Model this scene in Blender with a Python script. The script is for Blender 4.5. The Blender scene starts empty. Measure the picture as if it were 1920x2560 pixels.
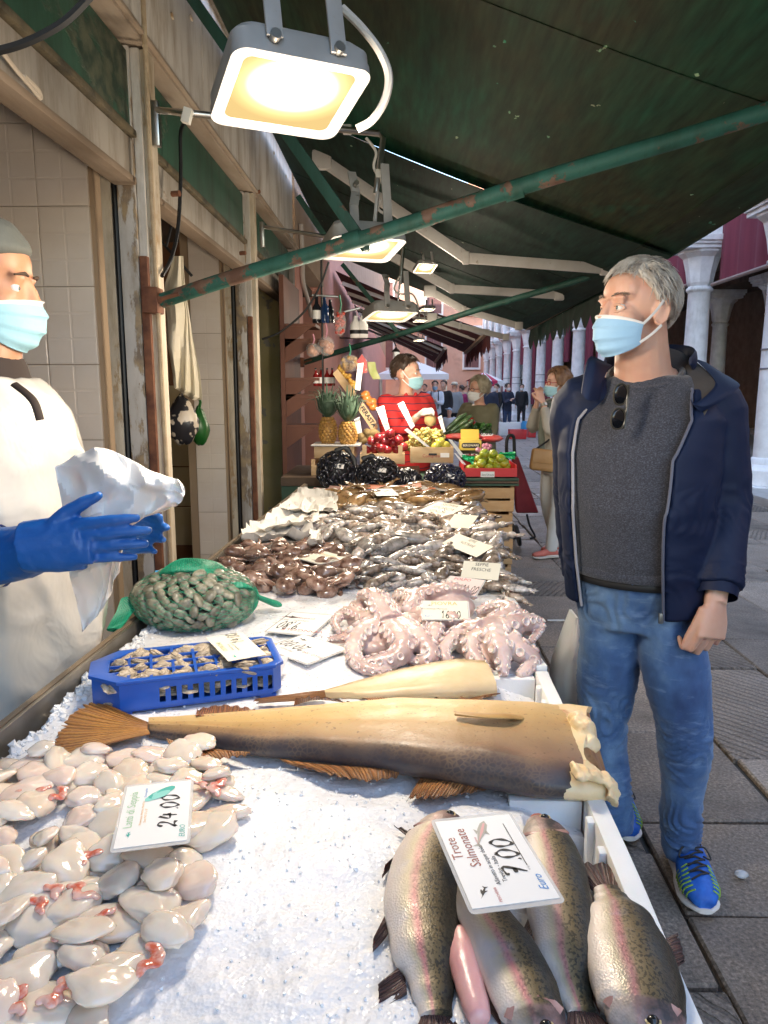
import bpy, bmesh, math, random
import numpy as np
from mathutils import Vector as V, Matrix, noise
R_ = math.radians
random.seed(7)
SC = bpy.context.scene
COL = SC.collection

# ---------------------------------------------------------------- camera, sky, sun, exposure
FPX, CAMH = 1850.0, 1.48            # focal length in photo pixels, eye height in metres
PITCH = math.atan((1280 - 975) / FPX)
YAW = math.atan(40 * math.cos(PITCH) / FPX)
cam_data = bpy.data.cameras.new('camera')
cam_data.sensor_fit = 'VERTICAL'
cam_data.sensor_height = 36.0
cam_data.lens = FPX / 2560 * 36.0
cam_data.clip_start = 0.05
cam_data.clip_end = 500
cam = bpy.data.objects.new('camera', cam_data)
COL.objects.link(cam)
cam.location = (0, 0, CAMH)
cam.rotation_euler = (math.pi / 2 - PITCH, 0, YAW)
SC.camera = cam
CAM_R = cam.rotation_euler.to_matrix()

SUN_DIR = V((-0.86, -0.36, 0.33)).normalized()      # towards the sun
world = bpy.data.worlds.new('World')
SC.world = world
world.use_nodes = True
wn = world.node_tree
sky = wn.nodes.new('ShaderNodeTexSky')
sky.sky_type = 'NISHITA'
sky.sun_disc = False
sky.sun_elevation = math.asin(SUN_DIR.z)
sky.sun_rotation = math.atan2(SUN_DIR.x, SUN_DIR.y)
wn.links.new(sky.outputs[0], wn.nodes['Background'].inputs[0])
wn.nodes['Background'].inputs[1].default_value = 0.15
sun_data = bpy.data.lights.new('sun', 'SUN')
sun_data.energy = 2.0
sun_data.angle = R_(0.5)
sun_data.color = (1.0, 0.93, 0.82)
sun = bpy.data.objects.new('sun', sun_data)
COL.objects.link(sun)
sun.rotation_euler = SUN_DIR.to_track_quat('Z', 'Y').to_euler()
SC.view_settings.view_transform = 'Standard'
SC.view_settings.look = 'None'
SC.view_settings.gamma = 1
SC.view_settings.use_curve_mapping = False
SC.view_settings.exposure = 2.95
SC.cycles.use_denoising = True
SC.cycles.max_bounces = 8
SC.cycles.transparent_max_bounces = 12
SC.cycles.sample_clamp_indirect = 6
SC.cycles.caustics_reflective = False
SC.cycles.caustics_refractive = False


def P(px, py, X=None, Y=None, Z=None):
 """point of the place seen at photo pixel (px, py) on one axis plane"""
 d = CAM_R @ V(((px - 960) / FPX, -(py - 1280) / FPX, -1))
 c = V((0, 0, CAMH))
 if X is not None:
  t = X / d.x
 elif Y is not None:
  t = Y / d.y
 else:
  t = (Z - c.z) / d.z
 return c + d * t


# ---------------------------------------------------------------- object helpers
def W(o):
 return (W(o.parent) @ o.matrix_parent_inverse @ o.matrix_basis) if o.parent else o.matrix_basis.copy()


def adopt(o, parent):
 if parent is not None:
  o.parent = parent
  o.matrix_parent_inverse = W(parent).inverted()


def tag(o, label=None, cat=None, group=None, kind=None):
 if label: o['label'] = label
 if cat: o['category'] = cat
 if group: o['group'] = group
 if kind: o['kind'] = kind
 return o


def thing(name, label, cat, loc=(0, 0, 0), group=None):
 o = bpy.data.objects.new(name, None)
 o.empty_display_size = 0.05
 COL.objects.link(o)
 o.location = loc
 return tag(o, label, cat, group)


def place(me, name, M=None, parent=None, mat=None):
 o = bpy.data.objects.new(name, me)
 COL.objects.link(o)
 if M is not None:
  o.matrix_basis = M
 adopt(o, parent)
 if mat is not None and not me.materials:
  me.materials.append(mat)
 return o


def copy_tree(o, parent=None, M=None):
 """a copy of a thing with copies of its parts and sub-parts"""
 c = o.copy()
 COL.objects.link(c)
 if parent is not None:
  c.parent = parent
 if M is not None:
  c.matrix_basis = M
 for ch in list(o.children):
  copy_tree(ch, c)
 return c


def TRS(loc, rz=0, s=1, rx=0, ry=0):
 M = Matrix.Translation(V(loc)) @ Matrix.Rotation(rz, 4, 'Z') @ Matrix.Rotation(ry, 4, 'Y') @ Matrix.Rotation(rx, 4, 'X')
 if not isinstance(s, (tuple, list)):
  s = (s, s, s)
 return M @ Matrix.Diagonal((s[0], s[1], s[2], 1))


def frame(o, x, y):
 """matrix with origin o, x axis along x, y axis near y"""
 x = V(x).normalized(); z = x.cross(V(y)).normalized(); y = z.cross(x)
 return Matrix(((x.x, y.x, z.x, o[0]), (x.y, y.y, z.y, o[1]), (x.z, y.z, z.z, o[2]), (0, 0, 0, 1)))


def lerp(a, b, t):
 return a + (b - a) * t


def interp(keys, t):
 """piecewise smooth interpolation through [(t, value), ...]; values scalar or tuple"""
 if t <= keys[0][0]: return keys[0][1]
 for (t0, a), (t1, b) in zip(keys, keys[1:]):
  if t <= t1:
   u = (t - t0) / (t1 - t0); u = u * u * (3 - 2 * u)
   if isinstance(a, (tuple, list)):
    return tuple(lerp(p, q, u) for p, q in zip(a, b))
   return lerp(a, b, u)
 return keys[-1][1]


def spline(pts, n):
 """Catmull-Rom through pts, n samples for each span"""
 pts = [V(p) for p in pts]
 out = []
 for i in range(len(pts) - 1):
  p0 = pts[max(i - 1, 0)]; p1 = pts[i]; p2 = pts[i + 1]; p3 = pts[min(i + 2, len(pts) - 1)]
  for k in range(n):
   t = k / n
   out.append(0.5 * ((2 * p1) + (p2 - p0) * t + (2 * p0 - 5 * p1 + 4 * p2 - p3) * t * t + (3 * p1 - p0 - 3 * p2 + p3) * t ** 3))
 out.append(pts[-1])
 return out


class G:
 """collects shapes; mesh() / obj() turn them into ONE mesh"""
 def __init__(s):
  s.v = []; s.f = []

 def add(s, vs, fs):
  o = len(s.v)
  s.v += [tuple(p) for p in vs]
  s.f += [tuple(i + o for i in f) for f in fs]
  return s

 def box(s, c, d, M=None):
  vs = [V((x * d[0] / 2, y * d[1] / 2, z * d[2] / 2)) for x in (-1, 1) for y in (-1, 1) for z in (-1, 1)]
  if M is not None:
   vs = [M.to_3x3() @ p for p in vs]
  return s.add([p + V(c) for p in vs], [(0, 1, 3, 2), (4, 6, 7, 5), (0, 4, 5, 1), (2, 3, 7, 6), (0, 2, 6, 4), (1, 5, 7, 3)])

 def bx(s, x0, x1, y0, y1, z0, z1):
  return s.box(((x0 + x1) / 2, (y0 + y1) / 2, (z0 + z1) / 2), (abs(x1 - x0), abs(y1 - y0), abs(z1 - z0)))

 def beam(s, a, b, w, h, up=(0, 0, 1)):
  a = V(a); b = V(b); d = (b - a)
  up = V(up)
  if abs(d.normalized().dot(up)) > .98: up = V((0, 1, 0))
  M = frame((0, 0, 0), d, up.cross(d))
  return s.box((a + b) / 2, (d.length, w, h), M)

 def tube(s, pts, r, n=8, caps=True, up=None, flat=1.0):
  """r: scalar or list of radii (or of (ra, rb) pairs); flat scales the second axis"""
  pts = [V(p) for p in pts]
  m = len(pts)
  T = []
  for i in range(m):
   t = pts[min(i + 1, m - 1)] - pts[max(i - 1, 0)]
   T.append(t.normalized() if t.length > 1e-9 else V((0, 0, 1)))
  u = V(up) if up is not None else (V((0, 0, 1)) if abs(T[0].z) < .9 else V((1, 0, 0)))
  vs = []
  for i in range(m):
   u = (u - T[i] * u.dot(T[i]))
   u = u.normalized() if u.length > 1e-6 else T[i].orthogonal().normalized()
   w = T[i].cross(u)
   ri = r[i] if isinstance(r, (list, tuple)) else r
   ra, rb = ri if isinstance(ri, (list, tuple)) else (ri, ri * flat)
   for k in range(n):
    a = 2 * math.pi * k / n
    vs.append(pts[i] + u * (math.cos(a) * ra) + w * (math.sin(a) * rb))
  fs = [(i * n + k, i * n + (k + 1) % n, (i + 1) * n + (k + 1) % n, (i + 1) * n + k) for i in range(m - 1) for k in range(n)]
  if caps:
   fs += [tuple(range(n - 1, -1, -1)), tuple(range((m - 1) * n, m * n))]
  return s.add(vs, fs)

 def rings(s, rings, caps=True):
  n = len(rings[0]); m = len(rings)
  vs = [p for r in rings for p in r]
  fs = [(i * n + k, i * n + (k + 1) % n, (i + 1) * n + (k + 1) % n, (i + 1) * n + k) for i in range(m - 1) for k in range(n)]
  if caps:
   fs += [tuple(range(n - 1, -1, -1)), tuple(range((m - 1) * n, m * n))]
  return s.add(vs, fs)

 def ell(s, c, r, M=None, nu=16, nv=10, fn=None):
  if not isinstance(r, (tuple, list)): r = (r, r, r)
  vs = [V((0, 0, -1))]
  for j in range(1, nv):
   a = math.pi * (j / nv - .5)
   for i in range(nu):
    b = 2 * math.pi * i / nu
    vs.append(V((math.cos(a) * math.cos(b), math.cos(a) * math.sin(b), math.sin(a))))
  vs.append(V((0, 0, 1)))
  if fn: vs = [fn(p) for p in vs]
  vs = [V((p.x * r[0], p.y * r[1], p.z * r[2])) for p in vs]
  if M is not None: vs = [M.to_3x3() @ p for p in vs]
  vs = [p + V(c) for p in vs]
  fs = []
  for i in range(nu):
   k = (i + 1) % nu
   fs.append((0, 1 + k, 1 + i))
   for j in range(nv - 2):
    fs.append((1 + j * nu + i, 1 + j * nu + k, 1 + (j + 1) * nu + k, 1 + (j + 1) * nu + i))
   fs.append((1 + (nv - 2) * nu + i, 1 + (nv - 2) * nu + k, len(vs) - 1))
  return s.add(vs, fs)

 def grid(s, fn, nu, nv, thick=None):
  """sheet fn(u, v) for u, v in 0..1; thick: closed slab along the offset vector / number along z"""
  vs = [V(fn(i / nu, j / nv)) for j in range(nv + 1) for i in range(nu + 1)]
  w = nu + 1
  fs = [(j * w + i, j * w + i + 1, (j + 1) * w + i + 1, (j + 1) * w + i) for j in range(nv) for i in range(nu)]
  if thick is None:
   return s.add(vs, fs)
  off = V(thick) if not isinstance(thick, (int, float)) else V((0, 0, -thick))
  n = len(vs)
  vs2 = vs + [p + off for p in vs]
  fs2 = fs + [tuple(i + n for i in reversed(f)) for f in fs]
  rim = [i for i in range(w)] + [j * w + nu for j in range(1, nv + 1)] + [nv * w + i for i in range(nu - 1, -1, -1)] + [j * w for j in range(nv - 1, 0, -1)]
  for a, b in zip(rim, rim[1:] + rim[:1]):
   fs2.append((b, a, a + n, b + n))
  return s.add(vs2, fs2)

 def prism(s, poly, z0, z1, M=None):
  n = len(poly)
  vs = [V((p[0], p[1], z0)) for p in poly] + [V((p[0], p[1], z1)) for p in poly]
  if M is not None: vs = [M @ p for p in vs]
  fs = [tuple(range(n - 1, -1, -1)), tuple(range(n, 2 * n))] + [(i, (i + 1) % n, (i + 1) % n + n, i + n) for i in range(n)]
  return s.add(vs, fs)

 def lathe(s, prof, n=24, M=None, c=(0, 0, 0)):
  rings = []
  for r, z in prof:
   ring = [V((r * math.cos(2 * math.pi * k / n), r * math.sin(2 * math.pi * k / n), z)) for k in range(n)]
   rings.append([(M @ p if M is not None else p) + V(c) for p in ring])
  return s.rings(rings)

 def xf(s, M):
  s.v = [tuple(M @ V(p)) for p in s.v]
  return s

 def mesh(s, name, bevel=0, smooth=None, segs=2):
  me = bpy.data.meshes.new(name)
  me.from_pydata(s.v, [], s.f)
  me.validate()
  if bevel:
   bm = bmesh.new(); bm.from_mesh(me)
   es = [e for e in bm.edges if len(e.link_faces) == 2 and e.calc_face_angle(0) > .5]
   bmesh.ops.bevel(bm, geom=es, offset=bevel, segments=segs, profile=.6, affect='EDGES', clamp_overlap=True)
   bm.to_mesh(me); bm.free()
  shade(me, smooth)
  return me

 def obj(s, name, mat, parent=None, bevel=0, smooth=40, segs=2):
  me = s.mesh(name, bevel, smooth, segs)
  if mat is not None: me.materials.append(mat)
  return place(me, name, None, parent)


def shade(me, ang):
 if ang is None: return
 me.polygons.foreach_set('use_smooth', [True] * len(me.polygons))
 if ang < 180:
  me.set_sharp_from_angle(angle=R_(ang))


def fuse(g, voxel, smooth=4, fac=.5, name='fused'):
 """voxel union of all closed shapes in g: one continuous skin"""
 me = g.mesh(name)
 o = bpy.data.objects.new('tmp', me)
 COL.objects.link(o)
 m = o.modifiers.new('r', 'REMESH'); m.mode = 'VOXEL'; m.voxel_size = voxel; m.use_smooth_shade = True
 if smooth:
  m = o.modifiers.new('s', 'SMOOTH'); m.factor = fac; m.iterations = smooth
 dg = bpy.context.evaluated_depsgraph_get(); dg.update()
 out = bpy.data.meshes.new_from_object(o.evaluated_get(dg))
 bpy.data.objects.remove(o); bpy.data.meshes.remove(me)
 out.name = name
 shade(out, 180)
 return out


def mverts(me):
 a = np.empty(len(me.vertices) * 3); me.vertices.foreach_get('co', a)
 return a.reshape(-1, 3)


def mnormals(me):
 a = np.empty(len(me.vertices) * 3); me.vertices.foreach_get('normal', a)
 return a.reshape(-1, 3)


def setverts(me, a):
 me.vertices.foreach_set('co', np.asarray(a, float).ravel()); me.update()


def displace(me, fn):
 """move every vertex along its normal by fn(point)"""
 co = mverts(me); no = mnormals(me)
 d = np.array([fn(V(p)) for p in co])
 setverts(me, co + no * d[:, None])


def attr(me, name, vals):
 a = me.attributes.new(name, 'FLOAT_VECTOR', 'POINT')
 a.data.foreach_set('vector', np.asarray(vals, float).ravel())


def nz(p, s=1.0, seed=0.0):
 return noise.noise(V((p[0] * s + seed, p[1] * s - seed * .7, p[2] * s + seed * 1.3)))


def fbm(p, s=1.0, seed=0.0, o=3):
 return sum(nz(p, s * 2 ** i, seed + i * 3.1) / 2 ** i for i in range(o))


# ---------------------------------------------------------------- materials
def c3(c):
 if isinstance(c, str):                      # '#rrggbb' measured as sRGB
  c = [int(c[i:i + 2], 16) / 255 for i in (1, 3, 5)]
  c = [x / 12.92 if x <= .04045 else ((x + .055) / 1.055) ** 2.4 for x in c]
 return (c[0], c[1], c[2], 1)


class NT:
 """short node-tree builder"""
 def __init__(s, name):
  s.m = bpy.data.materials.new(name); s.m.use_nodes = True
  s.t = s.m.node_tree
  s.b = s.t.nodes['Principled BSDF']
  s.out = s.t.nodes['Material Output']
  s._c = None

 def n(s, typ, **kw):
  x = s.t.nodes.new('ShaderNode' + typ)
  for k, v in kw.items(): setattr(x, k, v)
  return x

 def l(s, a, b): s.t.links.new(a, b)

 def put(s, sock, v):
  if hasattr(v, 'is_linked') or isinstance(v, bpy.types.NodeSocket): s.l(v, sock)
  else: sock.default_value = v

 def coord(s, kind='Object', scale=(1, 1, 1), rot=(0, 0, 0), attr=None):
  if attr:
   src = s.n('Attribute', attribute_name=attr).outputs['Vector']
  else:
   if s._c is None: s._c = s.n('TexCoord')
   src = s._c.outputs[kind]
  if scale == (1, 1, 1) and rot == (0, 0, 0): return src
  mp = s.n('Mapping'); s.l(src, mp.inputs[0]); mp.inputs['Scale'].default_value = scale; mp.inputs['Rotation'].default_value = rot
  return mp.outputs[0]

 def noise(s, vec, scale, detail=4, rough=.55, dist=0):
  x = s.n('TexNoise'); s.l(vec, x.inputs['Vector'])
  x.inputs['Scale'].default_value = scale; x.inputs['Detail'].default_value = detail
  x.inputs['Roughness'].default_value = rough; x.inputs['Distortion'].default_value = dist
  return x.outputs[0]

 def vor(s, vec, scale, feature='F1', out=0, rand=1):
  x = s.n('TexVoronoi', feature=feature); s.l(vec, x.inputs['Vector']); x.inputs['Scale'].default_value = scale
  x.inputs['Randomness'].default_value = rand
  return x.outputs[out]

 def wave(s, vec, scale, dist=0, detail=2, dscale=1, kind='BANDS', dirn='X', prof='SIN'):
  x = s.n('TexWave', wave_type=kind, wave_profile=prof)
  if kind == 'BANDS': x.bands_direction = dirn
  s.l(vec, x.inputs['Vector'])
  for k, v in (('Scale', scale), ('Distortion', dist), ('Detail', detail), ('Detail Scale', dscale)): x.inputs[k].default_value = v
  return x.outputs['Fac'] if 'Fac' in x.outputs else x.outputs[1]

 def ramp(s, fac, stops, interp='LINEAR'):
  x = s.n('ValToRGB'); s.l(fac, x.inputs[0]); e = x.color_ramp.elements
  x.color_ramp.interpolation = interp
  while len(e) < len(stops): e.new(.5)
  for el, (p, c) in zip(e, stops):
   el.position = p
   el.color = (c, c, c, 1) if isinstance(c, (int, float)) else c3(c)
  return x.outputs[0]

 def mix(s, fac, a, b, mode='MIX'):
  x = s.n('MixRGB', blend_type=mode)
  s.put(x.inputs[0], fac)
  for sock, v in ((x.inputs[1], a), (x.inputs[2], b)):
   if isinstance(v, bpy.types.NodeSocket): s.l(v, sock)
   else: sock.default_value = c3(v)
  return x.outputs[0]

 def math(s, op, a, b=0.0, clamp=False):
  x = s.n('Math', operation=op, use_clamp=clamp)
  s.put(x.inputs[0], a); s.put(x.inputs[1], b)
  return x.outputs[0]

 def sep(s, vec):
  x = s.n('SeparateXYZ'); s.l(vec, x.inputs[0]); return x.outputs

 def bump(s, h, strength=.3, dist=.01, prev=None):
  x = s.n('Bump'); s.l(h, x.inputs['Height']); x.inputs['Strength'].default_value = strength; x.inputs['Distance'].default_value = dist
  if prev is not None: s.l(prev, x.inputs['Normal'])
  return x.outputs[0]

 def set(s, **kw):
  names = dict(col='Base Color', rough='Roughness', metal='Metallic', spec='Specular IOR Level', alpha='Alpha', coat='Coat Weight',
                     crough='Coat Roughness', trans='Transmission Weight', ior='IOR', sss='Subsurface Weight', sssr='Subsurface Radius', ssss='Subsurface Scale',
                     normal='Normal', emit='Emission Color', estr='Emission Strength', sheen='Sheen Weight', aniso='Anisotropic')
  for k, v in kw.items():
   sock = s.b.inputs[names[k]]
   if isinstance(v, bpy.types.NodeSocket): s.l(v, sock)
   elif k in ('col', 'emit'): sock.default_value = c3(v)
   else: sock.default_value = v
  return s.m


MATS = {}


def mat(name, col, rough=.5, col2=None, scale=6, fac=(.35, .65), detail=5, bump=0, bscale=60, bdist=.004, spots=None, sscale=20, sfac=(.6, .68),
  metal=0, stretch=(1, 1, 1), rand=0, **kw):
 """general procedural surface: two-tone noise, spots of a third colour, fine relief"""
 if name in MATS: return MATS[name]
 n = NT(name)
 vec = n.coord('Object', stretch)
 c = c3(col)
 out = None
 if col2 is not None:
  out = n.ramp(n.noise(vec, scale, detail), [(fac[0], col), (fac[1], col2)])
 if spots is not None:
  f = n.ramp(n.noise(vec, sscale, 6, .6), [(sfac[0], 0.0), (sfac[1], 1.0)])
  out = n.mix(f, out if out is not None else col, spots)
 if rand:
  oi = n.n('ObjectInfo')
  v = n.math('ADD', n.math('MULTIPLY', oi.outputs['Random'], rand), 1 - rand / 2)
  hs = n.n('HueSaturation')
  n.l(v, hs.inputs['Value'])
  if out is not None: n.l(out, hs.inputs['Color'])
  else: hs.inputs['Color'].default_value = c
  out = hs.outputs[0]
 n.set(col=out if out is not None else col, rough=rough, metal=metal, **kw)
 if bump:
  n.set(normal=n.bump(n.noise(vec, bscale, 4), bump, bdist))
 MATS[name] = n.m
 return n.m


def emission(name, col, strength):
 if name in MATS: return MATS[name]
 n = NT(name)
 e = n.n('Emission'); e.inputs[0].default_value = c3(col); e.inputs[1].default_value = strength
 n.l(e.outputs[0], n.out.inputs[0])
 MATS[name] = n.m
 return n.m


def clear(name, col=(1, 1, 1), amount=.75, rough=.15):
 """thin clear film: mostly see-through, a little glossy"""
 if name in MATS: return MATS[name]
 n = NT(name)
 n.set(col=col, rough=rough, alpha=1 - amount)
 MATS[name] = n.m
 return n.m


# ---------------------------------------------------------------- lettering
_texts = {}


def text(s, size, m, M, parent, name='lettering', align='CENTER', shear=0, bold=0, squeeze=1.0):
 """flat printed lettering lying in the plane of M (x right, y up, z out)"""
 key = (s, align, shear, bold, m.name)
 if key not in _texts:
  cu = bpy.data.curves.new('txt', 'FONT'); cu.body = s; cu.align_x = align; cu.shear = shear; cu.offset = bold
  cu.resolution_u = 2
  o = bpy.data.objects.new('txt', cu); COL.objects.link(o)
  dg = bpy.context.evaluated_depsgraph_get(); dg.update()
  me = bpy.data.meshes.new_from_object(o.evaluated_get(dg))
  bpy.data.objects.remove(o); bpy.data.curves.remove(cu)
  me.name = name
  me.materials.clear(); me.materials.append(m)
  _texts[key] = me
 return place(_texts[key], name, M @ Matrix.Diagonal((size * squeeze, size, size, 1)), parent)


STROKES = {
 '0': [[(.5, 1), (.15, .8), (.08, .45), (.25, .05), (.5, 0), (.8, .3), (.85, .7), (.5, 1)]],
 '1': [[(.25, .7), (.6, 1), (.5, 0)]],
 '2': [[(.12, .75), (.4, 1), (.75, .85), (.6, .45), (.1, .02), (.45, .1), (.9, .02)]],
 '4': [[(.45, 1), (.12, .4), (.9, .45)], [(.72, .8), (.6, 0)]],
 '5': [[(.85, 1), (.3, .95), (.2, .55), (.7, .55), (.75, .2), (.4, 0), (.1, .1)]],
 '6': [[(.75, 1), (.3, .7), (.12, .25), (.45, 0), (.8, .22), (.6, .5), (.2, .35)]],
 '7': [[(.1, .85), (.2, 1), (.85, .95), (.35, 0)], [(.25, .5), (.75, .52)]],
 '8': [[(.5, .55), (.2, .8), (.5, 1), (.8, .8), (.5, .55), (.15, .25), (.5, 0), (.85, .25), (.5, .55)]],
 '9': [[(.8, .7), (.45, .5), (.15, .75), (.45, 1), (.8, .8), (.75, .4), (.5, 0)]],
 ',': [[(.45, .06), (.3, -.15)]], '.': [[(.4, .04), (.5, -.02)]],
}


def scrawl(s, h, w, m, M, parent, name='handwritten_price', adv=.95, thick=.095):
 """hand-lettered figures made of brush strokes, as one flat mesh"""
 g = G(); x = 0
 for ch in s:
  for st in STROKES.get(ch, []):
   pts = spline([V((x + p[0] * .8 + .12 * p[1], p[1], 0)) for p in st], 5)
   L = []
   for i, p in enumerate(pts):
    t = (pts[min(i + 1, len(pts) - 1)] - pts[max(i - 1, 0)]); t = t.normalized() if t.length > 0 else V((1, 0, 0))
    nrm = V((-t.y, t.x, 0)); k = thick * (.75 + .35 * math.sin(i * .7 + x))
    L.append((p + nrm * k, p - nrm * k))
   vs = [q for a in L for q in a]
   g.add(vs, [(2 * i, 2 * i + 1, 2 * i + 3, 2 * i + 2) for i in range(len(L) - 1)])
  x += .45 if ch in '.,' else adv
 sx = w / max(x, .01)
 return place(g.mesh(name), name, M @ Matrix.Diagonal((sx, h, 1, 1)), parent, m)

# ================================================================ GROUND
def stone_mat(name, groove=None):
 n = NT(name)
 v = n.coord('Object')
 oi = n.n('ObjectInfo')
 base = n.ramp(n.noise(v, 3.0, 6, .6), [(.3, (.17, .135, .105)), (.55, (.27, .22, .175)), (.75, (.36, .30, .24))])
 fine = n.ramp(n.noise(v, 90, 4, .7), [(.35, .45), (.55, 1.0), (.75, 1.9)])
 c = n.mix(1, base, fine, 'MULTIPLY')
 tone = n.ramp(oi.outputs['Random'], [(0, .68), (.5, 1.0), (1, 1.28)])
 c = n.mix(1, c, tone, 'MULTIPLY')
 stain = n.ramp(n.noise(v, 1.3, 3), [(.52, 1.0), (.68, .6)])
 c = n.mix(1, c, stain, 'MULTIPLY')
 h = n.noise(v, 45, 6, .65)
 nb = n.bump(h, .55, .006)
 if groove is not None:
  g = n.wave(n.coord('Object', (1, 1, 1), (0, 0, groove)), 7.5, 2.2, 3, 1.2)
  gr = n.ramp(g, [(.1, 0.0), (.4, 1.0)])
  nb = n.bump(gr, .8, .012, nb)
  c = n.mix(1, c, n.ramp(g, [(.05, .62), (.35, 1.0)]), 'MULTIPLY')
 n.set(col=c, rough=n.ramp(n.noise(v, 5, 4), [(.3, .42), (.7, .75)]), normal=nb)
 return n.m


M_STONE = [stone_mat('trachyte slab'), stone_mat('trachyte slab plain'), stone_mat('chiselled slab a', .5), stone_mat('chiselled slab b', -.7)]
n = NT('paving beyond')
bt = n.n('TexBrick'); n.l(n.coord('Object'), bt.inputs['Vector'])
bt.inputs['Color1'].default_value = (.23, .20, .175, 1); bt.inputs['Color2'].default_value = (.28, .245, .215, 1); bt.inputs['Mortar'].default_value = (.05, .045, .04, 1)
bt.inputs['Scale'].default_value = 1.0; bt.inputs['Mortar Size'].default_value = .012; bt.inputs['Brick Width'].default_value = .7; bt.inputs['Row Height'].default_value = .48
M_PAVE = n.set(col=bt.outputs['Color'], rough=.65, normal=n.bump(n.noise(n.coord('Object'), 20, 5), .4, .006))
ground = tag(G().grid(lambda u, v: (lerp(-120, 120, u), lerp(-60, 180, v), -.03), 2, 2).obj('ground', M_PAVE), kind='structure')
far_pave = tag(G().bx(-12, 14, 14.5, 60, -.2, -.006).obj('far_pavement', M_PAVE), kind='structure')
near_pave = tag(G().bx(-3, 7.5, -3, 14.5, -.2, -.024).obj('pavement', mat('joint mortar', (.055, .05, .045), .9, bump=.5)), kind='structure')
rs = random.Random(3)
x = -.3
ci = 0
while x < 5.2:
 w = rs.uniform(.50, .62)
 y = -.4 + rs.uniform(0, .5)
 while y < 14.4:
  L = rs.uniform(.6, 1.1) if rs.random() < .7 else rs.uniform(.4, .6)
  cx, cy = x + w / 2, y + L / 2
  if cy > .7 and cx < 1.1 + cy * .62 and cx > -.1:
   j = lambda: rs.uniform(-.012, .012)
   gp = .006
   poly = [(-w / 2 + gp + j(), -L / 2 + gp + j()), (w / 2 - gp + j(), -L / 2 + gp + j()), (w / 2 - gp + j(), L / 2 - gp + j()), (-w / 2 + gp + j(), L / 2 - gp + j())]
   top = rs.uniform(-.006, .001)
   g = G().prism(poly, -.06, 0)
   me = g.mesh('paving_stone', bevel=.007, smooth=30, segs=1)
   k = rs.random()
   m = M_STONE[0] if k < .35 else M_STONE[1] if k < .6 else M_STONE[2] if k < .8 else M_STONE[3]
   if abs(cx - 1.5) < .35 and abs(cy - 3.4) < .8: m = M_STONE[3]
   me.materials.append(m)
   place(me, 'paving_stone', TRS((cx, cy, top), 0, 1, rs.uniform(-.006, .006), rs.uniform(-.006, .006)), near_pave)
  y += L
 x += w

tag(G().ell((0, 0, .012), (.022, .016, .012), nu=10, nv=6).obj('ice_chip', mat('clear ice', (.85, .9, .95), .1, trans=.6)), 'lone clear chip of ice on the paving beside the blue trainer', 'ice chip').location = P(1853, 2195, Z=0.0) + V((0, 0, .001))
g = G().box((0, 0, .004), (.11, .012, .006)); tag(g.obj('paper_scrap', mat('white paper', (.8, .8, .78), .8)), 'thin white paper scrap on the dark paving by the crates', 'litter').location = P(1390, 1552, Z=0.001)

# ================================================================ LEFT SHOP BUILDING
def peel(name, paint, under, under2, sc=4, cover=.5, str_=(1, 1, .25)):
 """old paint flaking off down to what lies underneath"""
 n = NT(name)
 v = n.coord('Object'); vs = n.coord('Object', str_)
 f = n.ramp(n.noise(vs, sc, 8, .68), [(cover, 0.0), (cover + .03, 1.0)])
 p = n.ramp(n.noise(v, 2.2, 5), [(.3, paint), (.7, [k * .78 for k in paint])])
 dirt = n.ramp(n.noise(n.coord('Object', (3, 3, .6)), 3, 6, .7), [(.45, (1, 1, 1)), (.72, (.5, .42, .33))])
 p = n.mix(1, p, dirt, 'MULTIPLY')
 u = n.ramp(n.noise(v, 16, 5), [(.4, under), (.6, under2)])
 n.set(col=n.mix(f, p, u), rough=.62, normal=n.bump(f, .5, .003, n.bump(n.noise(v, 60, 4), .3, .003)))
 MATS[name] = n.m
 return n.m


M_POST = peel('peeling grey white post', (.60, .56, .52), (.20, .15, .11), (.36, .26, .15), 8, .50)
M_CREAM = peel('cream weathered post', (.72, .62, .48), (.38, .25, .13), (.5, .42, .32), 9, .56)
M_WHITEB = peel('weathered white board', (.66, .62, .57), (.40, .33, .26), (.3, .22, .15), 2.4, .66, (.5, .5, .8))
M_GREENB = peel('weathered green board', (.022, .085, .05), (.015, .035, .022), (.08, .09, .055), 3.2, .56, (.4, .4, 1))
M_TAN = peel('tan weathered board', (.38, .34, .29), (.24, .18, .12), (.16, .11, .07), 3, .60, (.4, .4, 1))
M_RUST = mat('rust', (.10, .035, .02), .8, (.22, .09, .045), 14, bump=.6, bscale=80)
M_DARKW = mat('dark wood', (.055, .035, .022), .7, (.12, .075, .045), 8, stretch=(1, 1, .2), bump=.4)
M_BLACK = mat('black rubber', (.015, .015, .016), .5)
M_YELLOWP = mat('yellow plaster', (.50, .43, .20), .85, (.60, .52, .29), 3, spots=(.35, .33, .28), sscale=5, sfac=(.62, .64), bump=.5, bscale=25)
M_TILE = mat('cream wall tile', (.76, .66, .57), .25, (.82, .73, .65), 4, rand=.08, bump=.12, bscale=30, bdist=.003, spots=(.6, .5, .4), sscale=34, sfac=(.68, .85))
M_TILEB = mat('beige big tile', (.46, .36, .20), .35, (.52, .42, .26), 4, rand=.1)
M_GROUT = mat('tile grout', (.36, .26, .17), .9)
M_PINK = mat('pink paint', (.64, .30, .25), .7, (.55, .27, .22), 3, bump=.3)
M_PLASTER = mat('aged plaster', (.45, .33, .24), .85, (.36, .25, .18), 2, bump=.5, bscale=20)
M_DIM = mat('shop interior', (.10, .075, .055), .9, (.06, .045, .03), 3)

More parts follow.
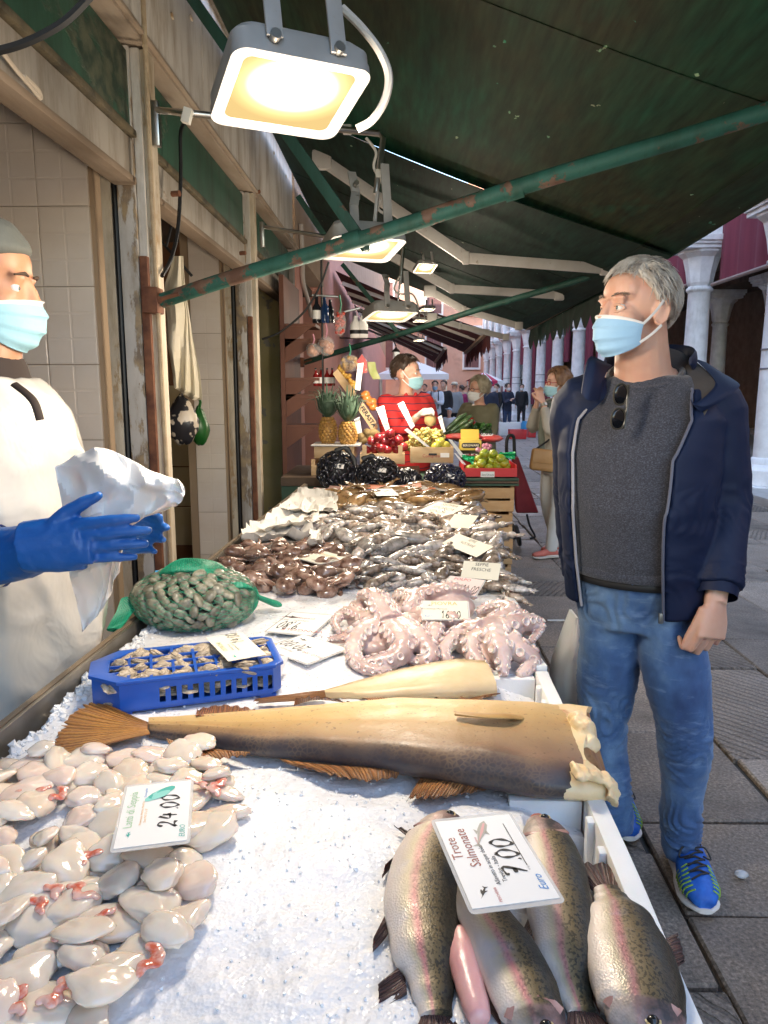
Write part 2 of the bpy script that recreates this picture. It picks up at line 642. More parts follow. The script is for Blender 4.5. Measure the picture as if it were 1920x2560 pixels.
shop = thing('shop_building', 'old market shop front of peeling posts, tiled partitions and green boards on the left', 'building', (-1.2, 3, 0))
XF = -.94
PY = [-1.0, 1.0, 2.97, 4.98, 6.95]         # where the pillars stand
G().bx(-7, XF - .02, -14, 50, 3.62, 9.0).obj('upper_wall', M_PLASTER, shop)
G().bx(-7, XF - .02, 9.5, 50, 0, 3.6).obj('wall', M_PINK, shop)
G().bx(-7, XF - .02, -14, -1.1, 0, 3.6).obj('wall', M_PLASTER, shop)
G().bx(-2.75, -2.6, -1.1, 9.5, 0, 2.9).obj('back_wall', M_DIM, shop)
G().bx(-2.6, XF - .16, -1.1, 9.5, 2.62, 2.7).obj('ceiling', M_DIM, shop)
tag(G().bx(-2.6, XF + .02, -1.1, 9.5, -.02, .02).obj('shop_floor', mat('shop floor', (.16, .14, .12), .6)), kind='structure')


def tile_mesh(w, h, nu, nv):
 """a wall tile with raised cells, facing -y"""
 g = G()
 g.bx(-w / 2, w / 2, .001, .012, -h / 2, h / 2)
 cw, ch = w / nu, h / nv
 for i in range(nu):
  for j in range(nv):
   cx = -w / 2 + cw * (i + .5); cz = -h / 2 + ch * (j + .5); e = .0022
   a, b = cw / 2 - e, ch / 2 - e
   q = [(cx - a, .0019, cz - b), (cx + a, .0019, cz - b), (cx + a, .0019, cz + b), (cx - a, .0019, cz + b)]
   k = .003
   q2 = [(cx - a + k, 0, cz - b + k), (cx + a - k, 0, cz - b + k), (cx + a - k, 0, cz + b - k), (cx - a + k, 0, cz + b - k)]
   g.add(q + q2, [(4, 5, 6, 7), (0, 1, 5, 4), (1, 2, 6, 5), (2, 3, 7, 6), (3, 0, 4, 7)])
 me = g.mesh('tile', smooth=30)
 me.materials.append(M_TILE)
 return me


def tiled_wall(y, x0, x1, z0, z1, tw=.2, th=.3, me=None, name='partition_wall', wm=None, oz=0.0):
 wall = G().bx(x0, x1, y + .012, y + .10, 0, 2.62).obj(name, wm or M_GROUT, shop)
 me = me or tile_mesh(tw - .003, th - .003, 2, 3)
 z = z0 + oz
 while z < z1:
  xx = x1 - tw / 2 - .015
  while xx > x0:
   place(me, 'tile', TRS((xx, y, z + th / 2), 0, 1, 0, random.uniform(-.002, .002)), wall)
   xx -= tw
  z += th
 return wall


tm = tile_mesh(.197, .297, 2, 3)
tiled_wall(2.98, -2.6, -1.185, .36, 2.5, me=tm, oz=.02)
tiled_wall(5.0, -1.44, -1.17, .1, 2.5, me=tm, oz=-.05)
G().bx(-2.6, -1.1, 6.96, 7.06, 0, 2.62).obj('partition_wall', M_YELLOWP, shop)
bt_me = G().bx(-.19, .19, 0, .012, -.16, .16).mesh('tile', bevel=.003); bt_me.materials.append(M_TILEB)
tiled_wall(6.0, -2.6, -1.16, .2, 1.5, .39, .33, bt_me, wm=mat('brown grout', (.2, .09, .04), .9))


def pillar(y, h=2.72):
 p = G().bx(XF - .125, XF - .055, y - .06, y + .06, 0, h).obj('pillar', M_POST, shop, bevel=.006)
 G().bx(XF - .055, XF - .022, y - .045, y + .05, 0, h - .002).obj('moulding', M_WHITEB, p, bevel=.008)
 G().bx(XF - .022, XF + .004, y - .03, y + .05, 0, h - .004).obj('edge_board', M_CREAM, p, bevel=.003)
 G().bx(XF - .205, XF - .165, y - .012, y + .04, 0, 2.3).obj('trim', M_CREAM, p, bevel=.004)
 G().bx(XF - .165, XF - .127, y - .004, y + .05, 0, 2.3).obj('dark_frame', M_DARKW, p, bevel=.003)
 G().tube([(XF - .15, y - .012, 0), (XF - .152, y - .014, 1.2), (XF - .148, y - .012, 2.35)], .012, 8).obj('pipe', M_BLACK, p)
 return p


for y in PY[1:4]:
 p = pillar(y)
 g = G()
 zt = 1.98 if y < 4 else 1.95
 g.bx(XF - .048, XF - .018, y - .075, y - .046, .4, zt)
 g.obj('rusty_channel', M_RUST, p, bevel=.003)
p = G().bx(XF - .10, XF - .02, 6.86, 6.98, 0, 2.72).obj('pillar', mat('grey pier', (.30, .27, .24), .85, (.22, .19, .17), 6, bump=.5), shop, bevel=.006)
G().bx(XF - .16, XF - .10, 6.90, 6.96, 0, 2.4).obj('dark_frame', M_BLACK, p)
for y0, y1 in zip(PY, PY[1:]):
 a, b = y0 + .062, y1 - .062
 G().bx(XF - .09, XF - .055, a, b, 2.265, 2.395).obj('lintel_board', M_TAN, shop, bevel=.004)
 G().bx(XF - .13, XF - .045, a, b, 2.235, 2.262).obj('lintel_edge', mat('brown edge wood', (.20, .14, .09), .8, (.28, .21, .15), 9, stretch=(1, .2, 1), bump=.5), shop, bevel=.006)
 G().bx(XF - .07, XF - .035, a, b, 2.398, 2.425).obj('ledge', mat('mossy dark ledge', (.05, .042, .025), .8, (.13, .10, .055), 12, bump=.6), shop, bevel=.008)
 G().bx(XF - .09, XF - .06, a, b, 2.428, 2.70).obj('green_board', M_GREENB, shop, bevel=.003)
g = G()
for k, (z0, z1, xo) in enumerate([(2.725, 2.742, .0), (2.742, 2.757, .016), (2.757, 2.772, .004)]):
 g.bx(XF - .09, XF + xo, -1.0, 7.0, z0, z1)
g.obj('cornice', mat('brown cornice', (.26, .19, .13), .75, (.38, .31, .24), 6, stretch=(1, .3, 1), bump=.4), shop, bevel=.003)
for y0, y1 in [(-1.0, .6), (.61, 2.2), (2.21, 3.9), (3.91, 5.4), (5.41, 6.98)]:
 G().bx(XF - .07, XF - .03, y0, y1, 2.774, 3.42).obj('white_panel', M_WHITEB, shop, bevel=.003)
G().bx(XF - .1, XF + .02, -1.0, 7.0, 3.425, 3.50).obj('roller_beam', M_TAN, shop, bevel=.006)
G().bx(XF - .1, XF + .0, -1.0, 7.0, 3.5, 3.615).obj('rusty_strip', mat('stained brown strip', (.17, .10, .05), .8, (.32, .23, .14), 9, spots=(.09, .05, .025), sscale=7, sfac=(.5, .6), bump=.5), shop)
for px, py in [(478, 45), (430, 40), (685, 382), (715, 440), (700, 360)]:
 q = P(px, py, X=XF - .028)
 G().box(q, (.012, .03, .018)).obj('hook', M_CREAM, shop, bevel=.003)
for px, py in [(637, 480), (600, 633), (430, 485)]:
 q = P(px, py, X=XF - .01)
 G().tube([q, q + V((.035, -.01, 0))], .012, 8).obj('rusty_stub', M_RUST, shop)
G().bx(XF - .2, XF - .012, 7.0, 7.45, 0, 2.73).obj('pink_wall', M_PINK, shop, bevel=.01)
G().bx(XF - .2, XF - .012, 7.0, 9.5, 2.74, 3.6).obj('wall', M_PLASTER, shop)
cd = [P(px, py, X=XF + .012) for px, py in [(752, 560), (756, 640), (757, 700), (764, 730), (772, 760), (778, 790)]]
G().tube(spline(cd, 4), .022, 8).obj('conduit', mat('grey conduit', (.55, .50, .46), .6), shop)

# ---- things that hang on the shop front
M_ROPE = mat('tan rope', (.52, .40, .26), .9, (.42, .31, .2), 30, bump=.8, bscale=300)
tag(G().tube([(XF + .015, 2.9, 3.3), (XF + .012, 2.895, 2.2), (XF + .016, 2.9, 1.2), (XF + .012, 2.9, .35)], .0095, 8).obj('rope', M_ROPE), 'long tan rope hanging straight down the nearest peeling pillar', 'rope')
q = [P(px, py, X=XF + .02) for px, py in [(470, 300), (452, 330), (452, 430), (446, 560), (430, 640), (405, 690)]]
tag(G().tube(spline(q, 8), .008, 6).obj('cable', M_BLACK), 'black cable dangling in front of the doorway behind the nearest pillar', 'cable')
q = [P(px, py, Y=1.9) for px, py in [(-40, 135), (60, 108), (160, 55), (235, -20)]]
tag(G().tube(spline(q, 8), .011, 6).obj('cable', M_BLACK), 'thick black cable sagging across the upper left corner', 'cable')
q = [P(px, py, Y=5.6) for px, py in [(655, 848), (700, 830), (760, 780), (800, 715), (822, 655)]]
tag(G().tube(spline(q, 8), .008, 6).obj('cable', M_BLACK), 'thin black cable looping from the cream pillar up towards the second lamp', 'cable')
q0 = P(803, 640, Y=5.9)
tag(G().tube([q0, V((q0.x, q0.y, .9))], .008, 6).obj('drop_cable', M_BLACK), 'straight dark cable hanging down in front of the fruit shelves', 'cable')
q = [P(px, py, X=XF - .02) for px, py in [(5, 130), (40, 175), (75, 215), (100, 245), (95, 225), (60, 190)]]
tag(G().tube(spline(q, 6), .006, 6).obj('cable', mat('beige cable', (.5, .42, .33), .7)), 'beige cable looped on the tan board at the left edge', 'cable')

pb = thing('paper_bag_bundle', 'bundle of cream paper sheets hanging fanned out in the second doorway', 'paper bags', P(450, 1000, Y=3.7))
M_PAPERC = mat('cream paper', (.62, .55, .40), .85, (.68, .62, .50), 5, spots=(.45, .27, .1), sscale=4, sfac=(.66, .8))
for k in range(14):
 t = k / 13
 top = [P(432 + 6 * t, 640, Y=3.6 + .012 * k), P(452 + 8 * t, 640, Y=3.6 + .012 * k)]
 def fn(u, v, t=t, k=k):
  py = lerp(640, 1000 - 30 * (1 - t), v)
  cx = interp([(0, 445), (.25, 437), (.5, 448), (1, 470)], v) + (t - .5) * interp([(0, 6), (.35, 10), (1, 46)], v)
  hw = interp([(0, 10), (.3, 24), (.6, 22), (1, 12)], v)
  return P(cx + (u - .5) * 2 * hw, py, Y=3.6 + .012 * k + .02 * math.sin(u * 6 + v * 4 + k))
 G().grid(fn, 4, 10, thick=(0, .003, 0)).obj('paper_sheet', M_PAPERC, pb, smooth=60)
n = NT('cow print plastic'); cm = n.ramp(n.noise(n.coord('Object'), 14, 2), [(.50, (.02, .02, .025)), (.53, (.6, .52, .42))]); M_COW = n.set(col=cm, rough=.35)
def bag_blob(name, c, r, m, label, cat):
 g = G().ell((0, 0, 0), r, nu=18, nv=14, fn=lambda p: V((p.x * (1.1 - .55 * max(p.z, 0)), p.y * (1.1 - .5 * max(p.z, 0)), p.z)) * (1 + .13 * nz(p, 2.5, r[0] * 90) + .12 * abs(math.sin(6 * math.atan2(p.y, p.x) + 3 * p.z))))
 o = g.obj(name, m, smooth=70); o.location = c
 g = G().tube([(0, 0, r[2] * .9), (.01, 0, r[2] * 1.3), (0, 0, r[2] * 1.7)], .008, 6).obj('handle', m, o)
 g.matrix_parent_inverse = Matrix.Identity(4)
 return tag(o, label, cat)
bag_blob('shopping_bag', P(455, 1050, Y=3.9), (.075, .05, .12), M_COW, 'black and cream patterned plastic bag hanging in the second doorway', 'bag')
bag_blob('shopping_bag', P(499, 1065, Y=4.1), (.045, .05, .10), mat('green plastic', (.01, .09, .015), .35), 'green plastic bag hanging beside the patterned bag', 'bag')
g = G()
for a, b in [((400, 600), (480, 690)), ((415, 620), (430, 560))]:
 g.tube([P(*a, Y=3.8), P(*b, Y=3.8)], .007, 6)
tag(g.obj('wire', M_BLACK), 'crossed dark wires inside the second doorway', 'wire')

# ================================================================ AWNINGS
def awning_mat(name, a, b, brown, tr):
 n = NT(name)
 v = n.coord('Object')
 big = n.ramp(n.noise(n.coord('Object', (1, .35, 1)), 1.6, 5, .6), [(.35, a), (.6, brown), (.75, b)])
 st = n.noise(n.coord('Object', (8, .9, 1)), 3.5, 5, .6)
 c = n.mix(1, big, n.ramp(st, [(.3, .6), (.7, 1.35)]), 'MULTIPLY')
 chip = n.ramp(n.noise(n.coord('Object', (1, .5, 1)), 17, 3, .5), [(.735, 0.0), (.755, 1.0)])
 c = n.mix(chip, c, n.ramp(n.noise(v, 9, 2), [(.4, (.06, .22, .14)), (.6, (.34, .31, .22))]))
 n.set(col=c, rough=.75, normal=n.bump(st, .15, .004))
 d = n.n('BsdfTranslucent'); n.l(n.mix(1, c, (2.0, 3.0, 2.4), 'MULTIPLY'), d.inputs[0])
 ms = n.n('MixShader'); ms.inputs[0].default_value = tr
 n.l(n.b.outputs[0], ms.inputs[1]); n.l(d.outputs[0], ms.inputs[2]); n.l(ms.outputs[0], n.out.inputs[0])
 return n.m


M_AWN = awning_mat('green awning canvas', (.010, .055, .032), (.014, .10, .062), (.038, .036, .018), .45)
M_AWN2 = awning_mat('dark green awning canvas', (.008, .038, .026), (.011, .052, .037), (.014, .030, .02), .35)
M_AWNR = awning_mat('dark red awning canvas', (.09, .013, .016), (.12, .02, .024), (.06, .01, .012), .25)
M_BAR = peel('green painted pipe', (.028, .13, .10), (.19, .115, .08), (.12, .06, .04), 9, .54, (1, 1, 1))
M_BAR2 = peel('dark green painted pipe', (.02, .085, .065), (.12, .07, .05), (.08, .05, .03), 7, .62, (1, 1, 1))
M_ARM = mat('white painted arm', (.62, .60, .57), .5, (.54, .51, .47), 8, spots=(.36, .31, .25), sscale=30, sfac=(.66, .72), bump=.15)
M_BEIGEBAR = mat('beige front bar', (.34, .25, .17), .6, (.42, .33, .25), 5)


def awning(name, label, y0, y1, xo, zo0, zo1, zw, m, valance=None, xw=XF + .02, seams=(), bar_m=None):
 a = thing(name, label, 'awning', (xw, (y0 + y1) / 2, zw))
 def fn(u, v):
  y = lerp(y0, y1, v)
  z = lerp(zw, lerp(zo0, zo1, v), u) - .035 * math.sin(math.pi * u) - .012 * math.sin(v * 9 + u * 3) * u * (1 - u) * 3
  return (lerp(xw, xo, u), y, z)
 G().grid(fn, 20, 20, thick=.005).obj('canvas', m, a, smooth=60)
 for s in seams:
  v0 = (s - y0) / (y1 - y0)
  pts = [V(fn(u / 20, v0)) - V((0, 0, .0075)) for u in range(21)]
  G().tube(pts, [(.0025, .012)] * 21, 6, up=(0, 0, 1)).obj('seam', m, a)
 g = G().grid(lambda u, v: V(fn(lerp(.93, 1, u), v)) - V((0, 0, .0085)), 3, 20, thick=.004)
 g.obj('hem', m, a)
 return a, fn


aw1, fn1 = awning('awning', 'large patched dark green canvas awning over the fish stall', .5, 5.13, 1.75, 2.50, 2.352, 3.36, M_AWN, seams=(3.0, 1.35))
aw2, fn2 = awning('awning', 'second dark green awning on white folding arms with scalloped edge', 4.95, 10.4, 1.72, 2.335, 2.30, 3.30, M_AWN2, seams=(6.6, 7.9, 9.2))


def valance(parent, x, y0, y1, z0, z1, drop, m, tooth=.24):
 g = G(); nt = int((y1 - y0) / tooth)
 for side in (0, 1):
  top = []; bot = []
  k = 8
  for i in range(nt * k + 1):
   t = i / (nt * k); y = lerp(y0, y1, t); z = lerp(z0, z1, t)
   ph = (i % k) / k
   d = drop * (1 - .45 * abs(2 * ph - 1) ** 1.6) + .01 * math.sin(i * .13)
   xx = x + .03 * math.sin(t * 23) * 1 + side * .004
   top.append((x + side * .004, y, z)); bot.append((xx, y, z - d))
  n_ = len(top)
  g.add(top + bot, [(i, i + 1, n_ + i + 1, n_ + i) for i in range(n_ - 1)])
 return g.obj('valance', m, parent, smooth=60)


G().beam((1.74, 5.3, 2.395), (1.74, 10.4, 2.315), .07, .06).obj('front_bar', M_BEIGEBAR, aw2, bevel=.008)
valance(aw2, 1.775, 5.3, 10.4, 2.375, 2.295, .27, M_AWN2)
G().beam((1.755, 3.0, 2.44), (1.755, 5.12, 2.345), .02, .03).obj('front_bar', M_AWN, aw1, bevel=.004)


def arm(parent, a, e, b, w=.085, m=None):
 m = m or M_ARM
 ar = G().beam(a, e, .035, w).obj('arm', m, parent, bevel=.008)
 G().beam(e, b, .035, w * .9).obj('forearm', m, ar, bevel=.008)
 g = G().box(e, (.05, .045, w * 1.08)); g.obj('elbow', m, ar, bevel=.012)
 G().box(b, (.09, .055, w * 1.15)).obj('end_bracket', m, ar, bevel=.014)
 G().box(a, (.14, .06, w * 1.6)).obj('shoulder', m, ar, bevel=.02)


arm(aw2, P(805, 400, Y=5.62), P(1165, 645, Y=5.75), P(1515, 672, Y=5.9))
arm(aw2, P(960, 630, Y=7.2), P(1130, 722, Y=7.25), P(1398, 738, Y=7.3), .085)
arm(aw2, P(1075, 728, Y=8.6), P(1160, 775, Y=8.6), P(1297, 815, Y=8.6), .08)
arm(aw2, P(1080, 795, Y=10.0), P(1150, 815, Y=10.1), P(1265, 843, Y=10.2), .08)
for k, (y0, y1) in enumerate([(10.9, 14.6), (15.2, 19.5)]):
 a, _ = awning('awning', ['dark red awning with toothed edge beyond the green one', 'farthest dark red awning low behind the red striped vendor'][k], y0, y1, 1.25 - .35 * k, 2.32, 2.2, 3.15, M_AWNR)
 G().beam((1.25 - .35 * k, y0, 2.31), (1.25 - .35 * k, y1, 2.19), .06, .06).obj('front_bar', M_BEIGEBAR, a)
 valance(a, 1.29 - .35 * k, y0, y1, 2.30, 2.18, .26, M_AWNR)
 for j in range(4):
  yy = lerp(y0 + .15, y1 - .2, j / 3)
  G().beam((XF + .1, yy, 3.0), (1.2 - .35 * k, yy, 2.28), .05, .05).obj('arm', M_ARM, a)

# ---- green pipes that prop the awnings
def prop(name, label, a, b, r, m, strut=None, st_m=None, collar=None):
 t = thing(name, label, 'support bar', a)
 a = V(a); b = V(b)
 n_ = 24
 g = G().tube([lerp(a, b, i / n_) + V((0, 0, .004 * math.sin(i * .5))) for i in range(n_ + 1)], r, 14); g.obj('pipe', m, t)
 d = (b - a).normalized()
 g = G().tube([a - d * .05, a + d * .09], [(r * .5, r * 1.25)] * 2, 10); g.obj('flattened_end', M_RUST, t, bevel=.004)
 G().tube([a + V((0, -r * 1.2, 0)), a + V((0, r * 1.2, 0))], r * .5, 10).obj('bolt', M_RUST, t)
 G().box(a + V((-.035, 0, 0)), (.06, r * 3, r * 3.4)).obj('bracket', M_RUST, t, bevel=.006)
 if collar:
  for c in collar:
   q = lerp(a, b, c); G().tube([q - d * .03, q + d * .03], r * 1.14, 14).obj('collar', m, t)
 if strut:
  s0, s1 = strut
  st = G().beam(s0, s1, r * .45, r * 1.5, up=(0, 0, 1)); so = st.obj('strut', st_m or m, t, bevel=.004)
  G().tube([V(s0) + V((0, -r, 0)), V(s0) + V((0, r * .5, 0))], r * .42, 10).obj('bolt', M_BAR2, so)


b0 = P(405, 752, X=XF + .03); b1 = P(1980, 256, Y=2.38)
prop('support_bar', 'chipped green pipe slanting up from the nearest pillar across the picture', b0, b1, .028, M_BAR,
     (P(917, 621, Y=2.74), P(455, -40, Y=3.0)), M_BAR2, (.36, .62))
c0 = P(762, 906, X=XF + .03); c1 = P(1500, 683, X=1.62)
prop('support_bar', 'darker green pipe rising from the pink wall to the second awning', c0, c1, .026, M_BAR2,
     (P(1000, 838, Y=6.9), P(855, 660, Y=7.0)), M_BAR2, (.5, .72))
tag(G().beam(P(745, 490, Y=6.2), P(845, 640, Y=6.2), .02, .045).obj('strut', M_BAR2), 'short dark green flat bar against the white panels behind the second lamp', 'strut')

# ================================================================ FLOODLIGHTS
M_LAMPB = mat('white lamp housing', (.42, .415, .41), .42, (.36, .35, .34), 10, spots=(.34, .27, .2), sscale=26, sfac=(.66, .74), bump=.12)
M_STEEL = mat('steel', (.55, .53, .5), .28, metal=1)
M_BOLT = mat('bolt steel', (.4, .37, .33), .4, metal=1)
n = NT('lit lamp glass')
sp = n.sep(n.coord('Generated'))
d2 = n.math('ADD', n.math('POWER', n.math('MULTIPLY', n.math('SUBTRACT', sp[0], .5), 1.5), 2.0), n.math('POWER', n.math('MULTIPLY', n.math('SUBTRACT', sp[1], .34), 1.5), 2.0))
ecol = n.ramp(d2, [(.0, (1.0, .93, .72)), (.28, (1.0, .80, .42)), (.6, (1.0, .70, .28))])
estr = n.ramp(d2, [(.0, 1.0), (.22, .55), (.42, .16), (.8, .10)])
em = n.n('Emission'); n.l(ecol, em.inputs[0]); n.l(n.math('MULTIPLY', estr, 1.25), em.inputs[1]); n.l(em.outputs[0], n.out.inputs[0])
M_GLOW = n.m


def rrect(w, h, r, k=6):
 pts = []
 for cx, cy, a0 in [(w / 2 - r, h / 2 - r, 0), (-w / 2 + r, h / 2 - r, 90), (-w / 2 + r, -h / 2 + r, 180), (w / 2 - r, -h / 2 + r, 270)]:
  for i in range(k + 1):
   a = R_(a0 + 90 * i / k); pts.append((cx + r * math.cos(a), cy + r * math.sin(a)))
 return pts


def floodlight(name, label, M, s=1.0, power=20, yoke=.30, group='floodlights under the awnings', spread=1.0):
 """face looks along -z of M; x wide, y deep"""
 t = thing(name, label, 'floodlight', M.translation, group)
 Ms = M @ Matrix.Diagonal((s, s, s, 1))
 w, h = .31, .275
 g = G()
 secs = [(1.0, 1.0, .0, .035), (1.0, 1.0, .022, .035), (.985, .985, .028, .034), (.985, .985, .05, .034), (.90, .88, .072, .04), (.55, .5, .08, .03)]
 rings = []
 for sx, sy, z, r in secs:
  rings.append([Ms @ V((p[0], p[1], z)) for p in rrect(w * sx, h * sy, r)])
 inner = [[Ms @ V((p[0], p[1], z)) for p in rrect(w - k, h - k, r)] for k, z, r in [(.058, .004, .02), (.046, .0, .022)]]
 allr = inner + rings
 g.rings(allr, caps=False); n_ = len(rings[0])
 g.f.append(tuple(range(len(allr) * n_ - n_, len(allr) * n_)))
 g.obj('housing', M_LAMPB, t, smooth=35)
 gl = G().add([V((p[0], p[1], .004)) for p in rrect(w - .058, h - .058, .02)], [tuple(range(n_ - 1, -1, -1))])
 go = place(gl.mesh('glass'), 'glass', Ms, t, M_GLOW)
 for sx in (-1, 1):
  x0 = sx * (w / 2 - .085)
  g = G(); off = -h / 2 - .006
  pts = [V((x0, off, .03)), V((x0, off, .12)), V((x0 - sx * .03, off + .06, .20)), V((x0 - sx * .03, off + .10, yoke))]
  if sx > 0: pts = [V((x0, off, .02)), V((x0, off + .005, yoke))]
  for a, b in zip(pts, pts[1:]):
   g.beam(Ms @ a, Ms @ b, .008 * s, .036 * s, up=Ms.to_3x3() @ V((1, 0, 0)))
  g.obj('yoke_strap', M_LAMPB, t, bevel=.002)
  b0_ = V((x0, off - .012, .03)); G().tube([Ms @ b0_, Ms @ (b0_ + V((0, .02, 0)))], .012 * s, 10).obj('bolt', M_BOLT, t)
 if yoke > .25 and s > .9:
  for zz in (.17, .23):
   q = V((-(w / 2 - .085) + .03, -h / 2 + .06, zz)); G().tube([Ms @ q, Ms @ (q + V((.0, -.03, 0)))], .011 * s, 6).obj('nut', M_BOLT, t)
 for typ, e_, dz in (('SPOT', .36, -.012), ('POINT', .74, -.42)):  # the point light is an added fill in mid-air, brightening walls and boards
  L = bpy.data.lights.new('lamp_and_fill_light', typ); L.shadow_soft_size = (.07 if typ == 'SPOT' else .10) * s
  if typ == 'SPOT': L.spot_size = R_(179); L.spot_blend = .03
  L.energy = power * e_; L.color = (1.0, .86, .68)
  lo = bpy.data.objects.new('lamp_and_fill_light', L); COL.objects.link(lo)
  lo.matrix_basis = Ms @ Matrix.Translation((0, 0, dz)); adopt(lo, t)
 return t


def lamp_frame(c, az=-26, tilt=17):
 y = V((math.sin(R_(az)) * math.cos(R_(tilt)), math.cos(R_(az)) * math.cos(R_(tilt)), -math.sin(R_(tilt))))
 x = V((math.cos(R_(az)), -math.sin(R_(az)), 0))
 return frame(c, x, y)


LAMP_W = 5.7
l1 = floodlight('floodlight', 'big lit white floodlight hanging nearest to the camera', lamp_frame(P(722, 246, Y=1.55), -26, 14), .86, LAMP_W, .42)
l2 = floodlight('floodlight', 'lit white floodlight half hidden behind the chipped green pipe', lamp_frame(P(905, 625, Y=3.2), -20, 10), 1.0, LAMP_W, .30)
l3 = floodlight('floodlight', 'lit white floodlight hanging above the red striped vendor', lamp_frame(P(975, 792, Y=5.0), -22, 9), 1.0, LAMP_W, .26)
for k, (px, py, Y, s) in enumerate([(1063, 672, 6.2, .55), (1068, 775, 8.3, .5), (1050, 803, 9.4, .5), (1047, 852, 11.5, .5)]):
 floodlight('small_floodlight', ['small glowing floodlight against the dark awning, highest of the little ones', 'small floodlight with white strap right of the third lamp', 'small floodlight below the end of the green awning', 'small lit floodlight under the dark red awning'][k],
               lamp_frame(P(px, py, Y=Y), -20, 22 if k == 0 else 8), s, 2.2, .2, 'small floodlights along the awnings')
def pole(label, pts, r=.0125):
 t = thing('lamp_pole', label, 'lamp pole', pts[0])
 G().tube(pts, r, 10).obj('tube', M_STEEL, t, smooth=50)
 G().box(V(pts[0]) + V((-.0, 0, -.05)), (.03, .03, .16)).obj('wall_clamp', M_STEEL, t, bevel=.004)
 return t
pt = [P(388, 275, X=XF + .02), P(480, 284, Y=2.85), P(945, 333, Y=3.2), P(958, 345, Y=3.2), P(940, 485, Y=3.2)]
pl = pole('chrome pole from the wall behind the nearest floodlight, bent down to the second lamp', pt)
G().beam(P(944, 480, Y=3.18), P(932, 610, Y=3.18), .014, .045, up=(0, 1, 0)).obj('hanger', M_LAMPB, pl, bevel=.004)
q = P(468, 290, Y=2.83); G().box(q, (.03, .03, .05), Matrix.Rotation(.3, 3, 'Y')).obj('tape', mat('white tape', (.7, .68, .62), .6), pl, bevel=.002)
for px, py in [(868, 324), (950, 435)]:
 q = P(px, py, Y=3.2); G().box(q, (.036, .03, .035)).obj('tape', MATS['white tape'], pl, bevel=.006)
pt = [P(655, 567, X=XF + .02), P(833, 594, Y=5.0), P(1000, 612, Y=5.05), P(1008, 622, Y=5.05), P(1001, 710, Y=5.05)]
pl = pole('chrome pole holding the third floodlight', pt)
G().beam(P(1001, 700, Y=5.03), P(992, 775, Y=5.03), .012, .04, up=(0, 1, 0)).obj('hanger', M_LAMPB, pl, bevel=.003)
M_WCABLE = mat('white cable', (.66, .63, .58), .5)
q = [P(px, py, Y=1.62) for px, py in [(855, 20), (905, 70), (950, 130), (972, 190), (962, 250), (930, 300), (893, 322)]]
tag(G().tube(spline(q, 8), .0085, 8).obj('lamp_cable', M_WCABLE), 'white cable curving beside the nearest floodlight', 'cable')
q = [P(px, py, Y=3.2) for px, py in [(915, 345), (940, 380), (935, 420), (960, 470), (945, 520), (975, 545), (990, 590)]]
tag(G().tube(spline(q, 6), .006, 8).obj('lamp_cable', M_WCABLE), 'white cable wound around the pole of the second lamp', 'cable')
q = [P(px, py, Y=5.0) for px, py in [(1000, 690), (985, 720), (1000, 735), (1030, 735), (1045, 765), (1035, 785)]]
tag(G().tube(spline(q, 6), .006, 8).obj('lamp_cable', M_WCABLE), 'white cable looped at the third lamp', 'cable')

# ================================================================ COLONNADE ON THE RIGHT
n = NT('white istrian stone')
v = n.coord('Object')
stain = n.ramp(n.noise(n.coord('Object', (1.2, 1.2, .25)), 2.6, 5, .6), [(.52, (.88, .88, .88)), (.62, (.74, .74, .73)), (.72, (.32, .31, .30))])
n.set(col=n.mix(1, stain, n.ramp(n.noise(v, 7, 5), [(.3, .86), (.7, 1.06)]), 'MULTIPLY'), rough=.7, normal=n.bump(n.noise(v, 12, 5), .25, .01))
M_ISTR = n.m
M_CURT = mat('dark red curtain', (.16, .028, .05), .85, (.21, .04, .065), 2, stretch=(1, 5, .3))
hall = thing('market_hall', 'market hall with a row of white stone columns and dark red curtains', 'building', (5.4, 20, 0))
XC = 5.35


def octa(r, z, rot=math.pi / 8):
 return [V((r * math.cos(rot + k * math.pi / 4), r * math.sin(rot + k * math.pi / 4), z)) for k in range(8)]


shaft_me = G().lathe([(.25, .42), (.235, .50), (.205, .52), (.207, 1.2), (.2, 2.2), (.188, 3.18), (.2, 3.2), (.225, 3.225), (.225, 3.26), (.2, 3.285), (.19, 3.3)], 28).mesh('shaft', smooth=50)
base_me = G().bx(-.33, .33, -.33, .33, -.03, .12).rings([octa(.34, .122), octa(.34, .34), octa(.30, .38), octa(.27, .42)]).mesh('base', bevel=.012)
gcap = G().rings([octa(.19, 3.3), octa(.22, 3.36), octa(.25, 3.55), octa(.31, 3.78), octa(.40, 3.86), octa(.40, 3.9)])
gcap.bx(-.40, .40, -.40, .40, 3.902, 3.97).bx(-.43, .43, -.43, .43, 3.972, 4.02).bx(-.46, .46, -.46, .46, 4.022, 4.12)
cap_me = gcap.mesh('capital', bevel=.008)
pier_me = G().bx(-.30, .30, -.33, .33, 4.122, 6.2).mesh('pier', bevel=.01)
for m in (shaft_me, base_me, cap_me, pier_me): m.materials.append(M_ISTR)
band_me = G().lathe([(.209, -.012), (.214, -.008), (.214, .008), (.209, .012)], 28).mesh('iron_band'); band_me.materials.append(mat('grey lead', (.22, .22, .24), .5))
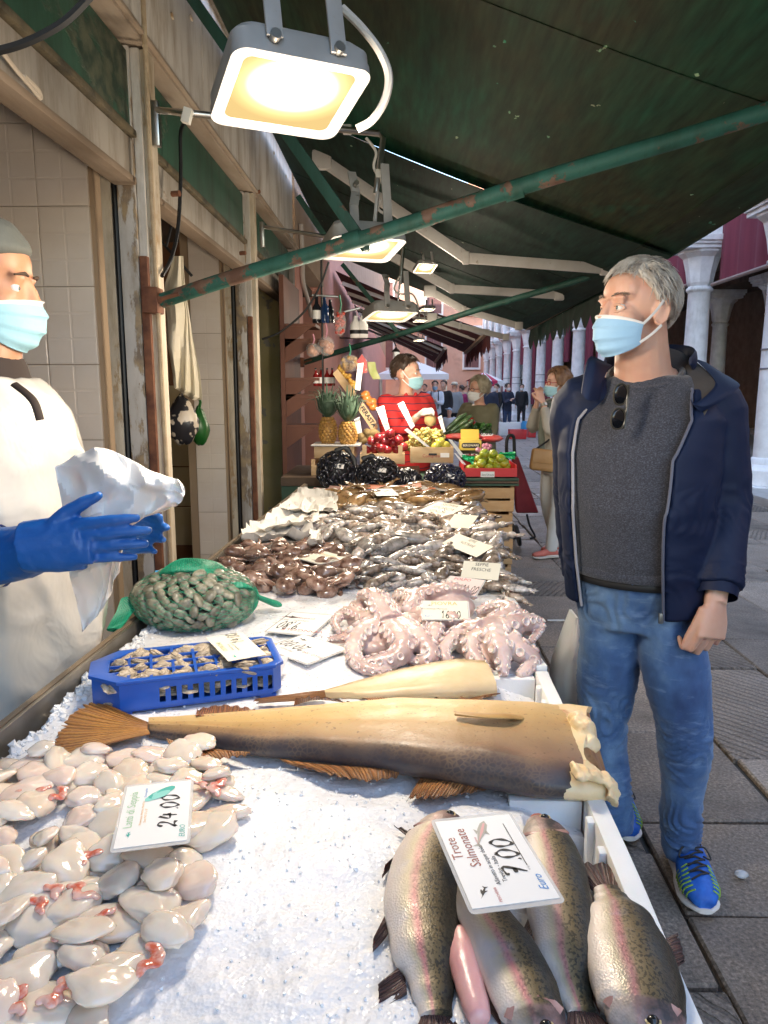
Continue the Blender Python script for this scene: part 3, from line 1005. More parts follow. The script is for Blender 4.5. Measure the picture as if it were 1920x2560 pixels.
for k in range(13):
 y = 10.85 + 2.98 * k
 c = place(shaft_me, 'column', TRS((XC, y, 0), k * .7), hall)
 for me, nm in ((base_me, 'base'), (cap_me, 'capital'), (pier_me, 'pier')):
  place(me, nm, TRS((XC, y, 0)), c)
 if k % 3 != 1:
  for z in (2.05, 1.78):
   place(band_me, 'iron_band', TRS((XC, y, z)), c)
 if k < 12:
  yy0, yy1 = y + .5, y + 2.48
  wz = 4.45
  pts = [(yy0 - .12, 7.6), (yy0 - .12, wz)]
  for j in range(9):
   a = j / 8
   pts.append((lerp(yy0 - .12, y + 1.49, a), wz + 1.55 * math.sin(a * math.pi / 2) ** .8))
  for j in range(7, -1, -1):
   a = j / 8
   pts.append((lerp(yy1 + .12, y + 1.49, a), wz + 1.55 * math.sin(a * math.pi / 2) ** .8))
  pts += [(yy1 + .12, 7.6)]
  Mx = Matrix(((0, 0, 1, XC), (1, 0, 0, 0), (0, 1, 0, 0), (0, 0, 0, 1)))
  G().prism(pts, -.2, .2, Mx).obj('arch', M_ISTR, hall, smooth=30)
  cy = [y + .42, y + 2.56]
  drop = [2.7, 3.0, 2.75, 1.2, 2.4, 1.0, .9, 2.6, .8, 1.2, 1.0, 1.5, 1.4][k]
  for (a, b) in ([(cy[0], cy[1])] if k < 3 else [(cy[0], cy[0] + .55 + .3 * (k % 2)), (cy[1] - .7, cy[1])]):
   zb = drop if k >= 3 else [3.3, 3.45, 3.2][k]
   G().grid(lambda u, w_, a=a, b=b, zb=zb: (XC + .12 + .05 * math.sin(u * 22 + a), lerp(a, b, u), lerp(5.2, zb, w_)), 26, 6, thick=(.01, 0, 0)).obj('curtain', M_CURT, hall, smooth=60)
  if k < 3:
   G().tube([(XC + .05, cy[0], zb - .02), (XC + .05, cy[1], zb - .02)], .035, 8).obj('curtain_rod', mat('rod', (.3, .22, .2), .6), hall)
G().bx(XC - .32, XC + .35, 8.5, 48, 7.6, 9.0).obj('upper_wall', mat('hall brick', (.30, .16, .11), .85, (.36, .21, .15), 5, bump=.5), hall)
G().bx(XC + 2.5, XC + 9, -12, 8.5, 0, 7).obj('side_block', M_PLASTER, hall)
G().bx(XC + 6, XC + 6.3, 8.5, 48, 0, 7.6).obj('inner_wall', mat('inner brick', (.21, .14, .09), .9, (.29, .21, .14), 4, bump=.5), hall)
G().bx(XC + .5, XC + 6, 8.5, 48, 4.6, 4.9).obj('inner_ceiling', M_DARKW, hall)
G().bx(XC - .62, XC + 7, 8.6, 48, -.1, .10).obj('step', mat('pale step stone', (.45, .43, .41), .7, (.36, .34, .32), 3, bump=.4), hall, bevel=.02)
G().bx(XC + .8, XC + 6, 46, 46.3, 0, 7.6).obj('end_wall', MATS['inner brick'], hall)
for k in range(4):
 c = place(shaft_me, 'inner_column', TRS((XC + 3.4, 12 + 3 * k, 0)), hall); place(cap_me, 'capital', TRS((XC + 3.4, 12 + 3 * k, 0)), c)
G().bx(XC + 3.1, XC + 3.7, 10, 25, 4.125, 4.59).obj('inner_beam', M_DARKW, hall)
for k, (x, y, s) in enumerate([(1.6, 11.6, 1.0), (2.3, 13.0, 1.2), (1.9, 14.8, .9)]):
 t = thing('market_bench', ['dark covered stall bench in the hall behind the man', 'bigger dark stall bench deeper in the hall', 'low dark bench between the hall columns'][k], 'bench', (XC + x, y, .1))
 G().bx(XC + x - .5, XC + x + .5, y - .7, y + .7, .7 * s, .78 * s).obj('top', M_DARKW, t)
 for sx in (-1, 1):
  for sy in (-1, 1):
   G().bx(XC + x + sx * .42 - .03, XC + x + sx * .42 + .03, y + sy * .62 - .03, y + sy * .62 + .03, .1, .7 * s).obj('leg', M_DARKW, t)

# ================================================================ PINK HOUSE AT THE END
M_PINKF = mat('salmon plaster', (.62, .33, .22), .85, (.70, .42, .30), .6, spots=(.48, .27, .19), sscale=.9, sfac=(.55, .7), bump=.3, bscale=3, bdist=.03)
M_SHUT = mat('brown shutter', (.16, .07, .06), .7, (.2, .09, .08), 3)
house = thing('salmon_house', 'salmon pink house with brown shuttered windows closing the street', 'house', (3, 52, 0))
G().bx(-9, 8.5, 52, 60, 0, 15).obj('wall', M_PINKF, house)
for x in (-4.6, -1.0, 2.3, 4.9, 7.4):
 for z in (3.0, 6.6, 10.2):
  w = G()
  for a, b, c_, d in [(-.62, -.5, 0, 2.2), (.5, .62, 0, 2.2), (-.5, .5, 2.06, 2.2), (-.62, .62, -.14, 0)]:
   w.bx(x + a, x + b, 51.86, 52.0, z + c_, z + d)
  wo = w.obj('window', mat('white window stone', (.7, .68, .65), .7), house)
  for s in (-1, 1):
   G().bx(x + (.01 if s > 0 else -.5), x + (.5 if s > 0 else -.01), 51.93, 51.99, z, z + 2.06).obj('shutter', M_SHUT, wo)
G().bx(-9.2, 8.7, 51.7, 52, 5.6, 5.8).obj('string_course', MATS['white window stone'], house)
t = thing('far_house', 'tall pale brick house standing behind the market hall end', 'house', (10, 50, 0))
G().bx(8.6, 22, 49, 60, 0, 17).obj('wall', mat('pale brick', (.42, .24, .17), .9, (.5, .32, .24), 2), t)
for x in (9.6, 11.5):
 for z in (3.4, 7.2):
  G().bx(x - .5, x + .5, 48.9, 48.98, z, z + 2).obj('shutter', M_SHUT, t)
ln = thing('street_lantern', 'glass wall lantern hanging above the red striped vendor', 'lantern', P(990, 880, Y=12))
q = P(990, 880, Y=12)
G().lathe([(.035, -.10), (.06, .0)], 6, c=q).obj('glass', mat('lantern glass', (.75, .8, .82), .2), ln, smooth=20)
G().lathe([(.068, .0), (.05, .03), (.016, .06), (.006, .09)], 6, c=q).obj('cap', M_BLACK, ln)
G().tube([q + V((0, 0, .09)), q + V((-.05, 0, .2)), q + V((-.9, 0, .22))], .012, 6).obj('bracket', M_BLACK, ln)

# ================================================================ FISH STALL
def tx(x, y):                      # the stall runs slightly to the right as it recedes
 return x + .0315 * (y - .84)


ZI = .862                          # ice level
M_METAL = mat('dull steel tray', (.42, .38, .33), .38, (.33, .29, .24), 12, metal=.85, bump=.1)
M_EPS = mat('white polystyrene', (.80, .80, .79), .75, (.74, .73, .72), 5, bump=.35, bscale=220, bdist=.002, sss=.1)
table = thing('fish_stall_table', 'long steel topped fish stall table under the ice', 'table', (-.2, 2.2, 0))
def slab(x0, x1, y0, y1, z0, z1):
 return G().prism([(tx(x0, y0), y0), (tx(x1, y0), y0), (tx(x1, y1), y1), (tx(x0, y1), y1)], z0, z1)
slab(-.715, .30, .3, 4.7, .70, .74).obj('top', M_METAL, table)
slab(-.722, -.712, .3, 4.7, .742, .886).obj('side_rail', M_METAL, table, bevel=.002)
slab(-.735, -.722, .3, 4.7, .86, .888).obj('rail_lip', mat('dark wood edge', (.2, .15, .1), .7), table)
for y in (.5, 2.4, 4.5):
 for x in (-.66, .2):
  G().bx(tx(x, y) - .025, tx(x, y) + .025, y - .025, y + .025, 0, .70).obj('leg', M_METAL, table)

EDGES = [.36, 1.055, 1.53, 2.03, 2.62, 3.25, 3.95]
for k, (y0, y1) in enumerate(zip(EDGES, EDGES[1:])):
 lab = ['white polystyrene box rim beside the trout, nearest of the row', 'white polystyrene box beside the cut end of the big brown fish', 'white polystyrene box along the pale octopus',
           'white polystyrene box edge right of the pink price card', 'yellowed polystyrene box edge beside the grey cuttlefish', 'farthest polystyrene box edge by the wooden crates'][k]
 b = thing('polystyrene_box', lab, 'fish box', (tx(.1, y0), (y0 + y1) / 2, .742), 'polystyrene boxes along the stall edge')
 e = .004
 a0, a1 = y0 + e, y1 - e
 m = M_EPS if k < 4 else mat('yellowed polystyrene', (.62, .54, .42), .75, (.7, .62, .5), 5, bump=.35, bscale=220)
 zt = .884
 def wavy(x0, x1, ya, yb, zt, nn=18):
  """a foam wall with a scalloped top"""
  g = G()
  for i in range(nn):
   u0, u1 = i / nn, (i + 1) / nn
   yy0, yy1 = lerp(ya, yb, u0), lerp(ya, yb, u1)
   h0 = zt + .008 * math.sin(u0 * 11 + k) * (1 if k > 1 else .25); h1 = zt + .008 * math.sin(u1 * 11 + k) * (1 if k > 1 else .25)
   vs = [(tx(x0, yy0), yy0, .745), (tx(x1, yy0), yy0, .745), (tx(x1, yy1), yy1, .745), (tx(x0, yy1), yy1, .745),
                  (tx(x0, yy0), yy0, h0), (tx(x1, yy0), yy0, h0), (tx(x1, yy1), yy1, h1), (tx(x0, yy1), yy1, h1)]
   fs = [(4, 5, 6, 7), (0, 3, 2, 1), (1, 2, 6, 5), (0, 4, 7, 3)]
   if i == 0: fs.append((0, 1, 5, 4))
   if i == nn - 1: fs.append((2, 3, 7, 6))
   g.add(vs, fs)
  bm = bmesh.new(); me = g.mesh('wall', smooth=None); bm.from_mesh(me); bmesh.ops.remove_doubles(bm, verts=bm.verts, dist=1e-5)
  es = [e_ for e_ in bm.edges if len(e_.link_faces) == 2 and e_.calc_face_angle(0) > .8]
  bmesh.ops.bevel(bm, geom=es, offset=.005, segments=2, profile=.6, affect='EDGES', clamp_overlap=True)
  bm.to_mesh(me); bm.free(); shade(me, 50)
  return me
 place(wavy(.272, .300, a0, a1, zt), 'side_wall', None, b, m)
 slab(.16, .27, a1 - .022, a1, .745, zt - .012).obj('end_wall', m, b, bevel=.004)
 slab(.16, .27, a0, a0 + .022, .745, zt - .012).obj('end_wall', m, b, bevel=.004)
 if k < 3:
  for yy in (a1 - .09, a1 - .16):
   slab(.262, .274, yy, yy + .018, .75, zt - .004).obj('rib', m, b, bevel=.003)

# ---- the bed of crushed ice
n = NT('crushed ice')
v = n.coord('Object')
gr = n.vor(v, 190, 'F1', 1)
big = n.noise(v, 22, 5, .6)
hgt = n.math('ADD', n.math('MULTIPLY', n.vor(v, 210), .8), n.math('MULTIPLY', n.noise(v, 60, 4), .6))
col = n.ramp(n.noise(v, 9, 5), [(.3, (.70, .71, .745)), (.6, (.77, .775, .79))])
drt = n.ramp(n.noise(v, 14, 4), [(.35, 1.0), (.7, .93)])
stn = n.ramp(n.noise(v, 3.5, 4), [(.56, 0.0), (.72, .35)])
n.set(col=n.mix(stn, n.mix(1, col, drt, 'MULTIPLY'), (.78, .66, .64)), rough=n.ramp(gr, [(.08, .12), (.3, .5), (.9, .6)]), normal=n.bump(hgt, .24, .004, n.bump(big, .25, .012)), sss=.35, ssss=.012, spec=.55)
n.b.inputs['Subsurface Radius'].default_value = (.8, .9, 1.0)
M_ICE = n.m


def ice_h(x, y):
 xs = x - .0315 * (y - .84)
 h = ZI + .008 * nz((x, y, 0), 6) + .006 * nz((x, y, 3), 15) - .010 * max(0, nz((x, y, 7), 9) - .25)
 if y < 1.12:
  h += .006 * max(0, min(1, (1.06 - y) / .05)) * (1 if xs > -.33 + (y - .62) * .22 else 0)
 edge = xs + .685 + .035 * nz((0, y, 5), 9) + .015 * nz((0, y, 8), 30)
 if edge < 0:
  h -= min(.1, -edge * 2.6)
 ri = .266 - xs
 if ri < .09 and y < 1.54:
  h -= max(0, (.09 - ri)) * .42 + (.03 if (y < 1.0 and y > .90) else 0)
 return h


def ice_patch(y0, y1, st):
 def fn(u, v_):
  y = lerp(y0, y1, v_); x = tx(lerp(-.708, .268, u), y)
  g_ = .0011 * nz((x, y, 1), 160) + .0014 * nz((x, y, 2), 80)
  return (x, y, ice_h(x, y) + g_)
 return fn
g = G()
g.grid(ice_patch(.40, 1.35, 0), 290, 280)
g.grid(ice_patch(1.35, 2.4, 0), 180, 180)
g.grid(ice_patch(2.4, 4.6, 0), 60, 120)
ice = tag(g.obj('crushed_ice', M_ICE, smooth=180), 'bed of white crushed ice under the fish', 'ice', kind='stuff')
rs = random.Random(5)
g = G(); g2 = G()
for i in range(2200):
 y = .5 + 1.9 * rs.random() ** 1.6; x = tx(rs.uniform(-.69, .25), y); s = rs.uniform(.001, .0026)
 c = V((x, y, ice_h(x, y) + s * .35))
 M = Matrix.Rotation(rs.uniform(0, 6), 3, V((rs.uniform(-1, 1), rs.uniform(-1, 1), rs.uniform(-1, 1))).normalized())
 d = [V((1, 0, 0)), V((0, 1, 0)), V((-1, 0, 0)), V((0, -1, 0)), V((0, 0, 1)), V((0, 0, -1))]
 g.add([c + M @ (p * s * rs.uniform(.7, 1.5)) for p in d], [(0, 1, 4), (1, 2, 4), (2, 3, 4), (3, 0, 4), (1, 0, 5), (2, 1, 5), (3, 2, 5), (0, 3, 5)])
for i in range(420):
 y = .5 + 1.5 * rs.random(); x = tx(rs.uniform(-.66, .24), y); s = rs.uniform(.0018, .0042)
 c = V((x, y, ice_h(x, y) + s * .2))
 M = Matrix.Rotation(rs.uniform(0, 6), 3, V((rs.uniform(-1, 1), rs.uniform(-1, 1), rs.uniform(-1, 1))).normalized())
 g2.add([c + M @ (p * s * rs.uniform(.6, 1.3)) for p in d], [(0, 1, 4), (1, 2, 4), (2, 3, 4), (3, 0, 4), (1, 0, 5), (2, 1, 5), (3, 2, 5), (0, 3, 5)])
for i in range(900):       # clumps along the ragged left border
 y = rs.uniform(1.0, 2.2); x = tx(-.685 + rs.gauss(0, .014), y); s = rs.uniform(.003, .009)
 c = V((x, y, ice_h(x, y) + s * .4))
 M = Matrix.Rotation(rs.uniform(0, 6), 3, V((rs.uniform(-1, 1), rs.uniform(-1, 1), rs.uniform(-1, 1))).normalized())
 d = [V((1, 0, 0)), V((0, 1, 0)), V((-1, 0, 0)), V((0, -1, 0)), V((0, 0, 1)), V((0, 0, -1))]
 g.add([c + M @ (p * s * rs.uniform(.7, 1.3)) for p in d], [(0, 1, 4), (1, 2, 4), (2, 3, 4), (3, 0, 4), (1, 0, 5), (2, 1, 5), (3, 2, 5), (0, 3, 5)])
tag(g.obj('ice_grains', mat('ice grains', (.76, .77, .78), .45), smooth=None), 'loose ice grains scattered over the ice bed', 'ice', kind='stuff')
tag(g2.obj('clear_ice_chips', mat('clear ice chip', (.78, .79, .80), .3), smooth=None), 'clear wet chips of ice lying on the crushed bed', 'ice', kind='stuff')


# ================================================================ PRICE CARDS
M_CARD = mat('white card', (.80, .79, .77), .55)
M_CARDY = mat('cream card', (.74, .70, .58), .55)
M_CARDP = mat('pink card', (.78, .60, .57), .55)
M_INK = mat('black ink', (.015, .015, .018), .5)
M_INKG = mat('green ink', (.10, .40, .22), .5)
M_INKLG = mat('light green ink', (.38, .60, .36), .5)
M_INKT = mat('teal ink', (.06, .42, .36), .5)
M_INKB = mat('blue ink', (.05, .25, .60), .5)
M_INKR = mat('red ink', (.45, .06, .06), .5)
M_INKBR = mat('brown red ink', (.30, .08, .05), .5)
M_INKO = mat('orange ink', (.75, .42, .12), .5)
M_INKGR = mat('grey ink', (.25, .25, .25), .5)
M_LAM = clear('laminate film', (.75, .74, .72), .45, .12)


def swordfish(g, M, s):
 """the little leaping fish mark printed on the cards"""
 pts = [(-1, .05), (-.45, .0), (-.2, .18), (.1, .30), (.3, .28), (.12, .12), (.5, .06), (.72, .30), (.68, .02), (.80, -.26), (.52, -.06), (.2, -.10), (.28, -.34), (-.02, -.14), (-.3, -.08), (-.48, -.04)]
 g.add([M @ V((p[0] * s, p[1] * s, 0)) for p in pts], [tuple(range(len(pts)))])


def card(label, TL, TR, BR, BL, z, m, items, turn=0, lam=True, extra=None, lift=(0, 0, 0, 0), group='price cards on the stall', cat='price card', name='price_card'):
 """corners in photo pixels; turn counts quarter turns of the print; items: (text, size, x, y, ink, align, shear)"""
 q = [P(*c, Z=z + l) for c, l in zip((TL, TR, BR, BL), lift)]
 q = q[turn:] + q[:turn]                 # first corner = top left of the print
 ctr = (q[0] + q[1] + q[2] + q[3]) / 4
 xa = (q[1] + q[2]) / 2 - (q[0] + q[3]) / 2; ya = (q[0] + q[1]) / 2 - (q[3] + q[2]) / 2
 w, h = xa.length, ya.length
 M = frame(ctr, xa, ya)
 t = thing(name, label, cat, ctr, group)
 k = .92 if lam else 1
 bend = lambda x: .0  # cards lie flat
 place(G().box((0, 0, 0), (w * k, h * k, .0008)).mesh('sheet'), 'sheet', M, t, m)
 if lam:
  pr = rrect(w, h, min(w, h) * .06, 4)
  place(G().prism(pr, -.0012, -.0006).mesh('laminate'), 'laminate', M, t, M_LAM)
 for it in items:
  s, size, x, y, ink = it[:5]
  al = it[5] if len(it) > 5 else 'CENTER'
  sh = it[6] if len(it) > 6 else 0
  Mt = M @ Matrix.Translation((x * w * k, y * h * k, .0008))
  if ink == 'scrawl':
   scrawl(s, size * h, it[5] * w, M_INK, M @ Matrix.Translation((x * w, y * h, .0008)), t)
  else:
   text(s, size * h, ink, Mt, t, align=al, shear=sh)
 if extra: extra(t, M, w * k, h * k)
 return t, M, w, h


def mark(x, y, s, ink=None, rot=0):
 def f(t, M, w, h):
  g = G(); swordfish(g, Matrix.Identity(4), 1)
  place(g.mesh('fish_mark'), 'fish_mark', M @ Matrix.Translation((x * w, y * h, .0008)) @ Matrix.Rotation(rot, 4, 'Z') @ Matrix.Diagonal((s * h, s * h, 1, 1)), t, ink or M_INK)
 return f


def trout_print(t, M, w, h):
 mark(-.36, .30, .13, M_INK, -.5)(t, M, w, h)
 Mt = M @ Matrix.Translation((.30 * w, -.02 * h, .0008)) @ Matrix.Rotation(-.45, 4, 'Z') @ Matrix.Diagonal((w * .15, w * .15, 1, 1))
 body = [(-1, .02), (-.6, .1), (.2, .24), (.75, .2), (1.05, .02), (.7, -.2), (.1, -.24), (-.6, -.08), (-1.0, -.05), (-1.3, -.28), (-1.2, 0), (-1.3, .26)]
 place(G().add([V((p[0], p[1], 0)) for p in body], [tuple(range(len(body)))]).mesh('fish_picture'), 'fish_picture', Mt, t, mat('printed trout', (.42, .40, .34), .5))
 b2 = [(-.9, 0), (.2, .07), (.8, .05), (.8, -.06), (.1, -.09)]
 place(G().add([V((p[0], p[1], .0003)) for p in b2], [tuple(range(len(b2)))]).mesh('fish_stripe'), 'fish_stripe', Mt, t, mat('printed pink', (.70, .38, .36), .5))
 for px_, py_ in [((-.1, .2), (.15, .45)), ((.1, -.2), (-.1, -.45))]:
  tri = [V((px_[0] - .15, px_[1], 0)), V((px_[0] + .15, px_[1], 0)), V((py_[0], py_[1], 0))]
  place(G().add(tri, [(0, 1, 2)]).mesh('fish_fin'), 'fish_fin', Mt, t, MATS['printed trout'])
 place(G().box((0, 0, 0), (w * .52, .0009, .0002)).mesh('rule'), 'rule', M @ Matrix.Translation((.12 * w, -.35 * h, .0008)), t, M_INK)


card('white laminated card lettered Trote Salmonate 7.00 lying on the trout', (1074, 2036), (1279, 2040), (1424, 2267), (1170, 2272), .945, M_CARD,
     [('Trote', .17, .14, .345, M_INKBR), ('Salmonate', .17, .14, .18, M_INKBR), ('Allevato in acque dolci', .075, -.08, .06, M_INK), ('Treviso - Italia', .075, -.14, -.03, M_INK),
      ('7.00', .24, -.22, -.29, 'scrawl', .42), ('Euro', .13, -.33, -.44, M_INKB, 'CENTER', .3), ('al kg', .035, -.17, -.36, M_INKGR), ('PESCHERIA', .045, -.40, .14, M_INKR), ('prodotto', .04, .20, .08, M_INKR)],
     turn=3, extra=trout_print)


def shell_print(t, M, w, h):
 mark(-.33, .33, .10, M_INKT, .0)(t, M, w, h)
 for i, (x, y) in enumerate([(.26, .05), (.30, .0), (.33, -.06), (.35, -.12), (.28, -.05)]):
  g = G().add([V((math.cos(a * .6283) * .10, math.sin(a * .6283) * .05, i * .0001)) for a in range(10)], [tuple(range(10))])
  place(g.mesh('shell_picture'), 'shell_picture', M @ Matrix.Translation((x * w, y * h, .0008)) @ Matrix.Rotation(-.9, 4, 'Z') @ Matrix.Diagonal((w, w, 1, 1)), t, M_INKT if i % 2 else mat('pale teal ink', (.25, .62, .55), .5))


card('white laminated card lettered Latti di Seppia 24.00 on the pale lumps', (322, 1950), (478, 1957), (470, 2128), (282, 2110), .928, M_CARD,
     [('Latti di Seppia', .165, .08, .31, M_INKLG), ('Provenienza: Atlantico, Nord Est', .045, .0, .18, M_INKO), ('Zona FAO 27 e 37', .045, -.05, .12, M_INKO), ('Decongelato', .05, .35, .17, M_INKB),
      ('24.00', .24, -.26, -.30, 'scrawl', .52), ('EURO', .11, -.36, -.46, M_INKT, 'CENTER', .3)], turn=3, extra=shell_print)
card('white card lettered 20.00 tilted on the ice left of the octopus', (757, 1583), (867, 1620), (778, 1664), (652, 1622), .872, M_CARD,
     [('20.00', .26, -.05, -.10, 'scrawl', .5), ('SIGLO 1550', .1, -.3, .12, M_INKR), ('Merluzzo', .1, .18, .25, M_INKGR), ('pescato - zona FAO 27', .06, .2, .10, M_INKGR), ('provenienza Atlantico', .06, .2, 0, M_INKGR)],
     turn=2, extra=mark(.30, -.30, .16), lift=(.0, .006, 0, .0))
card('white card lettered 9.80 behind the other white card on the ice', (716, 1526), (828, 1538), (792, 1590), (672, 1582), .872, M_CARD,
     [('9,80', .3, -.05, .0, 'scrawl', .45), ('VONGOLE', .13, -.22, .3, M_INKR), ('allevate - Italia', .08, .22, -.12, M_INKGR), ('prodotto fresco', .08, .2, -.25, M_INKR)], turn=2, extra=mark(.32, -.25, .2))
card('cream card lettered Ostriche 14.00 lying across the blue crate', (520, 1588), (600, 1588), (676, 1640), (562, 1650), .948, M_CARDY,
     [('OSTRICHE', .16, .05, .28, mat('olive ink', (.28, .33, .06), .5)), ('14.00', .30, .1, -.32, 'scrawl', .42), ('allevate Francia', .08, -.02, .12, M_INK), ('provenienza FAO 27', .08, -.02, 0, M_INK)],
     turn=3, extra=mark(-.38, .25, .16, M_INKT), lam=False)
card('cream card lettered Piovra 16.00 propped on the pale octopus', (1054, 1500), (1172, 1502), (1176, 1550), (1052, 1550), .93, M_CARDY,
     [('PIOVRA', .26, -.02, .26, M_INKO), ('16.00', .36, -.10, -.42, 'scrawl', .42), ('Provenienza Marocco', .10, -.25, .02, M_INK), ('Euro', .14, -.38, -.38, M_INKB)], turn=0,
     extra=mark(-.36, .25, .14, M_INKGR), lift=(.03, .03, 0, 0))
card('pink card half hidden behind the pale octopus', (1120, 1437), (1210, 1450), (1196, 1492), (1100, 1480), .92, M_CARDP, [('POLPO', .2, -.1, .3, M_INKR), ('14.00', .4, .02, -.35, 'scrawl', .45)], lift=(.03, .03, 0, 0))
card('cream card with a scrawled price on the brown baby octopus', (797, 1374), (857, 1392), (822, 1414), (745, 1396), .915, M_CARDY, [('12,00', .4, .0, -.35, 'scrawl', .45), ('Moscardini', .16, -.1, .2, M_INKO)], lam=True)
for k, (c, lab, words) in enumerate([
 ([(1078, 1254), (1148, 1266), (1140, 1292), (1062, 1278)], 'hand lettered paper card reading seppia sporca senza on the far heap', ('SEPPIA', 'SPORCA', 'SENZA')),
 ([(1110, 1290), (1165, 1290), (1205, 1322), (1140, 1312)], 'blank backed paper card leaning on the far heap by the box edge', ()),
 ([(1135, 1332), (1220, 1368), (1205, 1392), (1115, 1360)], 'hand lettered paper card reading seppie nostrane on the grey heap', ('SEPPIE', 'NOSTRANE')),
 ([(1142, 1405), (1230, 1420), (1268, 1440), (1170, 1440)], 'hand lettered paper card reading seppie fresche nearest of the paper cards', ('SEPPIE', 'FRESCHE')),
]):
 it = [(wd, .26, 0, .26 - .30 * i, M_INK, 'CENTER', .1) for i, wd in enumerate(words)]
 card(lab, *c, .925, M_CARDY, it, lam=False, lift=(.025, .025, 0, 0))

# ================================================================ SEAFOOD
def streaks(name, a, b, dark, n_=46, rough=.42):
 """fin skin: rays run along attribute y, counted by attribute x"""
 n = NT(name)
 at = n.coord(attr='uvw')
 w = n.wave(at, n_ / 6.28 * 1.0, 2.2, 3, 2.0, dirn='X')
 sp = n.sep(at)
 c = n.ramp(n.noise(n.coord('Object'), 26, 5), [(.3, a), (.7, b)])
 c = n.mix(n.ramp(w, [(.25, .75), (.6, 0.0)]), c, dark)
 c = n.mix(n.ramp(sp[1], [(.55, 0.0), (1, .5)]), c, dark)
 n.set(col=c, rough=rough, normal=n.bump(w, .6, .003), sss=.1, ssss=.003)
 return n.m


def fin(name, base, tip, m, parent, nu=40, nv=8, jag=.12, thick=.0022, lift=.004, seed=0):
 """a fin as a thin ribbed sheet between two curves"""
 bs = spline(base, 12); ts = spline(tip, 12)
 at = lambda L, u: L[min(int(u * (len(L) - 1)), len(L) - 1)]
 co = []; uv = []
 for side in (0, 1):
  for j in range(nv + 1):
   for i in range(nu + 1):
    u, v_ = i / nu, j / nv
    a, b = at(bs, u), at(ts, u)
    jj = 1 - jag * (.5 + .5 * math.sin(i * 2.4 + seed)) * abs(nz((i * .7, seed, 0), 1)) * 2
    p = lerp(a, b, v_ * jj)
    z = .0022 * math.sin(i * 1.5 + seed) * v_ + lift * math.sin(v_ * 2.6 + u * 4 + seed)
    p = p + V((0, 0, z - side * thick * (1 - .6 * v_)))
    co.append(p); uv.append((u, v_, side))
 w = nu + 1; h = (nu + 1) * (nv + 1)
 fs = [(j * w + i, j * w + i + 1, (j + 1) * w + i + 1, (j + 1) * w + i) for j in range(nv) for i in range(nu)]
 fs += [tuple(k + h for k in reversed(f)) for f in fs]
 rim = list(range(w)) + [j * w + nu for j in range(1, nv + 1)] + [nv * w + i for i in range(nu - 1, -1, -1)] + [j * w for j in range(nv - 1, 0, -1)]
 fs += [(b, a, a + h, b + h) for a, b in zip(rim, rim[1:] + rim[:1])]
 me = bpy.data.meshes.new(name); me.from_pydata([tuple(p) for p in co], [], fs); me.validate()
 attr(me, 'uvw', uv); shade(me, 70)
 return place(me, name, None, parent, m)


# ---------------------------------------------------------------- the big brown cod
n = NT('cod skin')
at = n.coord(attr='uvw'); sp = n.sep(at); v = n.coord('Object')
wob = n.math('MULTIPLY', n.math('SUBTRACT', n.noise(v, 9, 5), .5), .5)
s_ = n.math('ADD', sp[1], wob)                       # -1 near edge .. 1 far edge
c = n.ramp(n.math('ADD', n.math('MULTIPLY', s_, .5), .5), [(.0, (.055, .045, .05)), (.06, (.12, .08, .06)), (.13, (.26, .15, .075)), (.28, (.41, .25, .10)), (.48, (.52, .34, .13)), (.75, (.62, .44, .20))])
c2 = n.ramp(n.math('ADD', n.math('MULTIPLY', s_, .5), .5), [(.0, (.05, .042, .045)), (.08, (.10, .065, .055)), (.20, (.24, .14, .085)), (.36, (.37, .23, .11)), (.56, (.48, .31, .13)), (.85, (.60, .42, .20))])
c = n.mix(n.ramp(n.math('ADD', sp[0], n.math('MULTIPLY', wob, .6)), [(.52, 0.0), (.82, 1.0)]), c, c2)
net = n.vor(n.coord('Object', (1, 1.4, 1)), 120, 'DISTANCE_TO_EDGE')
nf = n.ramp(net, [(.05, 1.0), (.22, 0.0)])
nf = n.math('MULTIPLY', nf, n.ramp(n.noise(v, 11, 3), [(.42, 0.0), (.65, .18)]))
c = n.mix(nf, c, (.46, .29, .13))
dots = n.ramp(n.noise(v, 120, 3), [(.62, 0.0), (.7, .55)])
c = n.mix(dots, c, (.10, .055, .035))
n.set(col=c, rough=n.ramp(n.noise(v, 18, 4), [(.3, .38), (.7, .55)]), normal=n.bump(net, .12, .002, n.bump(n.noise(v, 26, 5), .35, .006)), sss=.12, ssss=.006)
M_COD = n.m
M_CODFIN = streaks('cod fin', (.42, .19, .055), (.30, .12, .04), (.10, .045, .022), 60)
M_CODTAIL = streaks('cod tail fin', (.55, .27, .065), (.38, .17, .05), (.16, .07, .025), 70)
M_FLESH = mat('pale fish flesh', (.72, .52, .27), .4, (.80, .64, .40), 14, spots=(.5, .22, .1), sscale=22, sfac=(.62, .75), bump=.5, bscale=50, sss=.2, ssss=.006)
M_CAVITY = mat('gill cavity', (.42, .16, .08), .4, (.62, .38, .18), 18, spots=(.2, .06, .03), sscale=24, bump=.6, bscale=60)

cod_up = [(372, 1800), (440, 1796), (508, 1791), (651, 1779), (795, 1769), (920, 1760), (1002, 1753), (1137, 1757), (1240, 1760), (1330, 1762), (1400, 1768)]
cod_lo = [(372, 1838), (425, 1846), (480, 1854), (623, 1884), (737, 1896), (880, 1914), (1017, 1934), (1137, 1957), (1234, 1970), (1354, 1992), (1470, 1995)]
cod_th = [.012, .014, .017, .024, .030, .036, .040, .043, .044, .042, .036]


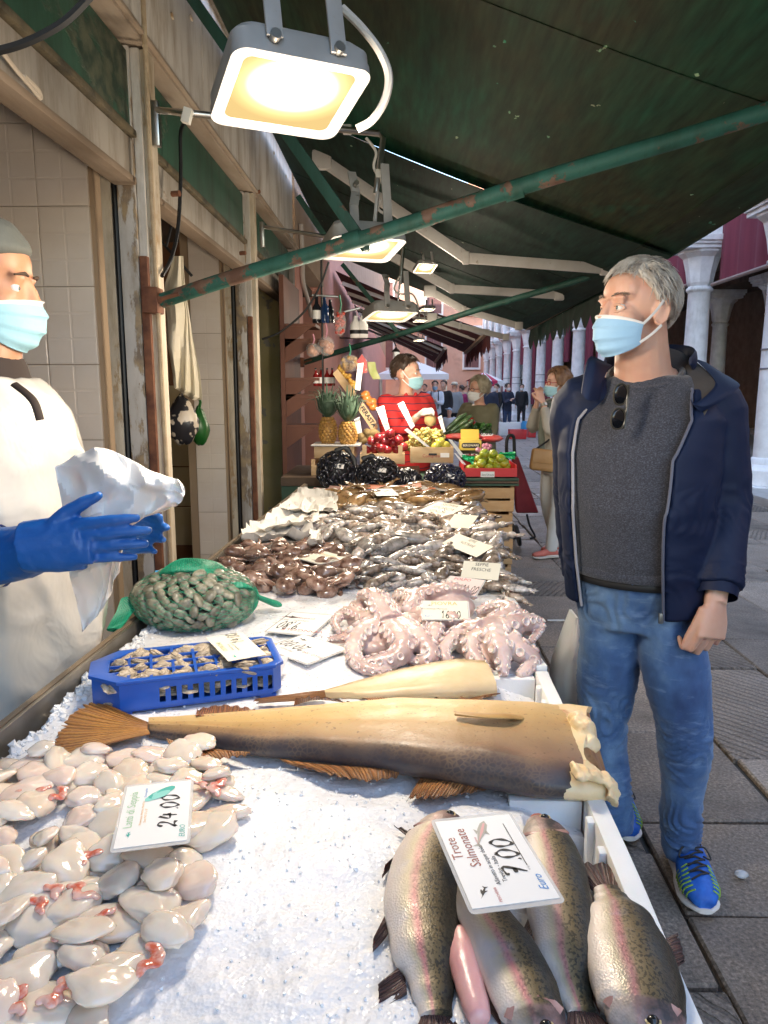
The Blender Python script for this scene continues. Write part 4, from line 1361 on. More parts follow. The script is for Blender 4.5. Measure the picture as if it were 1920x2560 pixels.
def side_fish(name, up, lo, th, m, parent, z0, nr=26, open_end=True, per=6, sag=None):
 """body of a fish lying on its side, from its two outlines in the photo; th = half thickness"""
 U = [P(*p, Z=z0 + t * 1.25) for p, t in zip(up, th)]; L = [P(*p, Z=z0 + t * .7) for p, t in zip(lo, th)]
 U = spline(U, per); L = spline(L, per)
 TH = []
 for a, b in zip(th, th[1:]): TH += [lerp(a, b, k / per) for k in range(per)]
 TH.append(th[-1])
 rings = []; uv = []
 N = len(U)
 for i in range(N):
  a, b = U[i], L[i]; c_ = (a + b) / 2; hv = (a - b) / 2; hv.z = 0
  t = TH[i]
  cz = z0 + t * .95
  ring = []
  for k in range(nr):
   an = 2 * math.pi * k / nr
   cs, sn = math.cos(an), math.sin(an)
   zz = cz + (t * 1.05 * abs(sn) ** .85 * (1 if sn > 0 else -.9))
   p = V((c_.x, c_.y, 0)) + hv * (math.copysign(abs(cs) ** .9, cs))
   p.z = zz + .004 * fbm((c_.x * 1, an, 0), 3)
   ring.append(p); uv.append((i / (N - 1), cs, sn))
  rings.append(ring)
 g = G().rings(rings, caps=True)
 me = g.mesh(name, smooth=None); shade(me, 60)
 attr(me, 'uvw', uv)
 return place(me, name, None, parent, m), rings


cod = thing('cod_fish', 'big headless brown cod lying across the ice with its tail to the left', 'fish', P(800, 1860, Z=ZI))
ZB = ZI - .004
body, rings = side_fish('body', cod_up, cod_lo, cod_th, M_COD, cod, ZB, 56)
S = lambda x, y, z=ZI + .020: P(x, y, Z=z)
fin('tail_fin', [S(375, 1838, ZI + .016), S(368, 1820, ZI + .022), S(372, 1801, ZI + .016)], [S(112, 1903), S(128, 1868), S(142, 1830), S(168, 1795), S(215, 1762), S(270, 1768)], M_CODTAIL, cod, 60, 10, .14, seed=1)
fin('fin', [S(490, 1792, ZI + .03), S(645, 1781, ZI + .04)], [S(492, 1768), S(540, 1762), S(600, 1770), S(640, 1780)], M_CODFIN, cod, 26, 6, seed=2)
fin('fin', [S(415, 1845), S(500, 1862), S(625, 1884)], [S(438, 1880), S(500, 1902), S(560, 1900), S(615, 1888)], M_CODFIN, cod, 36, 6, .3, seed=3)
fin('fin', [S(700, 1892), S(850, 1912), S(1000, 1930)], [S(760, 1920), S(840, 1945), S(920, 1952), S(995, 1936)], M_CODFIN, cod, 44, 6, .2, seed=4)
fin('fin', [S(1052, 1938), S(1130, 1952), S(1225, 1960)], [S(1018, 2005, ZI + .004), S(1060, 1998), S(1130, 1985), S(1215, 1966)], M_CODFIN, cod, 34, 6, .28, seed=5)
zt_ = ZI + .088
M_YFIN = mat('yellow fin', (.52, .33, .11), .4, (.36, .2, .07), 30, stretch=(.2, 1, 1))
G().tube(spline([S(1315, 1796, zt_ - .012), S(1270, 1790, zt_ + .004), S(1210, 1789, zt_ + .006), S(1138, 1784, zt_ + .004)], 6), [(.003, .004 + .010 * math.sin(.4 + 2.5 * i / 18)) for i in range(19)], 10, up=(0, 0, 1)).obj('pectoral_fin', M_YFIN, cod, smooth=70)
G().tube(spline([S(1350, 1768, zt_ - .03), S(1290, 1764, zt_ - .022), S(1212, 1770, zt_ - .03)], 6), [(.003, .003 + .006 * math.sin(.4 + 2.5 * i / 12)) for i in range(13)], 8, up=(0, 0, 1)).obj('pelvic_fin', M_YFIN, cod, smooth=70)
end = rings[-1]
cen = sum(end, V((0, 0, 0))) / len(end)
col_r = []
for k_, (sc_, dx) in enumerate([(1.03, -.05), (1.06, -.012), (1.0, .030), (.84, .022), (.66, -.028), (.3, -.060)]):
 ring = []
 for i, p in enumerate(end):
  a = 2 * math.pi * i / len(end)
  q = cen + (p - cen) * sc_ * (1 + (.02 * math.sin(a * 3 + k_) + .02 * math.sin(a * 7 + k_)) * (k_ > 1))
  q.x += dx + .022 * math.sin(a * 2 + .6) + .005 * math.sin(a * 5)
  q.z = max(q.z, ZI + .004)
  ring.append(q)
 col_r.append(ring)
G().rings(col_r[:4], caps=False).obj('collar', M_FLESH, cod, smooth=80)
G().rings(col_r[3:], caps=True).obj('gill_cavity', M_CAVITY, cod, smooth=80)
g = G()
for i in range(9):
 a = i / 8; c_ = cen + V((.012 + .01 * math.sin(i * 3), .03 - .07 * a, .045 - .05 * abs(a - .4)))
 g.ell(c_, (.017, .011 + .005 * (i % 2), .010 + .006 * (i % 3)), Matrix.Rotation(i * 1.3, 3, 'Z'), 12, 8, fn=lambda p: p * (1 + .3 * nz(p, 2.2, i)))
place(fuse(g, .003, 3), 'torn_flesh', None, cod, M_FLESH)
fl = [P(1432, 1925, Z=.925), P(1470, 1935, Z=.918), P(1515, 1950, Z=.905), P(1535, 1975, Z=.893), P(1530, 2005, Z=.88)]
g = G().tube(spline(fl, 6), [(.007 + .002 * math.sin(i * 1.7), .020 + .006 * math.sin(i * .6)) for i in range(25)], 12, up=(0, 0, 1))
me = fuse(g, .003, 2); displace(me, lambda p: .003 * nz(p, 110)); place(me, 'jaw_flap', None, cod, M_FLESH)
fin('gill_fin', [P(1408, 1868, Z=.90), P(1425, 1880, Z=.895)], [P(1430, 1840, Z=.905), P(1437, 1868, Z=.90)], mat('black fin', (.03, .025, .022), .5), cod, 8, 6, .4, seed=9)

# ---------------------------------------------------------------- the cut half of a pale fish
half = thing('fish_tail_piece', 'pale cut tail half of a fish lying behind the big brown cod', 'fish', P(1030, 1710, Z=ZI))
h_up = [(800, 1732), (848, 1718), (920, 1698), (1000, 1676), (1080, 1660), (1140, 1652), (1205, 1656)]
h_lo = [(800, 1742), (850, 1745), (930, 1748), (1010, 1746), (1090, 1744), (1170, 1742), (1243, 1738)]
n = NT('split fish side')
at = n.coord(attr='uvw'); sp = n.sep(at); v = n.coord('Object')
e = n.math('ADD', sp[1], n.math('MULTIPLY', n.math('SUBTRACT', n.noise(v, 14, 5), .5), .5))
skin = n.ramp(n.noise(v, 60, 5), [(.35, (.30, .20, .08)), (.65, (.50, .38, .2))])
fl_ = n.ramp(n.noise(v, 10, 5), [(.3, (.58, .43, .23)), (.7, (.68, .55, .35))])
n.set(col=n.mix(n.ramp(e, [(.20, 0.0), (.45, 1.0)]), fl_, skin), rough=.4, normal=n.bump(n.noise(v, 40, 5), .4, .004), sss=.15, ssss=.006)
side_fish('body', h_up, h_lo, [.007, .010, .014, .019, .023, .025, .024], n.m, half, ZB, 22)
fin('tail_fin', [S(815, 1738, ZI + .02), S(810, 1728, ZI + .02)], [S(640, 1760), S(632, 1750), S(650, 1744)], M_CODFIN, half, 20, 8, .3, seed=11)
fin('fin', [S(735, 1760), S(800, 1752), S(905, 1762)], [S(740, 1750, ZI + .03), S(800, 1738, ZI + .055), S(890, 1756, ZI + .03)], M_CODFIN, half, 30, 6, .1, seed=12)
fin('fin', [S(905, 1748), S(1000, 1748), S(1110, 1744)], [S(930, 1758), S(1000, 1756), S(1090, 1748)], M_CODFIN, half, 26, 5, .3, seed=13)
fin('fin', [S(1150, 1745), S(1180, 1740)], [S(1145, 1765), S(1200, 1748), S(1252, 1737)], M_CODFIN, half, 20, 6, .15, seed=14)

# ---------------------------------------------------------------- trout
n = NT('rainbow trout skin')
at = n.coord(attr='uvw'); sp = n.sep(at); v = n.coord('Object')
wob = n.math('MULTIPLY', n.math('SUBTRACT', n.noise(v, 14, 4), .5), .34)
s_ = n.math('ADD', n.math('MULTIPLY', n.math('ADD', sp[1], wob), .5), .64)
c = n.ramp(s_, [(.0, (.74, .68, .64)), (.28, (.66, .58, .52)), (.42, (.47, .40, .28)), (.52, (.42, .27, .23)), (.60, (.27, .20, .11)), (.72, (.14, .10, .045)), (.92, (.035, .03, .02))])
pink = n.ramp(s_, [(.44, 0.0), (.53, .85), (.60, 0.0)])
c = n.mix(n.math('MULTIPLY', pink, n.ramp(n.noise(v, 7, 3), [(.35, .25), (.65, .8)])), c, (.50, .13, .16))
spot = n.ramp(n.noise(n.coord('Object', (1, .75, 1)), 300, 2, .5), [(.53, 0.0), (.57, 1.0)])
sm = n.ramp(s_, [(.42, 0.0), (.62, .55), (.85, 1.0)])
c = n.mix(n.math('MULTIPLY', spot, sm), c, (.018, .016, .012))
bluesh = n.ramp(n.noise(v, 18, 3), [(.56, 0.0), (.70, .5)])
c = n.mix(n.math('MULTIPLY', bluesh, n.ramp(s_, [(.2, 0.0), (.35, 1.0), (.6, .6), (.7, 0.0)])), c, (.36, .38, .55))
hd = n.ramp(sp[0], [(.86, 0.0), (.875, 1.0)])
c = n.mix(n.math('MULTIPLY', hd, n.ramp(s_, [(.2, .45), (.6, .9)])), c, n.mix(n.ramp(n.noise(v, 30, 4), [(.42, 0.0), (.6, 1.0)]), n.ramp(s_, [(.3, (.55, .42, .38)), (.7, (.22, .13, .12))]), (.035, .03, .035)))
scl = n.vor(n.coord('Object', (1, .8, 1)), 420)
n.set(col=c, rough=n.ramp(n.noise(v, 30, 3), [(.3, .34), (.7, .58)]), metal=n.ramp(s_, [(.1, .05), (.5, .16), (.8, .05)]), normal=n.bump(scl, .28, .0013, n.bump(n.noise(v, 60, 3), .12, .002)), coat=.0, sss=.05, ssss=.004)
M_TROUT = n.m
M_TFIN = streaks('trout fin', (.16, .075, .06), (.10, .055, .05), (.025, .018, .018), 40)
M_EYE = mat('fish eye', (.02, .02, .02), .08)
TP = [(0, (.040, .018)), (.06, (.042, .020)), (.15, (.056, .027)), (.35, (.090, .045)), (.55, (.106, .052)), (.72, (.106, .053)), (.84, (.096, .050)), (.90, (.086, .046)), (.96, (.055, .036)), (1.0, (.018, .014))]


def trout(label, pts, L, W_, flip, zlift=.0, roll=0.0, mouth=True):
 """pts: spine in photo pixels from tail root to snout"""
 t = thing('trout', label, 'fish', P(*pts[len(pts) // 2], Z=ZI), 'rainbow trout on the ice')
 z = ZI + .035 + zlift
 sp_ = spline([P(p[0], p[1], Z=z) for p in pts], 10)
 N = len(sp_); rings = []; uv = []; nr = 28
 for i in range(N): sp_[i].z = ZI + zlift + max(.008, interp(TP, i / (N - 1))[1] * L * W_ * .95)
 for i in range(N):
  u = i / (N - 1)
  ra, rb = interp(TP, u)
  ra *= L * W_; rb *= L * W_ * 1.1
  d = (sp_[min(i + 1, N - 1)] - sp_[max(i - 1, 0)]); d.z = 0; d.normalize()
  sd = V((d.y, -d.x, 0)) * flip                      # towards the back (dark) side
  ring = []
  for k in range(nr):
   a = 2 * math.pi * k / nr
   cs, sn = math.cos(a), math.sin(a)
   bel = 1.12 if cs < 0 and .25 < u < .85 else 1.0
   p = sp_[i] + sd * (cs * ra * bel) + V((0, 0, 1)) * (sn * rb)
   p += V((0, 0, -1)) * cs * roll * ra
   p.z = max(p.z, ZI + zlift * .6 - .004)
   ring.append(p); uv.append((u, cs, sn))
  rings.append(ring)
 me = G().rings(rings).mesh('body', smooth=None); shade(me, 70); attr(me, 'uvw', uv)
 place(me, 'body', None, t, M_TROUT)
 d0 = (sp_[0] - sp_[4]).normalized(); s0 = V((d0.y, -d0.x, 0))
 r0 = .026 * L * W_
 fin('tail_fin', [sp_[0] + s0 * r0 * .9 - d0 * .012, sp_[0] - d0 * .012, sp_[0] - s0 * r0 * .9 - d0 * .012], [sp_[0] + s0 * .048 + d0 * .070, sp_[0] + s0 * .02 + d0 * .058, sp_[0] - s0 * .02 + d0 * .058, sp_[0] - s0 * .048 + d0 * .070], M_TFIN, t, 30, 8, .06, .003, .002)
 def sidefin(u, side, ln, wd, back):
  i = int(u * (N - 1)); d = (sp_[min(i + 1, N - 1)] - sp_[i - 1]).normalized(); sd = V((d.y, -d.x, 0)) * flip * side
  ra, rb = interp(TP, u); b = sp_[i] + sd * ra * L * W_ * (1.0 if side < 0 else .9)
  b.z = ZI + zlift * .5 + rb * L * W_ * .8
  tip = b + sd * wd - d * back; tip.z = ZI + zlift * .4 + .012
  fin('fin', [b - d * ln / 2, b + d * ln / 2], [tip - d * ln * .5, tip + d * ln * .2], M_TFIN, t, 18, 5, .1, .003, .003, seed=u * 9)
 sidefin(.22, -1, .035, .03, .02); sidefin(.48, -1, .03, .018, .03); sidefin(.80, -1, .024, .016, .045); sidefin(.5, 1, .05, .022, .012); sidefin(.2, 1, .016, .012, .01)
 i = int(.955 * (N - 1)); d = (sp_[i] - sp_[i - 2]).normalized(); sd = V((d.y, -d.x, 0)) * flip
 ra, rb = interp(TP, .955)
 e_ = sp_[i] + sd * ra * L * W_ * .25 + V((0, 0, rb * L * W_ * .92))
 eo = G().ell(e_, .0068, nu=12, nv=8).obj('eye', M_EYE, t); G().tube([e_ + V((math.cos(a) * .0066, math.sin(a) * .0066, .002)) for a in [k_ * .5236 for k_ in range(13)]], .0014, 6).obj('eye_ring', mat('gold eye ring', (.55, .42, .2), .3), eo)
 i = int(.885 * (N - 1)); ra, rb = interp(TP, .885); pts_ = []
 d = (sp_[i] - sp_[i - 2]).normalized(); sd = V((d.y, -d.x, 0)) * flip
 for k in range(9):
  a = R_(35 + 125 * k / 8)
  pts_.append(sp_[i] + sd * math.cos(a) * ra * L * W_ * 1.03 + V((0, 0, math.sin(a) * rb * L * W_ * 1.03)) - d * .012 * math.sin(R_(180 * k / 8)))
 G().tube(pts_, [(.0022, .006)] * 9, 6).obj('gill_edge', mat('gill edge', (.30, .14, .12), .3, (.45, .28, .25), 40), t)
 if mouth:
  tip = sp_[-1]; dd = (sp_[-1] - sp_[-4]).normalized()
  G().ell(tip - dd * .004 + V((0, 0, .004)), (.012, .010, .007), nu=12, nv=8).obj('mouth', mat('mouth flesh', (.42, .14, .1), .4), t)
 return t


trout('whole trout at the left of the card with its dark tail fin towards the camera', [(1092, 2480), (1078, 2400), (1065, 2300), (1062, 2200), (1085, 2100), (1125, 2005)], .44, .92, 1)
trout('trout right of the card with its head pointing away from the camera', [(1458, 2470), (1430, 2400), (1418, 2310), (1402, 2210), (1385, 2110), (1345, 2008)], .40, .88, 1, .004)
trout('middle trout below the card with a red stripe and head towards the camera', [(1110, 2080), (1165, 2170), (1230, 2270), (1286, 2370), (1328, 2465), (1362, 2562)], .48, .66, -1, .012)
trout('rightmost trout, plump and silver bellied, its head towards the camera', [(1520, 2175), (1538, 2220), (1562, 2290), (1588, 2380), (1608, 2470), (1620, 2560)], .48, .86, -1, .004)
g = G().tube(spline([P(1150, 2330, Z=ZI + .015), P(1165, 2420, Z=ZI + .02), P(1200, 2550, Z=ZI + .02)], 8), [.009, .011, .012, .013, .014, .015, .015, .015, .014, .014, .013, .013, .012, .012, .011, .010, .008], 14, flat=1.2)
tag(g.obj('fish_belly_flap', mat('pink belly flesh', (.68, .33, .32), .3, (.75, .45, .42), 14, sss=.3, ssss=.006, bump=.3), smooth=70), 'pink glossy flap of opened belly between the left and middle trout', 'fish piece')

# ---------------------------------------------------------------- cuttlefish milt lumps
n = NT('milt')
v = n.coord('Object'); oi = n.n('ObjectInfo')
cl = n.ramp(oi.outputs['Random'], [(0, (.70, .57, .44)), (.35, (.76, .65, .52)), (.7, (.66, .58, .49)), (1, (.76, .59, .49))])
cl = n.mix(n.ramp(n.noise(v, 20, 4), [(.4, 0.0), (.8, .6)]), cl, (.84, .78, .72))
cl = n.mix(n.ramp(n.noise(v, 9, 2), [(.66, 0.0), (.8, .45)]), cl, (.20, .20, .22))
n.set(col=cl, rough=.13, sss=.55, ssss=.012, coat=.5, crough=.08, normal=n.bump(n.noise(v, 40, 3), .12, .004))
n.b.inputs['Subsurface Radius'].default_value = (1.0, .6, .4)
M_MILT = n.m
milt_me = []
for k in range(7):
 sd = k * 5.3
 def fn(p, sd=sd, k=k):
  bend = .22 * (k % 3 - 1) * (p.x * p.x)
  taper = 1 - .35 * p.x * (.6 if k % 2 else -.5)
  q = V((p.x, p.y * taper + bend, p.z * (1 - .15 * p.x)))
  return q * (1 + .26 * nz(p, 1.1, sd) + .12 * nz(p, 2.3, sd))
 g = G().ell((0, 0, 0), (.037 + .004 * (k % 3), .0245 + .004 * (k % 3), .0112), nu=24, nv=16, fn=fn)
 me = g.mesh('milt_lump', smooth=180); me.materials.append(M_MILT); milt_me.append(me)


def in_poly(x, y, poly):
 c_ = False; j = len(poly) - 1
 for i in range(len(poly)):
  if (poly[i][1] > y) != (poly[j][1] > y) and x < (poly[j][0] - poly[i][0]) * (y - poly[i][1]) / (poly[j][1] - poly[i][1]) + poly[i][0]: c_ = not c_
  j = i
 return c_


def scatter(poly_px, dist, z, rs, margin=None, tries=6000):
 poly = [tuple(P(*p, Z=z)[:2]) for p in poly_px]
 xs = [p[0] for p in poly]; ys = [p[1] for p in poly]
 out = []
 for _ in range(tries):
  x, y = rs.uniform(min(xs), max(xs)), rs.uniform(min(ys), max(ys))
  if in_poly(x, y, poly) and all((x - a) ** 2 + ((y - b) * 1.0) ** 2 > dist * dist for a, b in out): out.append((x, y))
 return out


def milt_label(x, y):
 c = P(388, 2040, Z=ZI)
 if (x - c.x) ** 2 + (y - c.y) ** 2 < .085 ** 2: return 'cream milt lump lying against the laminated 24.00 card'
 if y > 1.03: return 'cream milt lump at the far side of its heap just below the cod tail'
 if x > -.37 + .1 * (y - .6): return 'cream milt lump on the right border of its heap beside bare ice'
 if y < .74: return 'cream milt lump at the near end of its heap by the bottom edge'
 return 'cream milt lump inside the heap left of the 24.00 card'


rs = random.Random(11)
poly = [(-60, 1940), (120, 1915), (330, 1905), (505, 1890), (590, 1985), (565, 2080), (500, 2150), (485, 2260), (455, 2330), (415, 2420), (300, 2500), (250, 2620), (-60, 2640)]
for i, (x, y) in enumerate(scatter(poly, .0405, ZI, rs)):
 s = rs.uniform(.72, 1.12)
 z = ice_h(x, y) + .0125 * s + (.006 if rs.random() < .4 else 0)
 o = place(milt_me[i % 7], 'milt_lump', TRS((x, y, z), rs.uniform(0, 6.28), (s * rs.uniform(.85, 1.15), s * rs.uniform(.9, 1.15), s), rs.uniform(-.35, .35), rs.uniform(-.2, .2)))
 tag(o, milt_label(x, y), 'seafood', 'pale milt lumps on the ice')
for i, (x, y) in enumerate(scatter(poly, .085, ZI, random.Random(4))):
 s = rs.uniform(.6, 1.0)
 o = place(milt_me[(i + 3) % 7], 'milt_lump', TRS((x, y, ice_h(x, y) + .027), rs.uniform(0, 6.28), s, rs.uniform(-.3, .3), rs.uniform(-.2, .2)))
 tag(o, milt_label(x, y), 'seafood', 'pale milt lumps on the ice')
roe = []
for k in range(3):
 g = G()
 for j in range(7):
  a = j / 6
  g.ell((.022 * (a - .5) * 2, .006 * math.sin(j * 1.3 + k), .003 * (j % 2)), (.009, .0045 + .002 * (j % 3), .005), nu=10, nv=8)
 me = fuse(g, .0016, 8, name='roe_scrap'); me.materials.append(mat('orange roe', (.60, .13, .07), .18, (.70, .45, .38), 60, fac=(.38, .56), sss=.3, ssss=.004, coat=.4)); roe.append(me)
for i, (px, py) in enumerate([(75, 1965), (150, 1972), (488, 1950), (540, 1955), (215, 2120), (120, 2200), (200, 2215), (95, 2240), (250, 2285), (185, 2325), (385, 2380), (150, 2460), (35, 2485)]):
 q = P(px, py, Z=ZI + .035)
 tag(place(roe[i % 3], 'roe_scrap', TRS((q.x, q.y, ice_h(q.x, q.y) + .026), rs.uniform(0, 6), (rs.uniform(.7, 1.0), rs.uniform(.9, 1.3), .6), rs.uniform(-.3, .3))), 'small orange scrap of roe among the cream lumps', 'roe', 'orange roe scraps')

# ---------------------------------------------------------------- octopuses
n = NT('octopus skin')
v = n.coord('Object')
c = n.ramp(n.noise(v, 11, 5), [(.3, (.46, .31, .28)), (.5, (.60, .45, .41)), (.7, (.70, .57, .53))])
c = n.mix(n.ramp(n.noise(v, 5, 3), [(.52, 0.0), (.7, .6)]), c, (.26, .16, .15))
n.set(col=c, rough=.3, sss=.25, ssss=.008, coat=.35, crough=.12, normal=n.bump(n.noise(v, 110, 4), .5, .003))
M_OCTO = n.m
n = NT('octopus sucker'); v = n.coord('Object')
n.set(col=n.ramp(n.noise(v, 30, 3), [(.35, (.58, .44, .40)), (.65, (.76, .65, .60))]), rough=.2, sss=.25, ssss=.006, coat=.5, crough=.1)
M_SUCK = n.m


def octopus(label, c_px, head, arms, zc):
 """arms: (list of (px, py, height above ice), root radius)"""
 t = thing('octopus', label, 'octopus', P(*c_px, Z=ZI), 'pale octopuses')
 g = G(); sk = G()
 for c_, r, rz in head:
  q = P(c_[0], c_[1], Z=ZI + c_[2]); g.ell(q, r, Matrix.Rotation(rz, 3, 'Z'), 22, 14, fn=lambda p: p * (1 + .08 * nz(p, 1.6, r[0] * 50)))
 for pts, r0, sd in arms:
  sp_ = spline([P(a, b, Z=ZI + h) for a, b, h in pts], 8)
  N = len(sp_)
  R0 = [1.45 * r0 * (1 - .74 * (i / (N - 1)) ** 1.1) * (1 + .05 * math.sin(i * 1.9)) for i in range(N)]
  g.tube(sp_, R0, 12)
  L = 0; nxt = .012; row = 0
  for i in range(1, N):
   L += (sp_[i] - sp_[i - 1]).length
   if L >= nxt:
    T = (sp_[i] - sp_[i - 1]).normalized()
    side = T.cross(V((0, 0, 1))); side = side.normalized() if side.length > .1 else V((1, 0, 0))
    up = side.cross(T).normalized()
    if up.z < 0: up = -up
    for s_ in (-1, 1):
     dirn = (up * .72 + V((0, -1, 0)) * .55 * 1 + side * s_ * .62 * sd).normalized()
     dirn = (dirn - T * dirn.dot(T)).normalized()
     dirn = (dirn + side * s_ * .45).normalized()
     rr = R0[i] * .44
     q = sp_[i] + dirn * R0[i] * .93 + T * (s_ * rr * .5)
     Mq = dirn.to_track_quat('Z', 'Y').to_matrix()
     prof = [(rr * .62, -rr * .5), (rr * .95, .0), (rr, rr * .34), (rr * .82, rr * .5), (rr * .55, rr * .36), (rr * .38, rr * .12), (rr * .05, rr * .08)]
     sk.lathe(prof, 12, Mq, q)
    nxt = L + R0[i] * .86
 me = fuse(g, .0042, 3); displace(me, lambda p: .0016 * nz(p, 60))
 place(me, 'body', None, t, M_OCTO)
 tag(sk.obj('suckers', M_SUCK, t, smooth=60), kind='stuff')


def z7(*a):          # pixel positions measured in an enlarged crop of the octopus heap
 return [(750 + x * .422, 1200 + y * .422, h) for x, y, h in a]


octopus('big pale octopus spreading its arms at the left end of the heap', (975, 1600),
  [(z7((540, 890, .035))[0], (.05, .04, .028), 0), (z7((440, 1000, .016))[0], (.03, .022, .018), 0), (z7((640, 860, .035))[0], (.05, .04, .03), 0), (z7((480, 960, .02))[0], (.055, .05, .026), 0), (z7((380, 830, .02))[0], (.045, .04, .03), 0), (z7((680, 980, .02))[0], (.05, .04, .028), 0)],
  [(z7((520, 850, .05), (470, 760, .075), (430, 690, .095), (375, 680, .08), (355, 730, .05)), .022, 1),
         (z7((540, 840, .05), (520, 760, .06), (490, 700, .085), (440, 660, .09)), .02, 1),
         (z7((430, 860, .04), (330, 800, .04), (260, 790, .03), (205, 850, .02), (240, 900, .015)), .017, 1),
         (z7((460, 890, .04), (360, 900, .03), (260, 935, .02), (165, 950, .012)), .018, 1),
         (z7((450, 880, .045), (370, 910, .045), (325, 970, .035), (320, 1050, .02), (380, 1115, .012), (470, 1135, .01), (540, 1130, .008)), .020, 1),
         (z7((540, 900, .045), (600, 970, .045), (590, 1040, .03), (500, 1075, .022), (390, 1090, .018), (315, 1110, .012)), .023, 1),
         (z7((600, 880, .045), (700, 950, .045), (775, 1030, .028), (740, 1075, .018), (640, 1065, .014)), .023, 1),
         (z7((330, 760, .03), (360, 770, .04), (400, 770, .035), (390, 800, .03)), .016, 1)], 0)
octopus('pale octopus at the back of the heap arching an arm behind the cream card', (1080, 1490),
  [(z7((760, 820, .04))[0], (.055, .045, .035), 0), (z7((680, 740, .03))[0], (.06, .04, .035), 0), (z7((900, 760, .03))[0], (.065, .045, .04), 0)],
  [(z7((640, 740, .04), (700, 690, .06), (800, 660, .075), (900, 640, .085), (980, 660, .07), (1035, 700, .045)), .020, 1),
         (z7((600, 700, .035), (680, 720, .06), (640, 760, .06), (590, 770, .045)), .022, 1),
         (z7((760, 840, .045), (800, 900, .04), (790, 960, .03), (860, 960, .015)), .02, 1),
         (z7((800, 800, .05), (900, 830, .06), (960, 850, .05), (980, 880, .03)), .019, 1)], 0)
octopus('pale pink octopus piled against the foam edge at the right of the heap', (1230, 1600),
  [(z7((1130, 900, .05))[0], (.055, .045, .035), .4), (z7((1230, 990, .045))[0], (.05, .035, .028), -.6), (z7((1010, 970, .02))[0], (.05, .04, .028), 0), (z7((1300, 880, .03))[0], (.045, .04, .035), 0), (z7((1130, 1050, .02))[0], (.05, .045, .03), 0), (z7((1180, 790, .035))[0], (.06, .04, .035), 0)],
  [(z7((1080, 900, .06), (990, 900, .05), (920, 940, .04), (860, 1000, .025), (860, 1060, .015), (910, 1070, .012)), .021, 1),
         (z7((1090, 930, .06), (1030, 960, .05), (1020, 1030, .035), (1080, 1100, .02), (1130, 1140, .012)), .021, 1),
         (z7((1150, 930, .06), (1180, 1000, .055), (1200, 1080, .035), (1205, 1160, .015)), .025, 1),
         (z7((1230, 960, .06), (1310, 1020, .045), (1380, 1070, .03), (1330, 1140, .015), (1290, 1160, .012)), .021, 1),
         (z7((1200, 880, .06), (1300, 850, .065), (1390, 840, .055), (1420, 880, .045), (1370, 960, .035)), .020, 1),
         (z7((1150, 860, .06), (1250, 790, .07), (1200, 750, .07), (1100, 760, .06), (1050, 790, .05)), .019, 1),
         (z7((1180, 860, .06), (1290, 800, .065), (1310, 820, .05), (1280, 850, .05)), .017, 1)], 0)

# ---------------------------------------------------------------- brown baby octopus and the grey cuttlefish heaps
def wet(name, a, b, dark, sc=22):
 n = NT(name)
 v = n.coord('Object'); oi = n.n('ObjectInfo')
 c = n.ramp(n.noise(v, sc, 5, .6), [(.32, dark), (.45, a), (.68, b)])
 c = n.mix(1, c, n.ramp(oi.outputs['Random'], [(0, .6), (.5, 1.0), (1, 1.3)]), 'MULTIPLY')
 n.set(col=c, rough=.24, coat=.4, crough=.1, sss=.12, ssss=.006, normal=n.bump(n.noise(v, 50, 4), .25, .004))
 MATS[name] = n.m
 return n.m


M_BABY = wet('brown octopus skin', (.19, .105, .075), (.42, .29, .23), (.06, .03, .022), 30)
M_GREYS = wet('grey cuttlefish skin', (.20, .15, .115), (.48, .40, .34), (.028, .023, .02), 38)
M_OCHRE = wet('ochre cuttlefish skin', (.26, .15, .065), (.42, .28, .14), (.07, .04, .02))
M_SILVER = wet('silver squid skin', (.30, .27, .25), (.60, .55, .52), (.05, .045, .045), 34)


def squid_mesh(k, m, body=(.060, .034, .022), arms=6, al=.030):
 sd = k * 3.7
 g = G().ell((0, 0, 0), body, nu=16, nv=10, fn=lambda p: V((p.x, p.y * (1 - .25 * p.x) + .2 * math.sin(sd) * p.x * p.x, p.z)) * (1 + .12 * nz(p, 1.4, sd)))
 hx = body[0] * .95
 g.ell((hx + .006, 0, .002), (.016, .015, .012), nu=12, nv=8)
 for j in range(arms):
  a = (j / (arms - 1) - .5) * 1.5 + .2 * math.sin(sd + j)
  pts = [V((hx + .01, 0, 0))]
  for q in range(4):
   a += .35 * math.sin(sd * 2 + j * 1.7 + q)
   pts.append(pts[-1] + V((math.cos(a), math.sin(a), .15 * math.sin(j + q + sd))) * al / 3)
  g.tube(pts, [.0072, .0064, .0052, .004, .0016], 7)
 me = g.mesh('cuttlefish', smooth=60); me.materials.append(m)
 return me


def heap(name, label, cat, group, poly, dist, meshes, rs, layers, sc=(.85, 1.2), zs=(.014, .034, .05), direct=None):
 n_ = 0
 for li in range(layers):
  for (x, y) in scatter(poly, dist * (1 + .25 * li), ZI, rs, tries=3500):
   s = rs.uniform(*sc)
   rz = rs.uniform(0, 6.28) if direct is None else rs.gauss(direct, .8)
   o = place(rs.choice(meshes), name, TRS((x, y, ZI + zs[li] + rs.uniform(-.004, .006)), rz, s, rs.uniform(-.4, .4), rs.uniform(-.3, .25)))
   tag(o, label(x, y) if callable(label) else label, cat, group); n_ += 1
 return n_


